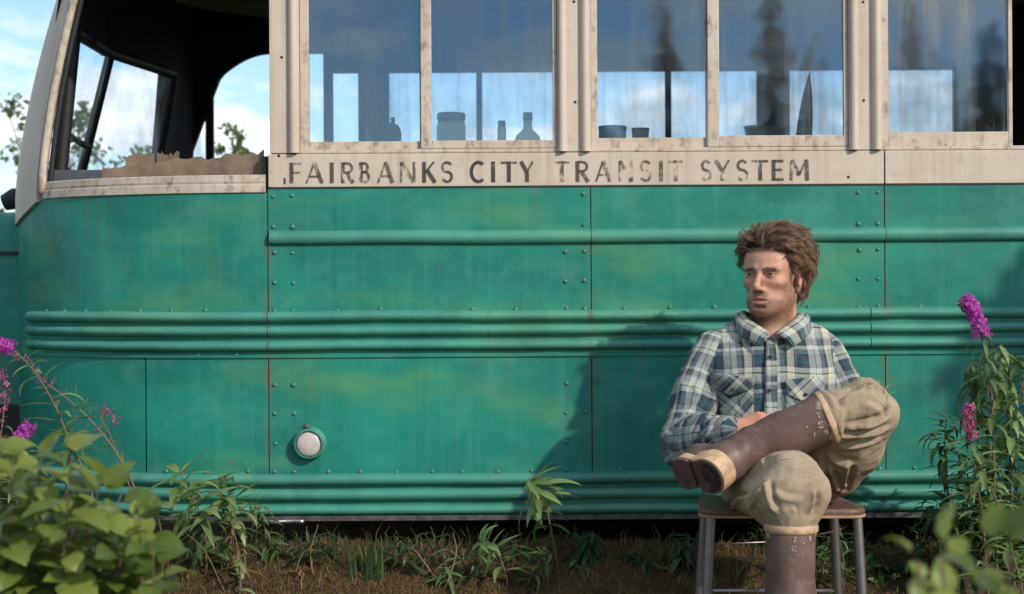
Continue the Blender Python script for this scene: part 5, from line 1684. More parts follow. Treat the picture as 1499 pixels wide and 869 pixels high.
# right boot, standing in front of the stool
A = Field(np.arange(0.63, 0.86, 0.005), np.arange(-1.28, -0.86, 0.005), np.arange(-0.01, 0.47, 0.005))
gR = 0.0
A.path([(0.745, -0.985, 0.442), (0.744, -0.99, 0.25), (0.742, -0.995, 0.11)], [0.0685, 0.062, 0.052], 0.03)
A.path([(0.742, -0.975, 0.06), (0.742, -1.10, 0.05), (0.738, -1.19, 0.045)], [0.046, 0.046, 0.040], 0.03)
sl = A.ax[2] > 0.444
A.F[:, :, sl] = np.maximum(A.F[:, :, sl], 0.004)
sl = A.ax[2] < 0.026
A.F[:, :, sl] = np.maximum(A.F[:, :, sl], 0.004)
V, Q = A.mesh()
V = V + normals(V, Q) * (vnoise(V * 18) * 0.003)[:, None]
bR = pmesh('boot', V, Q, M_boot)
bR['label'] = 'upright brown rubber boot with pale top band'
PB().lathe([(0.070, 0.428), (0.0725, 0.431), (0.0725, 0.444), (0.070, 0.449), (0.064, 0.449), (0.064, 0.43)], 36, Matrix.Translation((0.745, -0.985, 0))).build('top_band', M_tan, bR, smooth=True, auto=40)
def sole_outline(sc=1.0):
    pts = [(-0.135, 0.0), (-0.128, 0.026), (-0.105, 0.042), (-0.06, 0.043), (-0.01, 0.038), (0.05, 0.047), (0.10, 0.050), (0.135, 0.036), (0.15, 0.0)]
    full_ = pts + [(a, -b * 0.95) for a, b in pts[-2:0:-1]]
    c = catmull([(a * sc, b * sc, 0) for a, b in full_ + [full_[0]]], 3)
    return [(p.x, p.y) for p in c[:-1]]
def extr(outl, zs, M):
    """rings (scale, z) of an outline, placed by M"""
    v, f = [], []
    n = len(outl)
    for sc_, z in zs:
        v += [M @ Vector((x * sc_, y * sc_, z)) for x, y in outl]
    for i in range(len(zs) - 1):
        f += [(i * n + k, i * n + (k + 1) % n, (i + 1) * n + (k + 1) % n, (i + 1) * n + k) for k in range(n)]
    f += [tuple(range(n))[::-1], tuple((len(zs) - 1) * n + k for k in range(n))]
    return v, f
MR = Matrix.Translation((0.741, -1.085, 0.0)) @ Matrix.Rotation(R(-90), 4, 'Z')
PB().add(*extr(sole_outline(), [(0.97, 0.0), (1.0, 0.004), (1.0, 0.026), (0.96, 0.040)], MR)).build('sole', M_tan, bR, smooth=True, auto=40)
def on_shaft(px, py):
    p = W(px, py, -1.05)
    r0 = 0.0705
    a = math.asin(max(-1, min(1, (p.x - 0.745) / r0)))
    return Matrix.Translation((0.745 + r0 * math.sin(a), -0.987 - r0 * math.cos(a), p.z)) @ Matrix.Rotation(a, 4, 'Z')
flecks(bR, [('T', on_shaft(1158, 781), 0.015, 0.014), ('J', on_shaft(1160, 792), 0.013, 0.016), ('E', on_shaft(1159, 806), 0.012, 0.013), ('R', on_shaft(1183, 780), 0.012, 0.012), ('A', on_shaft(1183, 792), 0.012, 0.013), ('.', on_shaft(1174, 795), 0.01, 0.012), ('.', on_shaft(1164, 812), 0.012, 0.011), ('.', on_shaft(1171, 811), 0.01, 0.011)])
# left boot, lying across the other thigh, heel towards the viewer
tdir = Vector((-0.66, 0.73, -0.10)).normalized()
nrm0 = Vector((-0.52, -0.74, -0.36))
nrm = (nrm0 - tdir * nrm0.dot(tdir)).normalized()        # outward from the sole
bdir = tdir.cross(nrm).normalized()
heel = W(1041, 694, -0.905)                              # centre of the heel's tread
ML = Matrix((( tdir.x, bdir.x, -nrm.x, 0), (tdir.y, bdir.y, -nrm.y, 0), (tdir.z, bdir.z, -nrm.z, 0), (0, 0, 0, 1)))
ML.translation = heel + tdir * 0.085                    # sole centre, local z runs into the foot
def lf(a, b, c): return ML @ Vector((a, b, c))
A = Field(np.arange(0.44, 0.96, 0.005), np.arange(-1.02, -0.60, 0.005), np.arange(0.48, 0.84, 0.005))
ank = J['ankL']
topc = bootL_top
ax = (ank - topc).normalized()
A.path([topc, topc.lerp(ank, 0.55), ank + ax * -0.01, lf(-0.085, 0, 0.075)], [0.0735, 0.064, 0.055, 0.050], 0.03)
A.path([lf(-0.088, 0, 0.060), lf(0.0, 0, 0.066), lf(0.010, 0, 0.058), lf(0.022, 0, 0.05)], [0.048, 0.048, 0.044, 0.034], 0.03)
# cut the shaft square at its mouth and the foot flat at the sole
X, Y, Z = A.ax[0][:, None, None], A.ax[1][None, :, None], A.ax[2][None, None, :]
pl = (X - topc.x) * -ax.x + (Y - topc.y) * -ax.y + (Z - topc.z) * -ax.z
A.F = np.maximum(A.F, (pl - 0.003).astype(np.float32))
pl = -((X - ML.translation.x) * -nrm.x + (Y - ML.translation.y) * -nrm.y + (Z - ML.translation.z) * -nrm.z) + 0.03
A.F = np.maximum(A.F, pl.astype(np.float32))
V, Q = A.mesh()
N = normals(V, Q)
V = V + N * (vnoise(V * 18) * 0.003 + folds(V, ank, 0.06, (0.9, 0.3, 0.3), 130, 0.004))[:, None]
bL = pmesh('boot', V, Q, M_boot)
bL['label'] = 'crossed brown rubber boot showing its tan heel'
Mt = Matrix.Translation(topc) @ (-ax).to_track_quat('Z', 'Y').to_matrix().to_4x4()
PB().lathe([(0.0745, -0.014), (0.0775, -0.011), (0.0775, 0.000), (0.0755, 0.004), (0.068, 0.004), (0.066, -0.012)], 36, Mt).build('top_band', M_tan, bL, smooth=True, auto=40)
so = [(x * 0.64 - 0.044, y * 0.98) for x, y in sole_outline(1.0)]
PB().add(*extr(so, [(0.96, 0.012), (1.0, 0.016), (1.0, 0.036), (0.95, 0.052)], ML)).build('sole', M_tan, bL, smooth=True, auto=40)
fore = [(x, y) for x, y in so if x > -0.02]
fo = [( -0.02, 0.036)] + [(x * 0.985, y * 0.97) for x, y in fore] + [(-0.02, -0.034)]
PB().add(*extr(fo, [(0.98, 0.000), (1.0, 0.003), (1.0, 0.012)], ML)).build('tread', M_sole, bL)
hl_ = [(-0.045, 0.052)] + [(-0.085 + 0.056 * math.cos(R(a)), 0.056 * math.sin(R(a))) for a in range(75, 286, 10)] + [(-0.045, -0.052)]
hc_ = [(x + 0.085, y) for x, y in hl_]
MH = ML @ Matrix.Translation((-0.085, 0, 0))
hk = PB().add(*extr(hc_, [(0.97, -0.014), (1.0, -0.010), (1.02, 0.026), (1.0, 0.040)], MH)).build('heel', M_tan, bL, smooth=True, auto=40)
PB().add(*extr(hc_, [(0.90, -0.0175), (0.92, -0.0145)], MH)).build('heel_tread', M_sole, hk)
gr = PB()
for r0, r1, a0, a1 in ((0.0395, 0.0425, 80, 280), (0.028, 0.0302, 80, 280)):
    v = [MH @ Vector((r_ * math.cos(R(a)) * 1.02, r_ * math.sin(R(a)), z)) for z in (-0.0195, -0.017) for a in range(a0, a1 + 1, 10) for r_ in (r0, r1)]
    n = len(range(a0, a1 + 1, 10))
    f = [(i * 2, i * 2 + 1, i * 2 + 3, i * 2 + 2) for i in range(n - 1)] + [(2 * n + i * 2, 2 * n + i * 2 + 2, 2 * n + i * 2 + 3, 2 * n + i * 2 + 1) for i in range(n - 1)] + [(i * 2 + k, i * 2 + 2 + k, 2 * n + i * 2 + 2 + k, 2 * n + i * 2 + k) for i in range(n - 1) for k in (0, 1)]
    gr.add(v, f)
for k in range(6):
    y0 = -0.018 + 0.0072 * k
    gr.tube([MH @ Vector((-0.020 + 0.002 * k, y0 - 0.004, -0.0185)), MH @ Vector((0.012, y0 + 0.006, -0.0185))], 0.0016, 5)
for k in range(11):
    a = R(100 + 16 * k)
    gr.tube([MH @ Vector((0.0320 * math.cos(a), 0.0320 * math.sin(a), -0.0185)), MH @ Vector((0.0378 * math.cos(a + 0.05), 0.0378 * math.sin(a + 0.05), -0.0185))], 0.0017, 5)
gr.build('heel_pattern', M_dkt, hk)
def on_left_shaft(px, py):
    p = W(px, py, -0.92)
    t = max(0.0, min(1.0, (p - topc).dot(ax)))
    c = topc + ax * t
    r0 = 0.0735 - 0.045 * t + 0.004
    upv = Vector((0, 0, 1)); upv = (upv - ax * upv.dot(ax)).normalized()
    fw_ = ax.cross(upv).normalized()
    if fw_.y > 0: fw_ = -fw_
    h_ = (p - c).dot(upv)
    a = math.asin(max(-0.98, min(0.98, h_ / r0)))
    nn = fw_ * math.cos(a) + upv * math.sin(a)
    up2 = -ax * 0.25 + (upv * math.cos(a) - fw_ * math.sin(a)); up2.normalize()
    rt = up2.cross(-nn).normalized() * -1
    if rt.x < 0: rt = -rt
    M = Matrix(((rt.x, -nn.x, up2.x, 0), (rt.y, -nn.y, up2.y, 0), (rt.z, -nn.z, up2.z, 0), (0, 0, 0, 1)))
    M.translation = c + nn * (r0 + 0.0005)
    return M
flecks(bL, [('T', on_left_shaft(1196, 612), 0.016, 0.014), ('E', on_left_shaft(1199, 626), 0.014, 0.016), ('R', on_left_shaft(1208, 636), 0.012, 0.012), ('J', on_left_shaft(1190, 640), 0.012, 0.012), ('.', on_left_shaft(1180, 626), 0.010, 0.012), ('.', on_left_shaft(1212, 622), 0.012, 0.012)])

# ------------------------------------------------------------------ plants
def leaf_mat(name, c0, c1, trans=0.35, rough=0.45, vein=None):
    m, t = mat(name)
    info = t.n('ShaderNodeObjectInfo', out=5)
    o = t.obj()
    g = t.n('ShaderNodeNewGeometry', out=8)
    f = t.math('FRACT', t.math('ADD', t.math('MULTIPLY', info, 7.3), g))
    c = t.mix(f, c0, c1)
    c = t.mix(t.ramp(t.noise(o, 3.0, 4), [(0.5, 0.0), (0.8, 0.35)]), c, [x * 0.6 for x in c0])
    if vein:
        s3 = t.n('ShaderNodeSeparateXYZ', {0: o}); q = t.last.outputs
        ax_ = t.math('ABSOLUTE', q[0])
        mid = t.n('ShaderNodeMapRange', {0: ax_, 1: 0.0, 2: 0.018, 3: 0.55, 4: 0.0})
        sv = t.math('SINE', t.math('MULTIPLY', t.math('SUBTRACT', q[1], t.math('MULTIPLY', ax_, 0.8)), 58.0))
        sv = t.n('ShaderNodeMapRange', {0: sv, 1: 0.86, 2: 1.0, 3: 0.0, 4: 0.35})
        c = t.mix(t.math('MAXIMUM', mid, sv), c, vein)
    d = t.n('ShaderNodeBsdfPrincipled', {'Base Color': c, 'Roughness': rough, 'Specular IOR Level': 0.4})
    tr = t.n('ShaderNodeBsdfTranslucent', {'Color': t.mix(0.5, c, [min(1, x * 2.2) for x in c1])})
    t.out(t.n('ShaderNodeMixShader', {0: trans, 1: d, 2: tr}))
    return m
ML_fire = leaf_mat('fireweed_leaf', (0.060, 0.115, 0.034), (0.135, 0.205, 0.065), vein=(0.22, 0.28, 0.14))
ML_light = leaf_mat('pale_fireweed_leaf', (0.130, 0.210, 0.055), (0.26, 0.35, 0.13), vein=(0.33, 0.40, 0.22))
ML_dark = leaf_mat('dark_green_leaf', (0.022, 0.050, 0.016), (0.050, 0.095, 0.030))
ML_broad = leaf_mat('broad_shrub_leaf', (0.040, 0.088, 0.014), (0.215, 0.265, 0.045), 0.42, 0.42, vein=(0.33, 0.39, 0.12))
ML_dry = leaf_mat('dry_russet_leaf', (0.16, 0.055, 0.030), (0.26, 0.14, 0.07))
M_stem = simple('green_red_stem', (0.09, 0.13, 0.045), 0.6, c2=(0.20, 0.085, 0.075), scale=6)
M_stemp = simple('pink_stem', (0.24, 0.085, 0.095), 0.6, c2=(0.16, 0.12, 0.06), scale=8)
M_bark = simple('brown_twig', (0.10, 0.065, 0.040), 0.8, scale=12)
M_petal = leaf_mat('magenta_petal', (0.36, 0.035, 0.30), (0.55, 0.085, 0.46), 0.4, 0.6)
M_petal2 = leaf_mat('rose_petal', (0.42, 0.05, 0.16), (0.55, 0.12, 0.26), 0.4, 0.6)
M_bud = leaf_mat('magenta_bud', (0.22, 0.03, 0.14), (0.34, 0.07, 0.22), 0.2, 0.6)
M_sep = leaf_mat('pale_bud', (0.16, 0.19, 0.08), (0.30, 0.26, 0.16), 0.2, 0.6)

def leaf_mesh(name, w_, droop, m, n=8, fold=0.25, tip=1.0, ovate=False, wave=0.0, seed=0):
    """one leaf, unit long on +Y, width w_, bending towards -Z"""
    v, f = [], []
    rr = random.Random(seed)
    a, y, z = 0.0, 0.0, 0.0
    for i in range(n + 1):
        t = i / n
        if ovate:
            hw = w_ * 0.5 * (math.sin(math.pi * t ** 0.72)) ** 0.75 if 0 < t < 1 else 0.0
        else:
            hw = w_ * 0.5 * (math.sin(math.pi * t ** 0.8)) ** 0.9 * (1 - 0.25 * t) if 0 < t < 1 else 0.0
        hw = max(hw, 0.006)
        wz = wave * math.sin(t * 11 + seed)
        v += [(-hw, y, z + fold * hw + wz), (-hw * 0.5, y, z + fold * hw * 0.4), (0, y, z), (hw * 0.5, y, z + fold * hw * 0.4), (hw, y, z + fold * hw - wz)]
        a += droop / n * (0.4 + 1.2 * t)
        y += math.cos(a) / n; z -= math.sin(a) / n
    for i in range(n):
        f += [(i * 5 + k, i * 5 + k + 1, i * 5 + 6 + k, i * 5 + 5 + k) for k in range(4)]
    me = meshdata(name, v, f, True)
    me.materials.append(m)
    return me
def variants(m, w_, droops, **k):
    return [leaf_mesh('leaf', w_ * (0.85 + 0.1 * i), d, m, seed=i, **k) for i, d in enumerate(droops)]
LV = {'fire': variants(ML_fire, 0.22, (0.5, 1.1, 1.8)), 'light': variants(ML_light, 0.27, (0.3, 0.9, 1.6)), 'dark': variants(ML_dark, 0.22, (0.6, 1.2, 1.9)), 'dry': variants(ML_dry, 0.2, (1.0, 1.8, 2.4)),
      'broad': variants(ML_broad, 0.74, (0.3, 0.7, 1.1, 1.5), ovate=True, fold=0.18, wave=0.012), 'narrow': variants(ML_fire, 0.14, (0.6, 1.3, 2.0))}

def blossom_mesh(m):
    b = MB()
    for k in range(4):
        a = math.pi / 2 * k + 0.4
        c, s_ = math.cos(a), math.sin(a)
        P = [(0.0, 0, 0.0), (0.32, 0.20, 0.16), (0.62, 0.30, 0.20), (0.85, 0.14, 0.14), (0.85, -0.14, 0.14), (0.62, -0.30, 0.20), (0.32, -0.20, 0.16)]
        b.add([(x * c - y * s_, x * s_ + y * c, z) for x, y, z in P], [(0, 1, 5 + 1), (1, 2, 5, 6), (2, 3, 4, 5)])
    b.tube([(0, 0, -0.9), (0, 0, 0.0)], [0.05, 0.07], 4)
    b.tube([(0, 0, 0.0), (0.05, 0, 0.45), (0.15, 0, 0.6)], [0.03, 0.03, 0.05], 4)
    me = meshdata('blossom', b.v, b.f, True); me.materials.append(m)
    return me
def bud_mesh(m):
    b = MB().lathe([(0.02, -0.8), (0.06, -0.2), (0.17, 0.2), (0.15, 0.6), (0.02, 1.0)], 6)
    me = meshdata('bud', b.v, b.f, True); me.materials.append(m)
    return me
def pod_mesh(m):
    b = MB().tube([(0, 0, 0), (0.02, 0, 0.4), (0.0, 0.05, 1.0)], [0.02, 0.035, 0.015], 5)
    me = meshdata('seed_pod', b.v, b.f, True); me.materials.append(m)
    return me
BL = {'magenta': blossom_mesh(M_petal), 'rose': blossom_mesh(M_petal2)}
BUD = bud_mesh(M_bud); BUDP = bud_mesh(M_sep); POD = pod_mesh(M_stemp); PODG = pod_mesh(M_sep)

def orient(o, pos, d, n_, size):
    d = d.normalized(); n_ = (n_ - d * n_.dot(d))
    n_ = n_.normalized() if n_.length > 1e-5 else d.orthogonal().normalized()
    x = d.cross(n_)
    M = Matrix(((x.x, d.x, n_.x, 0), (x.y, d.y, n_.y, 0), (x.z, d.z, n_.z, 0), (0, 0, 0, 1)))
    M.translation = pos
    o.matrix_local = M @ Matrix.Scale(size, 4)

def plant(name, label, cat, path, r0=0.004, leaves=(), flowers=None, buds=None, pods=None, stem=None, group=None, seed=1, snap=True):
    """leaves: (kind, t0, t1, count, length, rise); flowers: (kind, t0, t1, count, size)"""
    rr = random.Random(seed)
    P = [W(*p) for p in path]
    if snap:
        g0 = float(gz(P[0].x, P[0].y))
        if P[0].z > g0:
            P = [Vector((P[0].x, P[0].y, g0 - 0.01))] + P
        else:
            P[0].z = g0 - 0.01
    base = P[0].copy()
    root = empty(name, base)
    tag(root, label, cat, group)
    C = [p - base for p in catmull(P, 7)]
    n = len(C) - 1
    MB().tube(C, [r0 * (1 - 0.75 * i / n) for i in range(n + 1)], 6).build('stem', stem or M_stem, root, smooth=True)
    def at(t):
        x = max(0, min(n - 1e-4, t * n)); i = int(x); f = x - i
        return C[i].lerp(C[i + 1], f), (C[i + 1] - C[i]).normalized()
    ang = rr.uniform(0, 6.28)
    for kind, t0, t1, cnt, ln, rise in leaves:
        cnt = int(cnt * (2.0 if group == FR else 1.5)); ln *= 1.5
        for i in range(cnt):
            t = t0 + (t1 - t0) * (i + rr.uniform(-0.3, 0.3)) / max(1, cnt - 1)
            p, T_ = at(t)
            ang += 2.4 + rr.uniform(-0.3, 0.3)
            a_ = T_.orthogonal().normalized(); b_ = T_.cross(a_)
            r_ = a_ * math.cos(ang) + b_ * math.sin(ang)
            el = rise + rr.uniform(-0.25, 0.25)
            d = T_ * math.sin(el) + r_ * math.cos(el)
            o = link('leaf', rr.choice(LV[kind]), root)
            orient(o, p, d, T_ + Vector((0, 0, 0.3)) + Vector((rr.uniform(-.3, .3), rr.uniform(-.3, .3), 0)), ln * rr.uniform(0.7, 1.15) * (1 - 0.35 * (i / max(1, cnt - 1))))
    if flowers:
        kind, t0, t1, cnt, size = flowers
        for i in range(cnt):
            p, T_ = at(t0 + (t1 - t0) * i / max(1, cnt - 1))
            ang += 2.4
            a_ = T_.orthogonal().normalized(); b_ = T_.cross(a_)
            r_ = a_ * math.cos(ang) + b_ * math.sin(ang)
            d = (r_ + T_ * rr.uniform(-0.1, 0.35)).normalized()
            sz = size * rr.uniform(0.55, 1.2)
            o = link('blossom', BL[kind], root)
            M = d.to_track_quat('Z', 'Y').to_matrix().to_4x4(); M.translation = p + d * sz * rr.uniform(0.75, 1.25)
            o.matrix_local = M @ Matrix.Rotation(rr.uniform(0, 6), 4, 'Z') @ Matrix.Scale(sz, 4)
    for spec, mesh in ((buds, None), (pods, None)):
        if not spec:
            continue
        me, t0, t1, cnt, size, down = spec
        for i in range(cnt):
            p, T_ = at(t0 + (t1 - t0) * i / max(1, cnt - 1))
            ang += 2.4
            a_ = T_.orthogonal().normalized(); b_ = T_.cross(a_)
            d = ((a_ * math.cos(ang) + b_ * math.sin(ang)) + T_ * 0.6 + Vector((0, 0, -down))).normalized()
            o = link('bud' if 'bud' in me.name else 'seed_pod', me, root)
            sz = size * rr.uniform(0.7, 1.1) * (1 - 0.4 * i / cnt)
            M = d.to_track_quat('Z', 'Y').to_matrix().to_4x4(); M.translation = p + d * sz * 0.6
            o.matrix_local = M @ Matrix.Scale(sz, 4)
    return root

FL, FR = 'fireweed at the left front of the bus', 'fireweed growing at the right'
plant('fireweed', 'tall fireweed arching to the left edge with magenta blossoms at its tip', 'fireweed', [(135, 720, -.34), (108, 660, -.36), (80, 592, -.38), (46, 538, -.40), (12, 507, -.42), (-8, 505, -.43)], 0.0050, [('light', .28, .75, 15, .085, .35)], ('magenta', .80, 1.0, 26, .016), (BUD, .72, .84, 12, .018, .6), None, None, FL, 3)
plant('fireweed', 'pink-stemmed fireweed gone to seed, leaning left below the tall arching one', 'fireweed', [(205, 740, -.28), (172, 665, -.30), (130, 612, -.32), (92, 578, -.33), (62, 555, -.34), (40, 520, -.35)], 0.0045, [('narrow', .2, .6, 12, .06, .6)], None, (BUD, .75, 1.0, 16, .018, .2), (POD, .42, .85, 26, .040, -.3), M_stemp, FL, 4)
plant('fireweed', 'small fireweed with drooping pink flowers before the bare lower panel', 'fireweed', [(206, 770, -.24), (186, 700, -.25), (163, 640, -.26), (146, 606, -.27), (158, 601, -.27), (174, 618, -.27)], 0.0035, [('narrow', .2, .7, 14, .05, .7)], ('rose', .80, 1.0, 9, .010), (BUD, .70, .85, 8, .016, .5), (POD, .45, .7, 9, .03, -.3), M_stemp, FL, 5)
plant('fireweed', 'fireweed with purple blossom cluster low at the left edge', 'fireweed', [(30, 790, -.50), (24, 720, -.50), (22, 670, -.50), (30, 640, -.50), (46, 622, -.50)], 0.0045, [('light', .1, .75, 14, .09, .4)], ('magenta', .76, 1.0, 26, .017), None, None, None, FL, 6)
plant('fireweed', 'reddish fireweed at the very left edge above the purple cluster', 'fireweed', [(-12, 780, -.42), (-4, 680, -.42), (4, 620, -.42), (8, 575, -.42), (4, 540, -.42)], 0.0045, [('fire', .1, .6, 14, .08, .5)], ('rose', .62, .95, 16, .012), (BUD, .9, 1.0, 8, .016, .4), None, M_stemp, FL, 7)
plant('fireweed', 'leafy fireweed without flowers in front of the front corner panel', 'fireweed', [(95, 760, -.32), (98, 700, -.33), (104, 655, -.34), (112, 632, -.34)], 0.0045, [('fire', .3, 1.0, 18, .085, .35)], None, None, None, None, FL, 8)
LW = 'low leafy plants along the bus'
plant('leafy_plant', 'pale leafy plant with long spreading leaves before the front skirt', 'plant', [(302, 790, -.30), (292, 748, -.31), (272, 712, -.32), (262, 690, -.33)], 0.0045, [('light', .35, 1.0, 16, .125, .25), ('fire', .1, .7, 14, .11, .0)], group=LW, seed=9)
plant('leafy_plant', 'pale leafy plant just left of the marker lamp plants, upright tip', 'plant', [(338, 790, -.27), (340, 750, -.27), (332, 716, -.28), (324, 692, -.28)], 0.0045, [('light', .35, 1.0, 15, .115, .25), ('fire', .1, .7, 14, .11, .0)], group=LW, seed=10)
plant('leafy_plant', 'dark curling plant hanging over the lip at the front panel seam', 'plant', [(392, 800, -.20), (386, 765, -.21), (376, 742, -.22), (366, 734, -.22)], 0.004, [('narrow', .2, 1.0, 22, .07, -.1), ('dark', .1, .7, 10, .07, .0)], group=LW, seed=11)
plant('leafy_plant', 'drying plant with russet leaves below the pale leafy ones', 'plant', [(352, 842, -.42), (350, 815, -.42), (346, 790, -.42), (340, 768, -.42)], 0.004, [('dry', .3, 1.0, 12, .065, .2), ('light', .1, .6, 6, .06, .2)], group=LW, seed=12)
plant('leafy_plant', 'small dark leafy plant left of the pale spreading one', 'plant', [(238, 800, -.35), (234, 765, -.35), (228, 735, -.35)], 0.004, [('dark', .2, 1.0, 18, .08, .2)], group=LW, seed=13)
plant('leafy_plant', 'slender plant with bright drooping leaves in front of the middle skirt', 'plant', [(818, 850, -.24), (812, 800, -.25), (800, 745, -.27), (786, 714, -.28), (772, 703, -.29)], 0.0042, [('light', .62, 1.0, 17, .105, -.35), ('dark', .35, .65, 9, .075, .0)], group=LW, seed=14)
plant('leafy_plant', 'low bright green plant with whorled narrow leaves under the bus', 'plant', [(742, 845, -.34), (730, 812, -.34), (716, 798, -.35), (704, 794, -.36)], 0.0035, [('light', .30, 1.0, 20, .072, .15)], group=LW, seed=15)
plant('leafy_plant', 'low plant with spreading leaves right of the whorled one', 'plant', [(775, 850, -.34), (790, 822, -.34), (806, 808, -.34)], 0.0035, [('fire', .3, 1.0, 16, .065, .1)], group=LW, seed=16)
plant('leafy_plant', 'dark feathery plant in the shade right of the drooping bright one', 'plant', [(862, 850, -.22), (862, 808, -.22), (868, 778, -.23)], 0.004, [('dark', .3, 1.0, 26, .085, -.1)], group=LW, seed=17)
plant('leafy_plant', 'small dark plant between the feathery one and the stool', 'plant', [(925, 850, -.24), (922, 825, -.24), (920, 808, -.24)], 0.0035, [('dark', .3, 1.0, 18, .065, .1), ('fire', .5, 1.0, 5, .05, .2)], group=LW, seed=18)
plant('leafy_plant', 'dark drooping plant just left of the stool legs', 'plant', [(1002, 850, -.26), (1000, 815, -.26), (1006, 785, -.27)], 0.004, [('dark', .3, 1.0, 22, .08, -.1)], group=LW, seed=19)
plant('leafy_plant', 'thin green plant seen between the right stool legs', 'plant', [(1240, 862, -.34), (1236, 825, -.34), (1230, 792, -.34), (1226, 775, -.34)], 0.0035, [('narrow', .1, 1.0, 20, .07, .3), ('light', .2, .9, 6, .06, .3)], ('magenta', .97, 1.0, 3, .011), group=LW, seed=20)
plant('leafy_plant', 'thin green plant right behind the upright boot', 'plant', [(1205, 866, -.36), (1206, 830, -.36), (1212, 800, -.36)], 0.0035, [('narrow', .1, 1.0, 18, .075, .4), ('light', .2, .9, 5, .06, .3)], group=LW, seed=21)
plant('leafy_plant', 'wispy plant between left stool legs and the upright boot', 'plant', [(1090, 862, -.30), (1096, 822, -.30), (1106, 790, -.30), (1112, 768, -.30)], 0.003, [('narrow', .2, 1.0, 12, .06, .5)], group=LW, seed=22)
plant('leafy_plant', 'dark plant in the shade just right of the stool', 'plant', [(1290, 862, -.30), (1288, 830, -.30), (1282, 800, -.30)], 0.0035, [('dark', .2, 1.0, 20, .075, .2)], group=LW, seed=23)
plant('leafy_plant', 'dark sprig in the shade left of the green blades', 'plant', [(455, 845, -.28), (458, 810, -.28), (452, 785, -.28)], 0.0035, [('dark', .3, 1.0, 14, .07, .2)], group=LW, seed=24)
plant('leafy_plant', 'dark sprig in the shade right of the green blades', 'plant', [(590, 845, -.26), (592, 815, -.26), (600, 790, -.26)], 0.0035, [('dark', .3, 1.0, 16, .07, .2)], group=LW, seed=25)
WB = [(205, 800, 'fire', 'green weed at the right foot of the blurred shrub'), (270, 836, 'dark', 'dark weed low between the blurred shrub and the russet plant'), (412, 812, 'fire', 'green weed under the bent metal lip strip'), (432, 846, 'dry', 'small russet weed below the marker lamp'), (488, 800, 'dark', 'dark weed against the gap just left of the blades'), (560, 806, 'dark', 'dark weed directly behind the right edge of the blades'), (628, 796, 'dark', 'dark weed in the gap midway between blades and whorled plant'),
      (655, 838, 'fire', 'green weed left of the whorled bright plant'), (690, 822, 'dark', 'dark sprawling weed just left of the whorled plant'), (762, 806, 'dark', 'dark weed behind the whorled plant in the gap'), (838, 836, 'fire', 'green weed at the foot of the drooping bright plant'), (892, 838, 'light', 'pale small weed right of the feathery dark plant'), (948, 818, 'dark', 'dark weed third from the stool'), (972, 842, 'fire', 'green weed just before the left stool leg'), (1062, 838, 'dark', 'dark weed directly between the left stool legs'), (1132, 846, 'dark', 'dark weed behind the upright boot'), (1272, 842, 'light', 'pale weed beside the right front stool leg'), (1318, 838, 'dark', 'dark weed between stool and right thicket'), (1330, 800, 'dark', 'dark weed against the skirt left of the thicket')]
for i, (px, py, kd, lab) in enumerate(WB):
    rq = random.Random(700 + i)
    yy = rq.uniform(-.34, -.16)
    plant('weed', lab, 'weed', [(px, py + 30, yy), (px + rq.uniform(-8, 8), py + 8, yy), (px + rq.uniform(-14, 14), py - 16, yy - .02)], 0.0032, [(kd, .2, 1.0, 12, rq.uniform(.045, .07), rq.uniform(-.1, .3))], group='weeds on the bank', seed=700 + i)
# right-hand fireweed thicket
plant('fireweed', 'tallest fireweed at right with long magenta flower spike and curled tip', 'fireweed', [(1462, 890, -.52), (1458, 780, -.52), (1455, 670, -.52), (1452, 580, -.52), (1443, 520, -.52), (1432, 470, -.52), (1419, 444, -.52), (1408, 446, -.52)], 0.0055, [('fire', .12, .62, 24, .095, -.1), ('narrow', .55, .74, 8, .07, -.4)], ('magenta', .69, .945, 60, .0180), (BUDP, .92, 1.0, 22, .017, .5), None, None, FR, 31)
plant('fireweed', 'fireweed at right with drooping pale leaves, just right of the tallest', 'fireweed', [(1486, 890, -.46), (1482, 760, -.46), (1478, 640, -.46), (1472, 560, -.46), (1464, 505, -.46)], 0.005, [('light', .45, 1.0, 26, .085, -.55), ('fire', .1, .5, 16, .09, .0)], None, (BUDP, .88, 1.0, 10, .014, .5), (PODG, .6, .95, 14, .03, .3), None, FR, 32)
plant('fireweed', 'shorter fireweed at right with small rose flower tip', 'fireweed', [(1448, 880, -.56), (1440, 770, -.56), (1430, 700, -.56), (1422, 640, -.56), (1416, 588, -.56)], 0.0045, [('light', .25, .8, 20, .085, .2)], ('rose', .80, .97, 26, .014), (BUD, .94, 1.0, 8, .014, .3), None, M_stemp, FR, 33)
plant('fireweed', 'leafy fireweed without flowers nearest the man at right', 'fireweed', [(1392, 880, -.40), (1390, 780, -.40), (1387, 700, -.40), (1384, 640, -.40), (1386, 606, -.40)], 0.0045, [('dark', .15, .8, 20, .095, .15), ('fire', .6, 1.0, 14, .08, .3)], None, None, None, None, FR, 34)
plant('fireweed', 'fireweed at right leaning left with pale leaves lit by the sun', 'fireweed', [(1500, 880, -.60), (1480, 800, -.60), (1462, 740, -.60), (1440, 690, -.60), (1426, 655, -.60)], 0.0045, [('light', .2, 1.0, 24, .085, .2)], None, None, None, None, FR, 35)
plant('fireweed', 'dark leafy fireweed between the flowering ones, low in the shade', 'fireweed', [(1418, 885, -.44), (1420, 800, -.44), (1416, 730, -.44), (1412, 680, -.44)], 0.0045, [('dark', .1, 1.0, 30, .095, .1)], None, None, None, None, FR, 36)
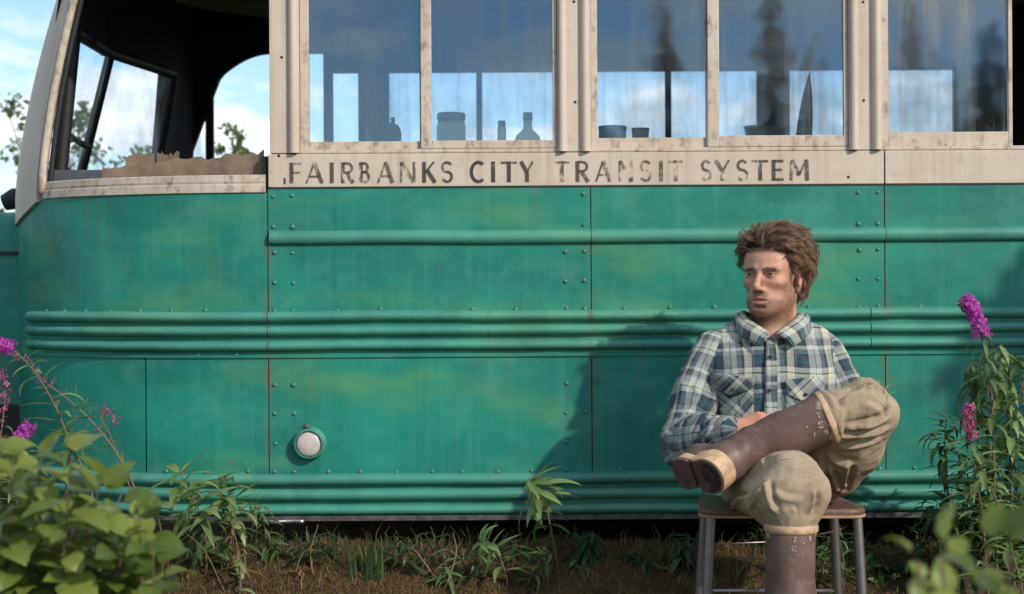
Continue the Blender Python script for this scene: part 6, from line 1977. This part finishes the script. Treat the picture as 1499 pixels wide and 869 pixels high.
plant('fireweed', 'fireweed cut by the right edge of the photo with drooping leaves', 'fireweed', [(1512, 890, -.48), (1508, 760, -.48), (1502, 640, -.48), (1496, 545, -.48), (1490, 520, -.48)], 0.005, [('fire', .1, 1.0, 34, .09, -.1)], ('magenta', .55, .66, 5, .011), None, None, None, FR, 37)
plant('fireweed', 'slim fireweed with hanging leaves just left of the long flower spike', 'fireweed', [(1432, 880, -.36), (1436, 760, -.36), (1432, 640, -.36), (1428, 560, -.36), (1424, 530, -.36)], 0.0042, [('dark', .1, .7, 20, .09, .0), ('fire', .6, 1.0, 14, .08, -.6)], None, None, None, None, FR, 38)
plant('fireweed', 'low dark fireweed at the foot of the thicket, nearest the stool', 'fireweed', [(1352, 880, -.32), (1358, 810, -.32), (1368, 760, -.32), (1372, 735, -.32)], 0.004, [('dark', .1, 1.0, 24, .09, .2)], None, None, None, None, FR, 39)
plant('fireweed', 'leafy fireweed filling the lower right corner behind the blurred leaves', 'fireweed', [(1478, 885, -.40), (1476, 830, -.40), (1468, 770, -.40), (1462, 720, -.40)], 0.0045, [('fire', .1, 1.0, 30, .095, .1)], None, None, None, None, FR, 40)

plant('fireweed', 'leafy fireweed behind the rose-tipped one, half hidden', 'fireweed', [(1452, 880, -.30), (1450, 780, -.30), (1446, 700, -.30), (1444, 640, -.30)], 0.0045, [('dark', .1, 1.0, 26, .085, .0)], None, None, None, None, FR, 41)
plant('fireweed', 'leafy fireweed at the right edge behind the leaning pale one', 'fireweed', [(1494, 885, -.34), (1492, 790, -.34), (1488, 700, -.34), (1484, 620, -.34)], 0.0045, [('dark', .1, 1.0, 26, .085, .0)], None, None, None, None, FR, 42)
plant('fireweed', 'short leafy fireweed between stool and thicket with pale top leaves', 'fireweed', [(1405, 885, -.52), (1402, 830, -.52), (1398, 770, -.52), (1394, 735, -.52)], 0.0042, [('fire', .1, .8, 16, .075, .1), ('light', .7, 1.0, 8, .06, .3)], None, None, None, None, FR, 43)
# broad grass blades under the bus
gb = empty('grass_clump', W(535, 845, -.30)); tag(gb, 'clump of broad green grass blades standing under the middle of the bus', 'grass')
bp = W(535, 845, -.30)
g0 = float(gz(bp.x, bp.y)) - 0.01
rr_ = random.Random(8)
for i in range(16):
    x = W(512 + i * 3.2, 845, -.30).x; lean = rr_.uniform(-0.02, 0.02); h = rr_.uniform(0.09, 0.17); wd = rr_.uniform(0.004, 0.009); y = -.30 + rr_.uniform(-0.03, 0.05)
    v = []
    for k in range(6):
        t = k / 5
        c = Vector((x + lean * t * t, y - 0.03 * t * t, g0 + h * t * (1 - 0.12 * t))) - gb.location
        ww = wd * (1 - t ** 2.5)
        v += [c + Vector((-ww, 0.002, 0)), c + Vector((0, -0.001, 0)), c + Vector((ww, 0.002, 0))]
    me = meshdata('blade', v, [(k * 3 + j, k * 3 + j + 1, k * 3 + 4 + j, k * 3 + 3 + j) for k in range(5) for j in (0, 1)], True)
    link('blade', me, gb, ML_dark if i % 3 else ML_fire)

# foreground shrubs, out of focus
def shrub(label, base, tips, per, ln, seed, upright=0.0):
    rr = random.Random(seed)
    b = W(*base); b.z = float(gz(b.x, b.y)) - 0.01
    root = empty('broadleaf_shrub', b)
    tag(root, label, 'shrub', 'broad-leaved shrubs close to the viewer')
    for tip in tips:
        tp = W(*tip) - b
        st = Vector((rr.uniform(-.05, .05), rr.uniform(-.05, .05), 0))
        C = catmull([st, st.lerp(tp, 0.45) + Vector((rr.uniform(-.04, .04), rr.uniform(-.04, .04), 0.06)), tp], 8)
        n = len(C) - 1
        MB().tube(C, [0.0045 * (1 - 0.7 * i / n) for i in range(n + 1)], 6).build('stem', M_bark, root, smooth=True)
        ang = rr.uniform(0, 6)
        for i in range(per):
            t = 1 - 0.42 * (i / per) ** 0.9
            x = min(n - 1e-3, t * n); k = int(x); p = C[k].lerp(C[k + 1], x - k); T_ = (C[k + 1] - C[k]).normalized()
            ang += 2.2 + rr.uniform(-.5, .5)
            a_ = T_.orthogonal().normalized(); b_ = T_.cross(a_)
            r_ = a_ * math.cos(ang) + b_ * math.sin(ang)
            el = (rr.uniform(-0.15, 0.55) if i > 2 else rr.uniform(0.5, 1.0)) + upright * rr.random()
            d = T_ * math.sin(el) + r_ * math.cos(el)
            # petiole and blade
            o = link('leaf', rr.choice(LV['broad']), root)
            orient(o, p + d * 0.012, d, Vector((0, -0.25, 1)) + Vector((rr.uniform(-.5, .5), rr.uniform(-.5, .3), 0)), ln * rr.uniform(0.45, 1.12))
tipsL = [(20, 672, -2.6), (62, 660, -2.55), (105, 668, -2.65), (148, 700, -2.6), (178, 722, -2.5), (205, 752, -2.6), (225, 800, -2.65), (40, 730, -2.4), (90, 740, -2.45), (135, 765, -2.4), (170, 800, -2.45), (205, 845, -2.5), (10, 790, -2.35), (70, 815, -2.35), (125, 840, -2.4), (-15, 700, -2.5), (30, 860, -2.4), (215, 880, -2.6), (160, 870, -2.4), (80, 880, -2.4)]
shrub('tallest broad-leaved shrub in the lower left corner, close and slightly blurred', (40, 1500, -2.5), tipsL[:6] + tipsL[7:9] + tipsL[15:16] + [(-5, 650, -2.5), (50, 700, -2.45), (110, 715, -2.5)], 20, 0.080, 51)
shrub('broad-leaved shrub along the bottom edge at far left, below the tallest one', (70, 1500, -2.35), [(15, 800, -2.32), (65, 790, -2.3), (110, 800, -2.35), (30, 850, -2.3), (85, 860, -2.3), (130, 850, -2.32), (-10, 760, -2.3), (60, 745, -2.3), (0, 880, -2.25), (50, 890, -2.25), (105, 890, -2.28), (150, 885, -2.3)], 20, 0.075, 53)
shrub('smaller broad-leaved shrub right of the tallest one, against the ground', (190, 1500, -2.55), [(225, 800, -2.65), (205, 752, -2.6), (170, 800, -2.45), (205, 845, -2.5), (150, 760, -2.5), (215, 880, -2.6), (178, 870, -2.5), (235, 850, -2.6), (190, 800, -2.5), (150, 830, -2.45)], 18, 0.075, 54)
tipsR = [(1342, 820, -3.62), (1380, 806, -3.58), (1412, 826, -3.62), (1448, 800, -3.55), (1482, 806, -3.6), (1352, 862, -3.55), (1436, 856, -3.55), (1495, 850, -3.62), (1395, 880, -3.6)]
shrub('blurred green shrub tops poking up in the lower right corner', (1420, 1900, -3.6), tipsR, 6, 0.050, 52, 0.9)

# unseen shrub added at the right to cast the shadow that falls on the bus
ws = empty('shading_shrub', (2.95, -1.28, float(gz(2.95, -1.28))))
tag(ws, 'unseen dense shrub added right of the fireweed to shade the rear panels', 'shrub')
wr = np.random.default_rng(77)
for k in range(5):
    e_ = wr.normal(0, 0.10, 3)
    MB().tube(catmull([(0.03 * k - 0.06, 0.02 * k - 0.04, -0.01), (e_[0] * 0.5, e_[1] * 0.5, 1.0), (e_[0] - 0.06, e_[1], 1.9 + 0.1 * e_[2])], 6), [0.022 - 0.0014 * i for i in range(13)], 7).build('trunk', M_bark, ws, smooth=True)
def leaf_cloud(C, Rr, n, size, rs, elong=2.4):
    """many small leaves spread through ellipsoids: arrays of quads"""
    V = []
    which = rs.integers(0, len(C), n)
    u = rs.normal(0, 1, (n, 3)); u /= np.linalg.norm(u, axis=1, keepdims=True)
    rad = rs.random(n) ** 0.45
    P = np.array(C)[which] + u * np.array(Rr)[which] * rad[:, None]
    d = rs.normal(0, 1, (n, 3)); d[:, 2] -= 0.5; d /= np.linalg.norm(d, axis=1, keepdims=True)
    e_ = np.cross(d, rs.normal(0, 1, (n, 3))); e_ /= np.linalg.norm(e_, axis=1, keepdims=True)
    s_ = size * rs.uniform(0.6, 1.3, n)[:, None]
    a, b = d * s_, e_ * s_ / elong
    V = np.stack([P - a, P + b * 0.9, P + a, P - b * 0.9], 1).reshape(-1, 3)
    return V, np.arange(n * 4).reshape(-1, 4)
cw_ = [(-0.06, 0.0, 1.95), (0.02, 0.05, 2.12), (0.15, -0.05, 1.85), (0.25, 0, 1.6), (0.1, 0, 2.0), (0.3, 0.05, 2.05), (0.2, 0, 1.3)]
V, Q = leaf_cloud(cw_, [(0.20, 0.2, 0.2), (0.16, 0.16, 0.14), (0.24, 0.2, 0.26), (0.26, 0.2, 0.3), (0.24, 0.2, 0.22), (0.2, 0.2, 0.2), (0.25, 0.2, 0.3)], 3600, 0.045, wr)
link('crown', np_mesh('crown', V, Q, False), ws, ML_dark)

# ------------------------------------------------------------------ moss and dead stalks on the bank
def tuft_field(name, n, xr, yr, h, w_, m, label, cat, seed, curl=1.0, clump=None):
    rs = np.random.default_rng(seed)
    x = rs.uniform(*xr, n); y = rs.uniform(*yr, n)
    if clump is not None:
        keep = vnoise(np.stack([x * clump, y * clump, 0 * x + seed], 1)) > rs.uniform(-0.7, 0.4, n)
        x, y = x[keep], y[keep]; n = len(x)
    z = gz(x, y) - 0.004
    a = rs.uniform(0, 6.28, n); ln = h * rs.uniform(0.5, 1.4, n); up = rs.uniform(0.25, 1.0, n)
    d0 = np.stack([np.cos(a) * (1 - up), np.sin(a) * (1 - up), up], 1)
    d1 = np.stack([np.cos(a + rs.normal(0, 0.9, n)), np.sin(a + rs.normal(0, 0.9, n)), rs.uniform(-0.7, 0.5, n)], 1) * curl
    p0 = np.stack([x, y, z], 1); p1 = p0 + d0 * ln[:, None] * 0.5; p2 = p1 + (d0 * 0.5 + d1 * 0.5) * ln[:, None] * 0.5; 
    sd = np.stack([-np.sin(a), np.cos(a), 0 * a], 1) * (w_ * rs.uniform(0.6, 1.4, n))[:, None]
    V = np.stack([p0 - sd, p0 + sd, p1 + sd * 0.8, p1 - sd * 0.8, p2 + sd * 0.25, p2 - sd * 0.25], 1).reshape(-1, 3)
    i = np.arange(n)[:, None] * 6
    Q = np.concatenate([i + np.array([0, 1, 2, 3]), i + np.array([3, 2, 4, 5])])
    o = link(name, np_mesh(name, V, Q, False), None, m)
    return tag(o, label, cat, kind='stuff')
M_moss = leaf_mat('brown_moss', (0.075, 0.040, 0.018), (0.200, 0.115, 0.045), 0.15, 0.9)
M_straw = leaf_mat('dead_straw', (0.15, 0.105, 0.055), (0.28, 0.21, 0.12), 0.15, 0.9)
M_gr = leaf_mat('short_grass', (0.035, 0.07, 0.018), (0.075, 0.115, 0.035), 0.3, 0.6)
tuft_field('moss', 70000, (-1.9, 2.0), (-0.62, 0.05), 0.028, 0.0013, M_moss, 'curly brown moss covering the bank below the bus', 'moss', 61, 1.0)
tuft_field('dead_grass', 4200, (-1.9, 2.0), (-0.6, 0.05), 0.075, 0.0011, M_straw, 'pale dead grass stalks lying over the moss', 'dead grass', 62, 1.0, 5.0)
tuft_field('grass', 1500, (0.55, 2.0), (-0.75, -0.1), 0.10, 0.0017, M_gr, 'thin green grass around the stool and the right thicket', 'grass', 63, 0.6, 4.0)
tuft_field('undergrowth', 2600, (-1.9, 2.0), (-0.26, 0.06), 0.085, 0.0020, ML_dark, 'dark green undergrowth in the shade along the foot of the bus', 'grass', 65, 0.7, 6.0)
tuft_field('meadow', 9000, (-9, 9), (2.9, 12), 0.30, 0.007, M_gr, 'green meadow grass behind the bus', 'grass', 64, 0.6)
# a few single dry stalks and twigs
tw = random.Random(5)
for i, (a, b, c) in enumerate([((462, 852, -.32), (455, 810, -.33), (466, 768, -.33)), ((430, 830, -.34), (445, 808, -.34), (470, 806, -.35)), ((640, 830, -.3), (610, 808, -.28), (585, 792, -.27)), ((650, 850, -.36), (668, 812, -.34), (664, 780, -.3)), ((700, 812, -.3), (660, 806, -.3), (630, 812, -.32)), ((805, 832, -.3), (795, 812, -.3), (786, 800, -.3)), ((1075, 845, -.34), (1098, 812, -.36), (1085, 800, -.36)), ((330, 850, -.4), (300, 806, -.42), (272, 780, -.42))]):
    lab = ['thin pale stalk standing upright left of the green blades', 'bent pale stalk crossing the upright one', 'thin twig lying right of the green blades', 'thin dark stalk standing in the moss right of the blades', 'pale twig lying flat below the whorled plant', 'tiny pale twig beside the drooping bright plant', 'pale stalk arching between the left stool legs', 'long dry stalk leaning below the pale leafy plants'][i]
    P = [W(*a), W(*b), W(*c)]
    P[0].z = min(P[0].z, float(gz(P[0].x, P[0].y))) - 0.005
    C = catmull(P, 8)
    o = MB().tube(C, [0.0026 - 0.0001 * k for k in range(17)], 6).build('dry_stalk', M_straw, None, smooth=True)
    tag(o, lab, 'stalk', 'dry stalks on the bank')
    k0 = C[10]
    MB().tube([k0, k0 + Vector((0.012, -0.006, 0.014)), k0 + Vector((0.02, -0.01, 0.03))], [0.0014, 0.0011, 0.0006], 5).build('twig', M_straw, o)

# ------------------------------------------------------------------ trees
M_trunk = simple('birch_bark', (0.30, 0.27, 0.23), 0.8, var=0.5, scale=8, bump=0.3)
M_strunk = simple('spruce_bark', (0.07, 0.05, 0.035), 0.9, scale=10)
ML_birch = leaf_mat('birch_leaf', (0.060, 0.110, 0.028), (0.140, 0.200, 0.055), 0.45)
ML_spruce = leaf_mat('spruce_needle', (0.012, 0.026, 0.013), (0.026, 0.048, 0.022), 0.1, 0.7)
def birch(label, px, y, top_py, spread, nbr, nleaf, size, seed, lo=0.4):
    rs = np.random.default_rng(seed)
    s_ = FPX / (CAM_D + y)
    x = (px - 750) / s_
    g = float(gz(x, y))
    H_ = CAM_H - (top_py - 420) / s_ - g
    root = empty('birch_tree', (x, y, g - 0.02)); tag(root, label, 'tree', 'birches behind the bus')
    C = catmull([(0, 0, 0), (0.05 * rs.normal(), 0.05 * rs.normal(), H_ * 0.5), (0.10 * rs.normal(), 0.1 * rs.normal(), H_ * 0.97)], 8)
    MB().tube(C, [0.011 * H_ * (1 - 0.9 * i / 16) + 0.002 for i in range(17)], 8).build('trunk', M_trunk, root, smooth=True)
    limbs = MB(); cs, rr = [], []
    for k in range(nbr):
        t = lo + (1 - lo) * (k + 0.5) / nbr
        p = C[min(15, int(t * 16))]
        a = k * 2.4 + rs.normal(0, 0.3)
        L_ = spread * (1.15 - t * 0.75) * rs.uniform(0.7, 1.2)
        e_ = p + Vector((math.cos(a) * L_, math.sin(a) * L_, L_ * rs.uniform(0.3, 0.9)))
        m_ = p.lerp(e_, 0.5) + Vector((0, 0, 0.05 * L_))
        limbs.tube([p, m_, e_], [0.004 * H_ * (1.2 - t), 0.003 * H_ * (1.2 - t), 0.002], 5)
        for q in (0.45, 0.7, 0.9, 1.05):
            cs.append(tuple(p.lerp(e_, q) + Vector(rs.normal(0, 0.05 * L_, 3)))); rr.append((0.17 * L_ + 0.04, 0.17 * L_ + 0.04, 0.14 * L_ + 0.04))
    limbs.build('limb', M_bark, root, smooth=True)
    V, Q = leaf_cloud(cs, rr, nleaf, size, rs, 1.7)
    link('crown', np_mesh('crown', V, Q, False), root, ML_birch)
birch('young birch just left of the cab, its crown by the left edge', -10, 7.0, 292, 0.22, 12, 500, 0.030, 1)
birch('birch with open crown seen through the near windshield half', 112, 8.0, 140, 0.75, 16, 1500, 0.032, 2, 0.3)
birch('small birch seen through the far windshield half low down', 222, 9.0, 205, 0.4, 10, 350, 0.030, 3, 0.3)
birch('slender birch seen through the far cab window', 326, 7.5, 158, 0.26, 13, 420, 0.032, 4, 0.35)
birch('low bushy birch at the right of the far cab window', 362, 9.5, 212, 0.5, 12, 1100, 0.032, 5, 0.3)
birch('thin birch left of the corner post, one twig showing', 46, 11.0, 128, 0.16, 8, 120, 0.030, 6, 0.7)

def spruce(label, x, y, H_, seed, wid=0.16):
    rs = np.random.default_rng(seed)
    g = float(gz(x, y))
    root = empty('spruce_tree', (x, y, g - 0.05)); tag(root, label, 'tree', 'spruces behind the viewer')
    MB().tube([(0, 0, 0), (0.02, 0.02, H_ * 0.5), (0, 0, H_)], [0.018 * H_, 0.011 * H_, 0.002 * H_], 8).build('trunk', M_strunk, root, smooth=True)
    V, Q = [], []
    nb = int(34 + H_ * 9)
    b = 0
    for k in range(nb):
        t = (k + rs.random()) / nb
        z = H_ * (0.08 + 0.92 * t)
        L_ = H_ * wid * (1 - t) ** 0.8 * rs.uniform(0.55, 1.15) + 0.12
        for j in range(6):
            a = rs.uniform(0, 6.28)
            d = np.array([math.cos(a), math.sin(a), 0])
            sd = np.array([-math.sin(a), math.cos(a), 0])
            ns_ = 9
            for q in range(ns_):
                f = (q + 0.5) / ns_
                c = np.array([0, 0, z]) + d * L_ * f + np.array([0, 0, -0.28 * L_ * f + 0.10 * L_ * f * f])
                for s_ in (-1, 1):
                    e_ = (sd * s_ * 0.75 + d * 0.7) * L_ * 0.26 * (1.1 - 0.5 * f) * rs.uniform(0.7, 1.3) + np.array([0, 0, -0.10 * L_ * rs.random()])
                    w_ = d * L_ * 0.085 + np.array([0, 0, 0.05 * L_])
                    V += [c - w_, c + e_ - w_ * 0.3, c + e_ + w_ * 0.3, c + w_]
                    Q.append((b, b + 1, b + 2, b + 3)); b += 4
    link('crown', np_mesh('crown', np.array(V), np.array(Q), False), root, ML_spruce)
# reflected in the windows: mirror image of a tree at y = -L stands at y = +L
def refl(px, L): return (px - 750) / (FPX / (CAM_D + L))
for i, (px, L, top) in enumerate([(1132, 30, -60), (972, 34, -18), (928, 40, 120), (1192, 44, 62), (1216, 42, 112), (1338, 36, -30), (1386, 46, 88), (1090, 50, 128), (1290, 52, 60), (880, 55, 150), (1450, 40, 40), (820, 60, 168)]):
    s_ = FPX / (CAM_D + L)
    H_ = CAM_H - (top - 420) / s_
    spruce(['tallest dark spruce mirrored in the fourth pane', 'tall spruce mirrored at the top of the third pane', 'low round-topped spruce mirrored left in the third pane', 'slim spruce mirrored right of the tallest one', 'small spruce mirrored beside the cream pillar', 'tall spruce mirrored in the last pane', 'smaller spruce mirrored right in the last pane', 'low spruce mirrored left of the tallest one', 'distant spruce hidden behind the cream pillar mirror', 'low spruce mirrored at the left of the third pane', 'spruce mirrored at the right end of the last pane', 'lowest distant spruce mirrored behind the pillar beside the bottle'][i], refl(px, L), -L, H_, 100 + i, 0.12 if i in (0, 3, 5) else 0.15)
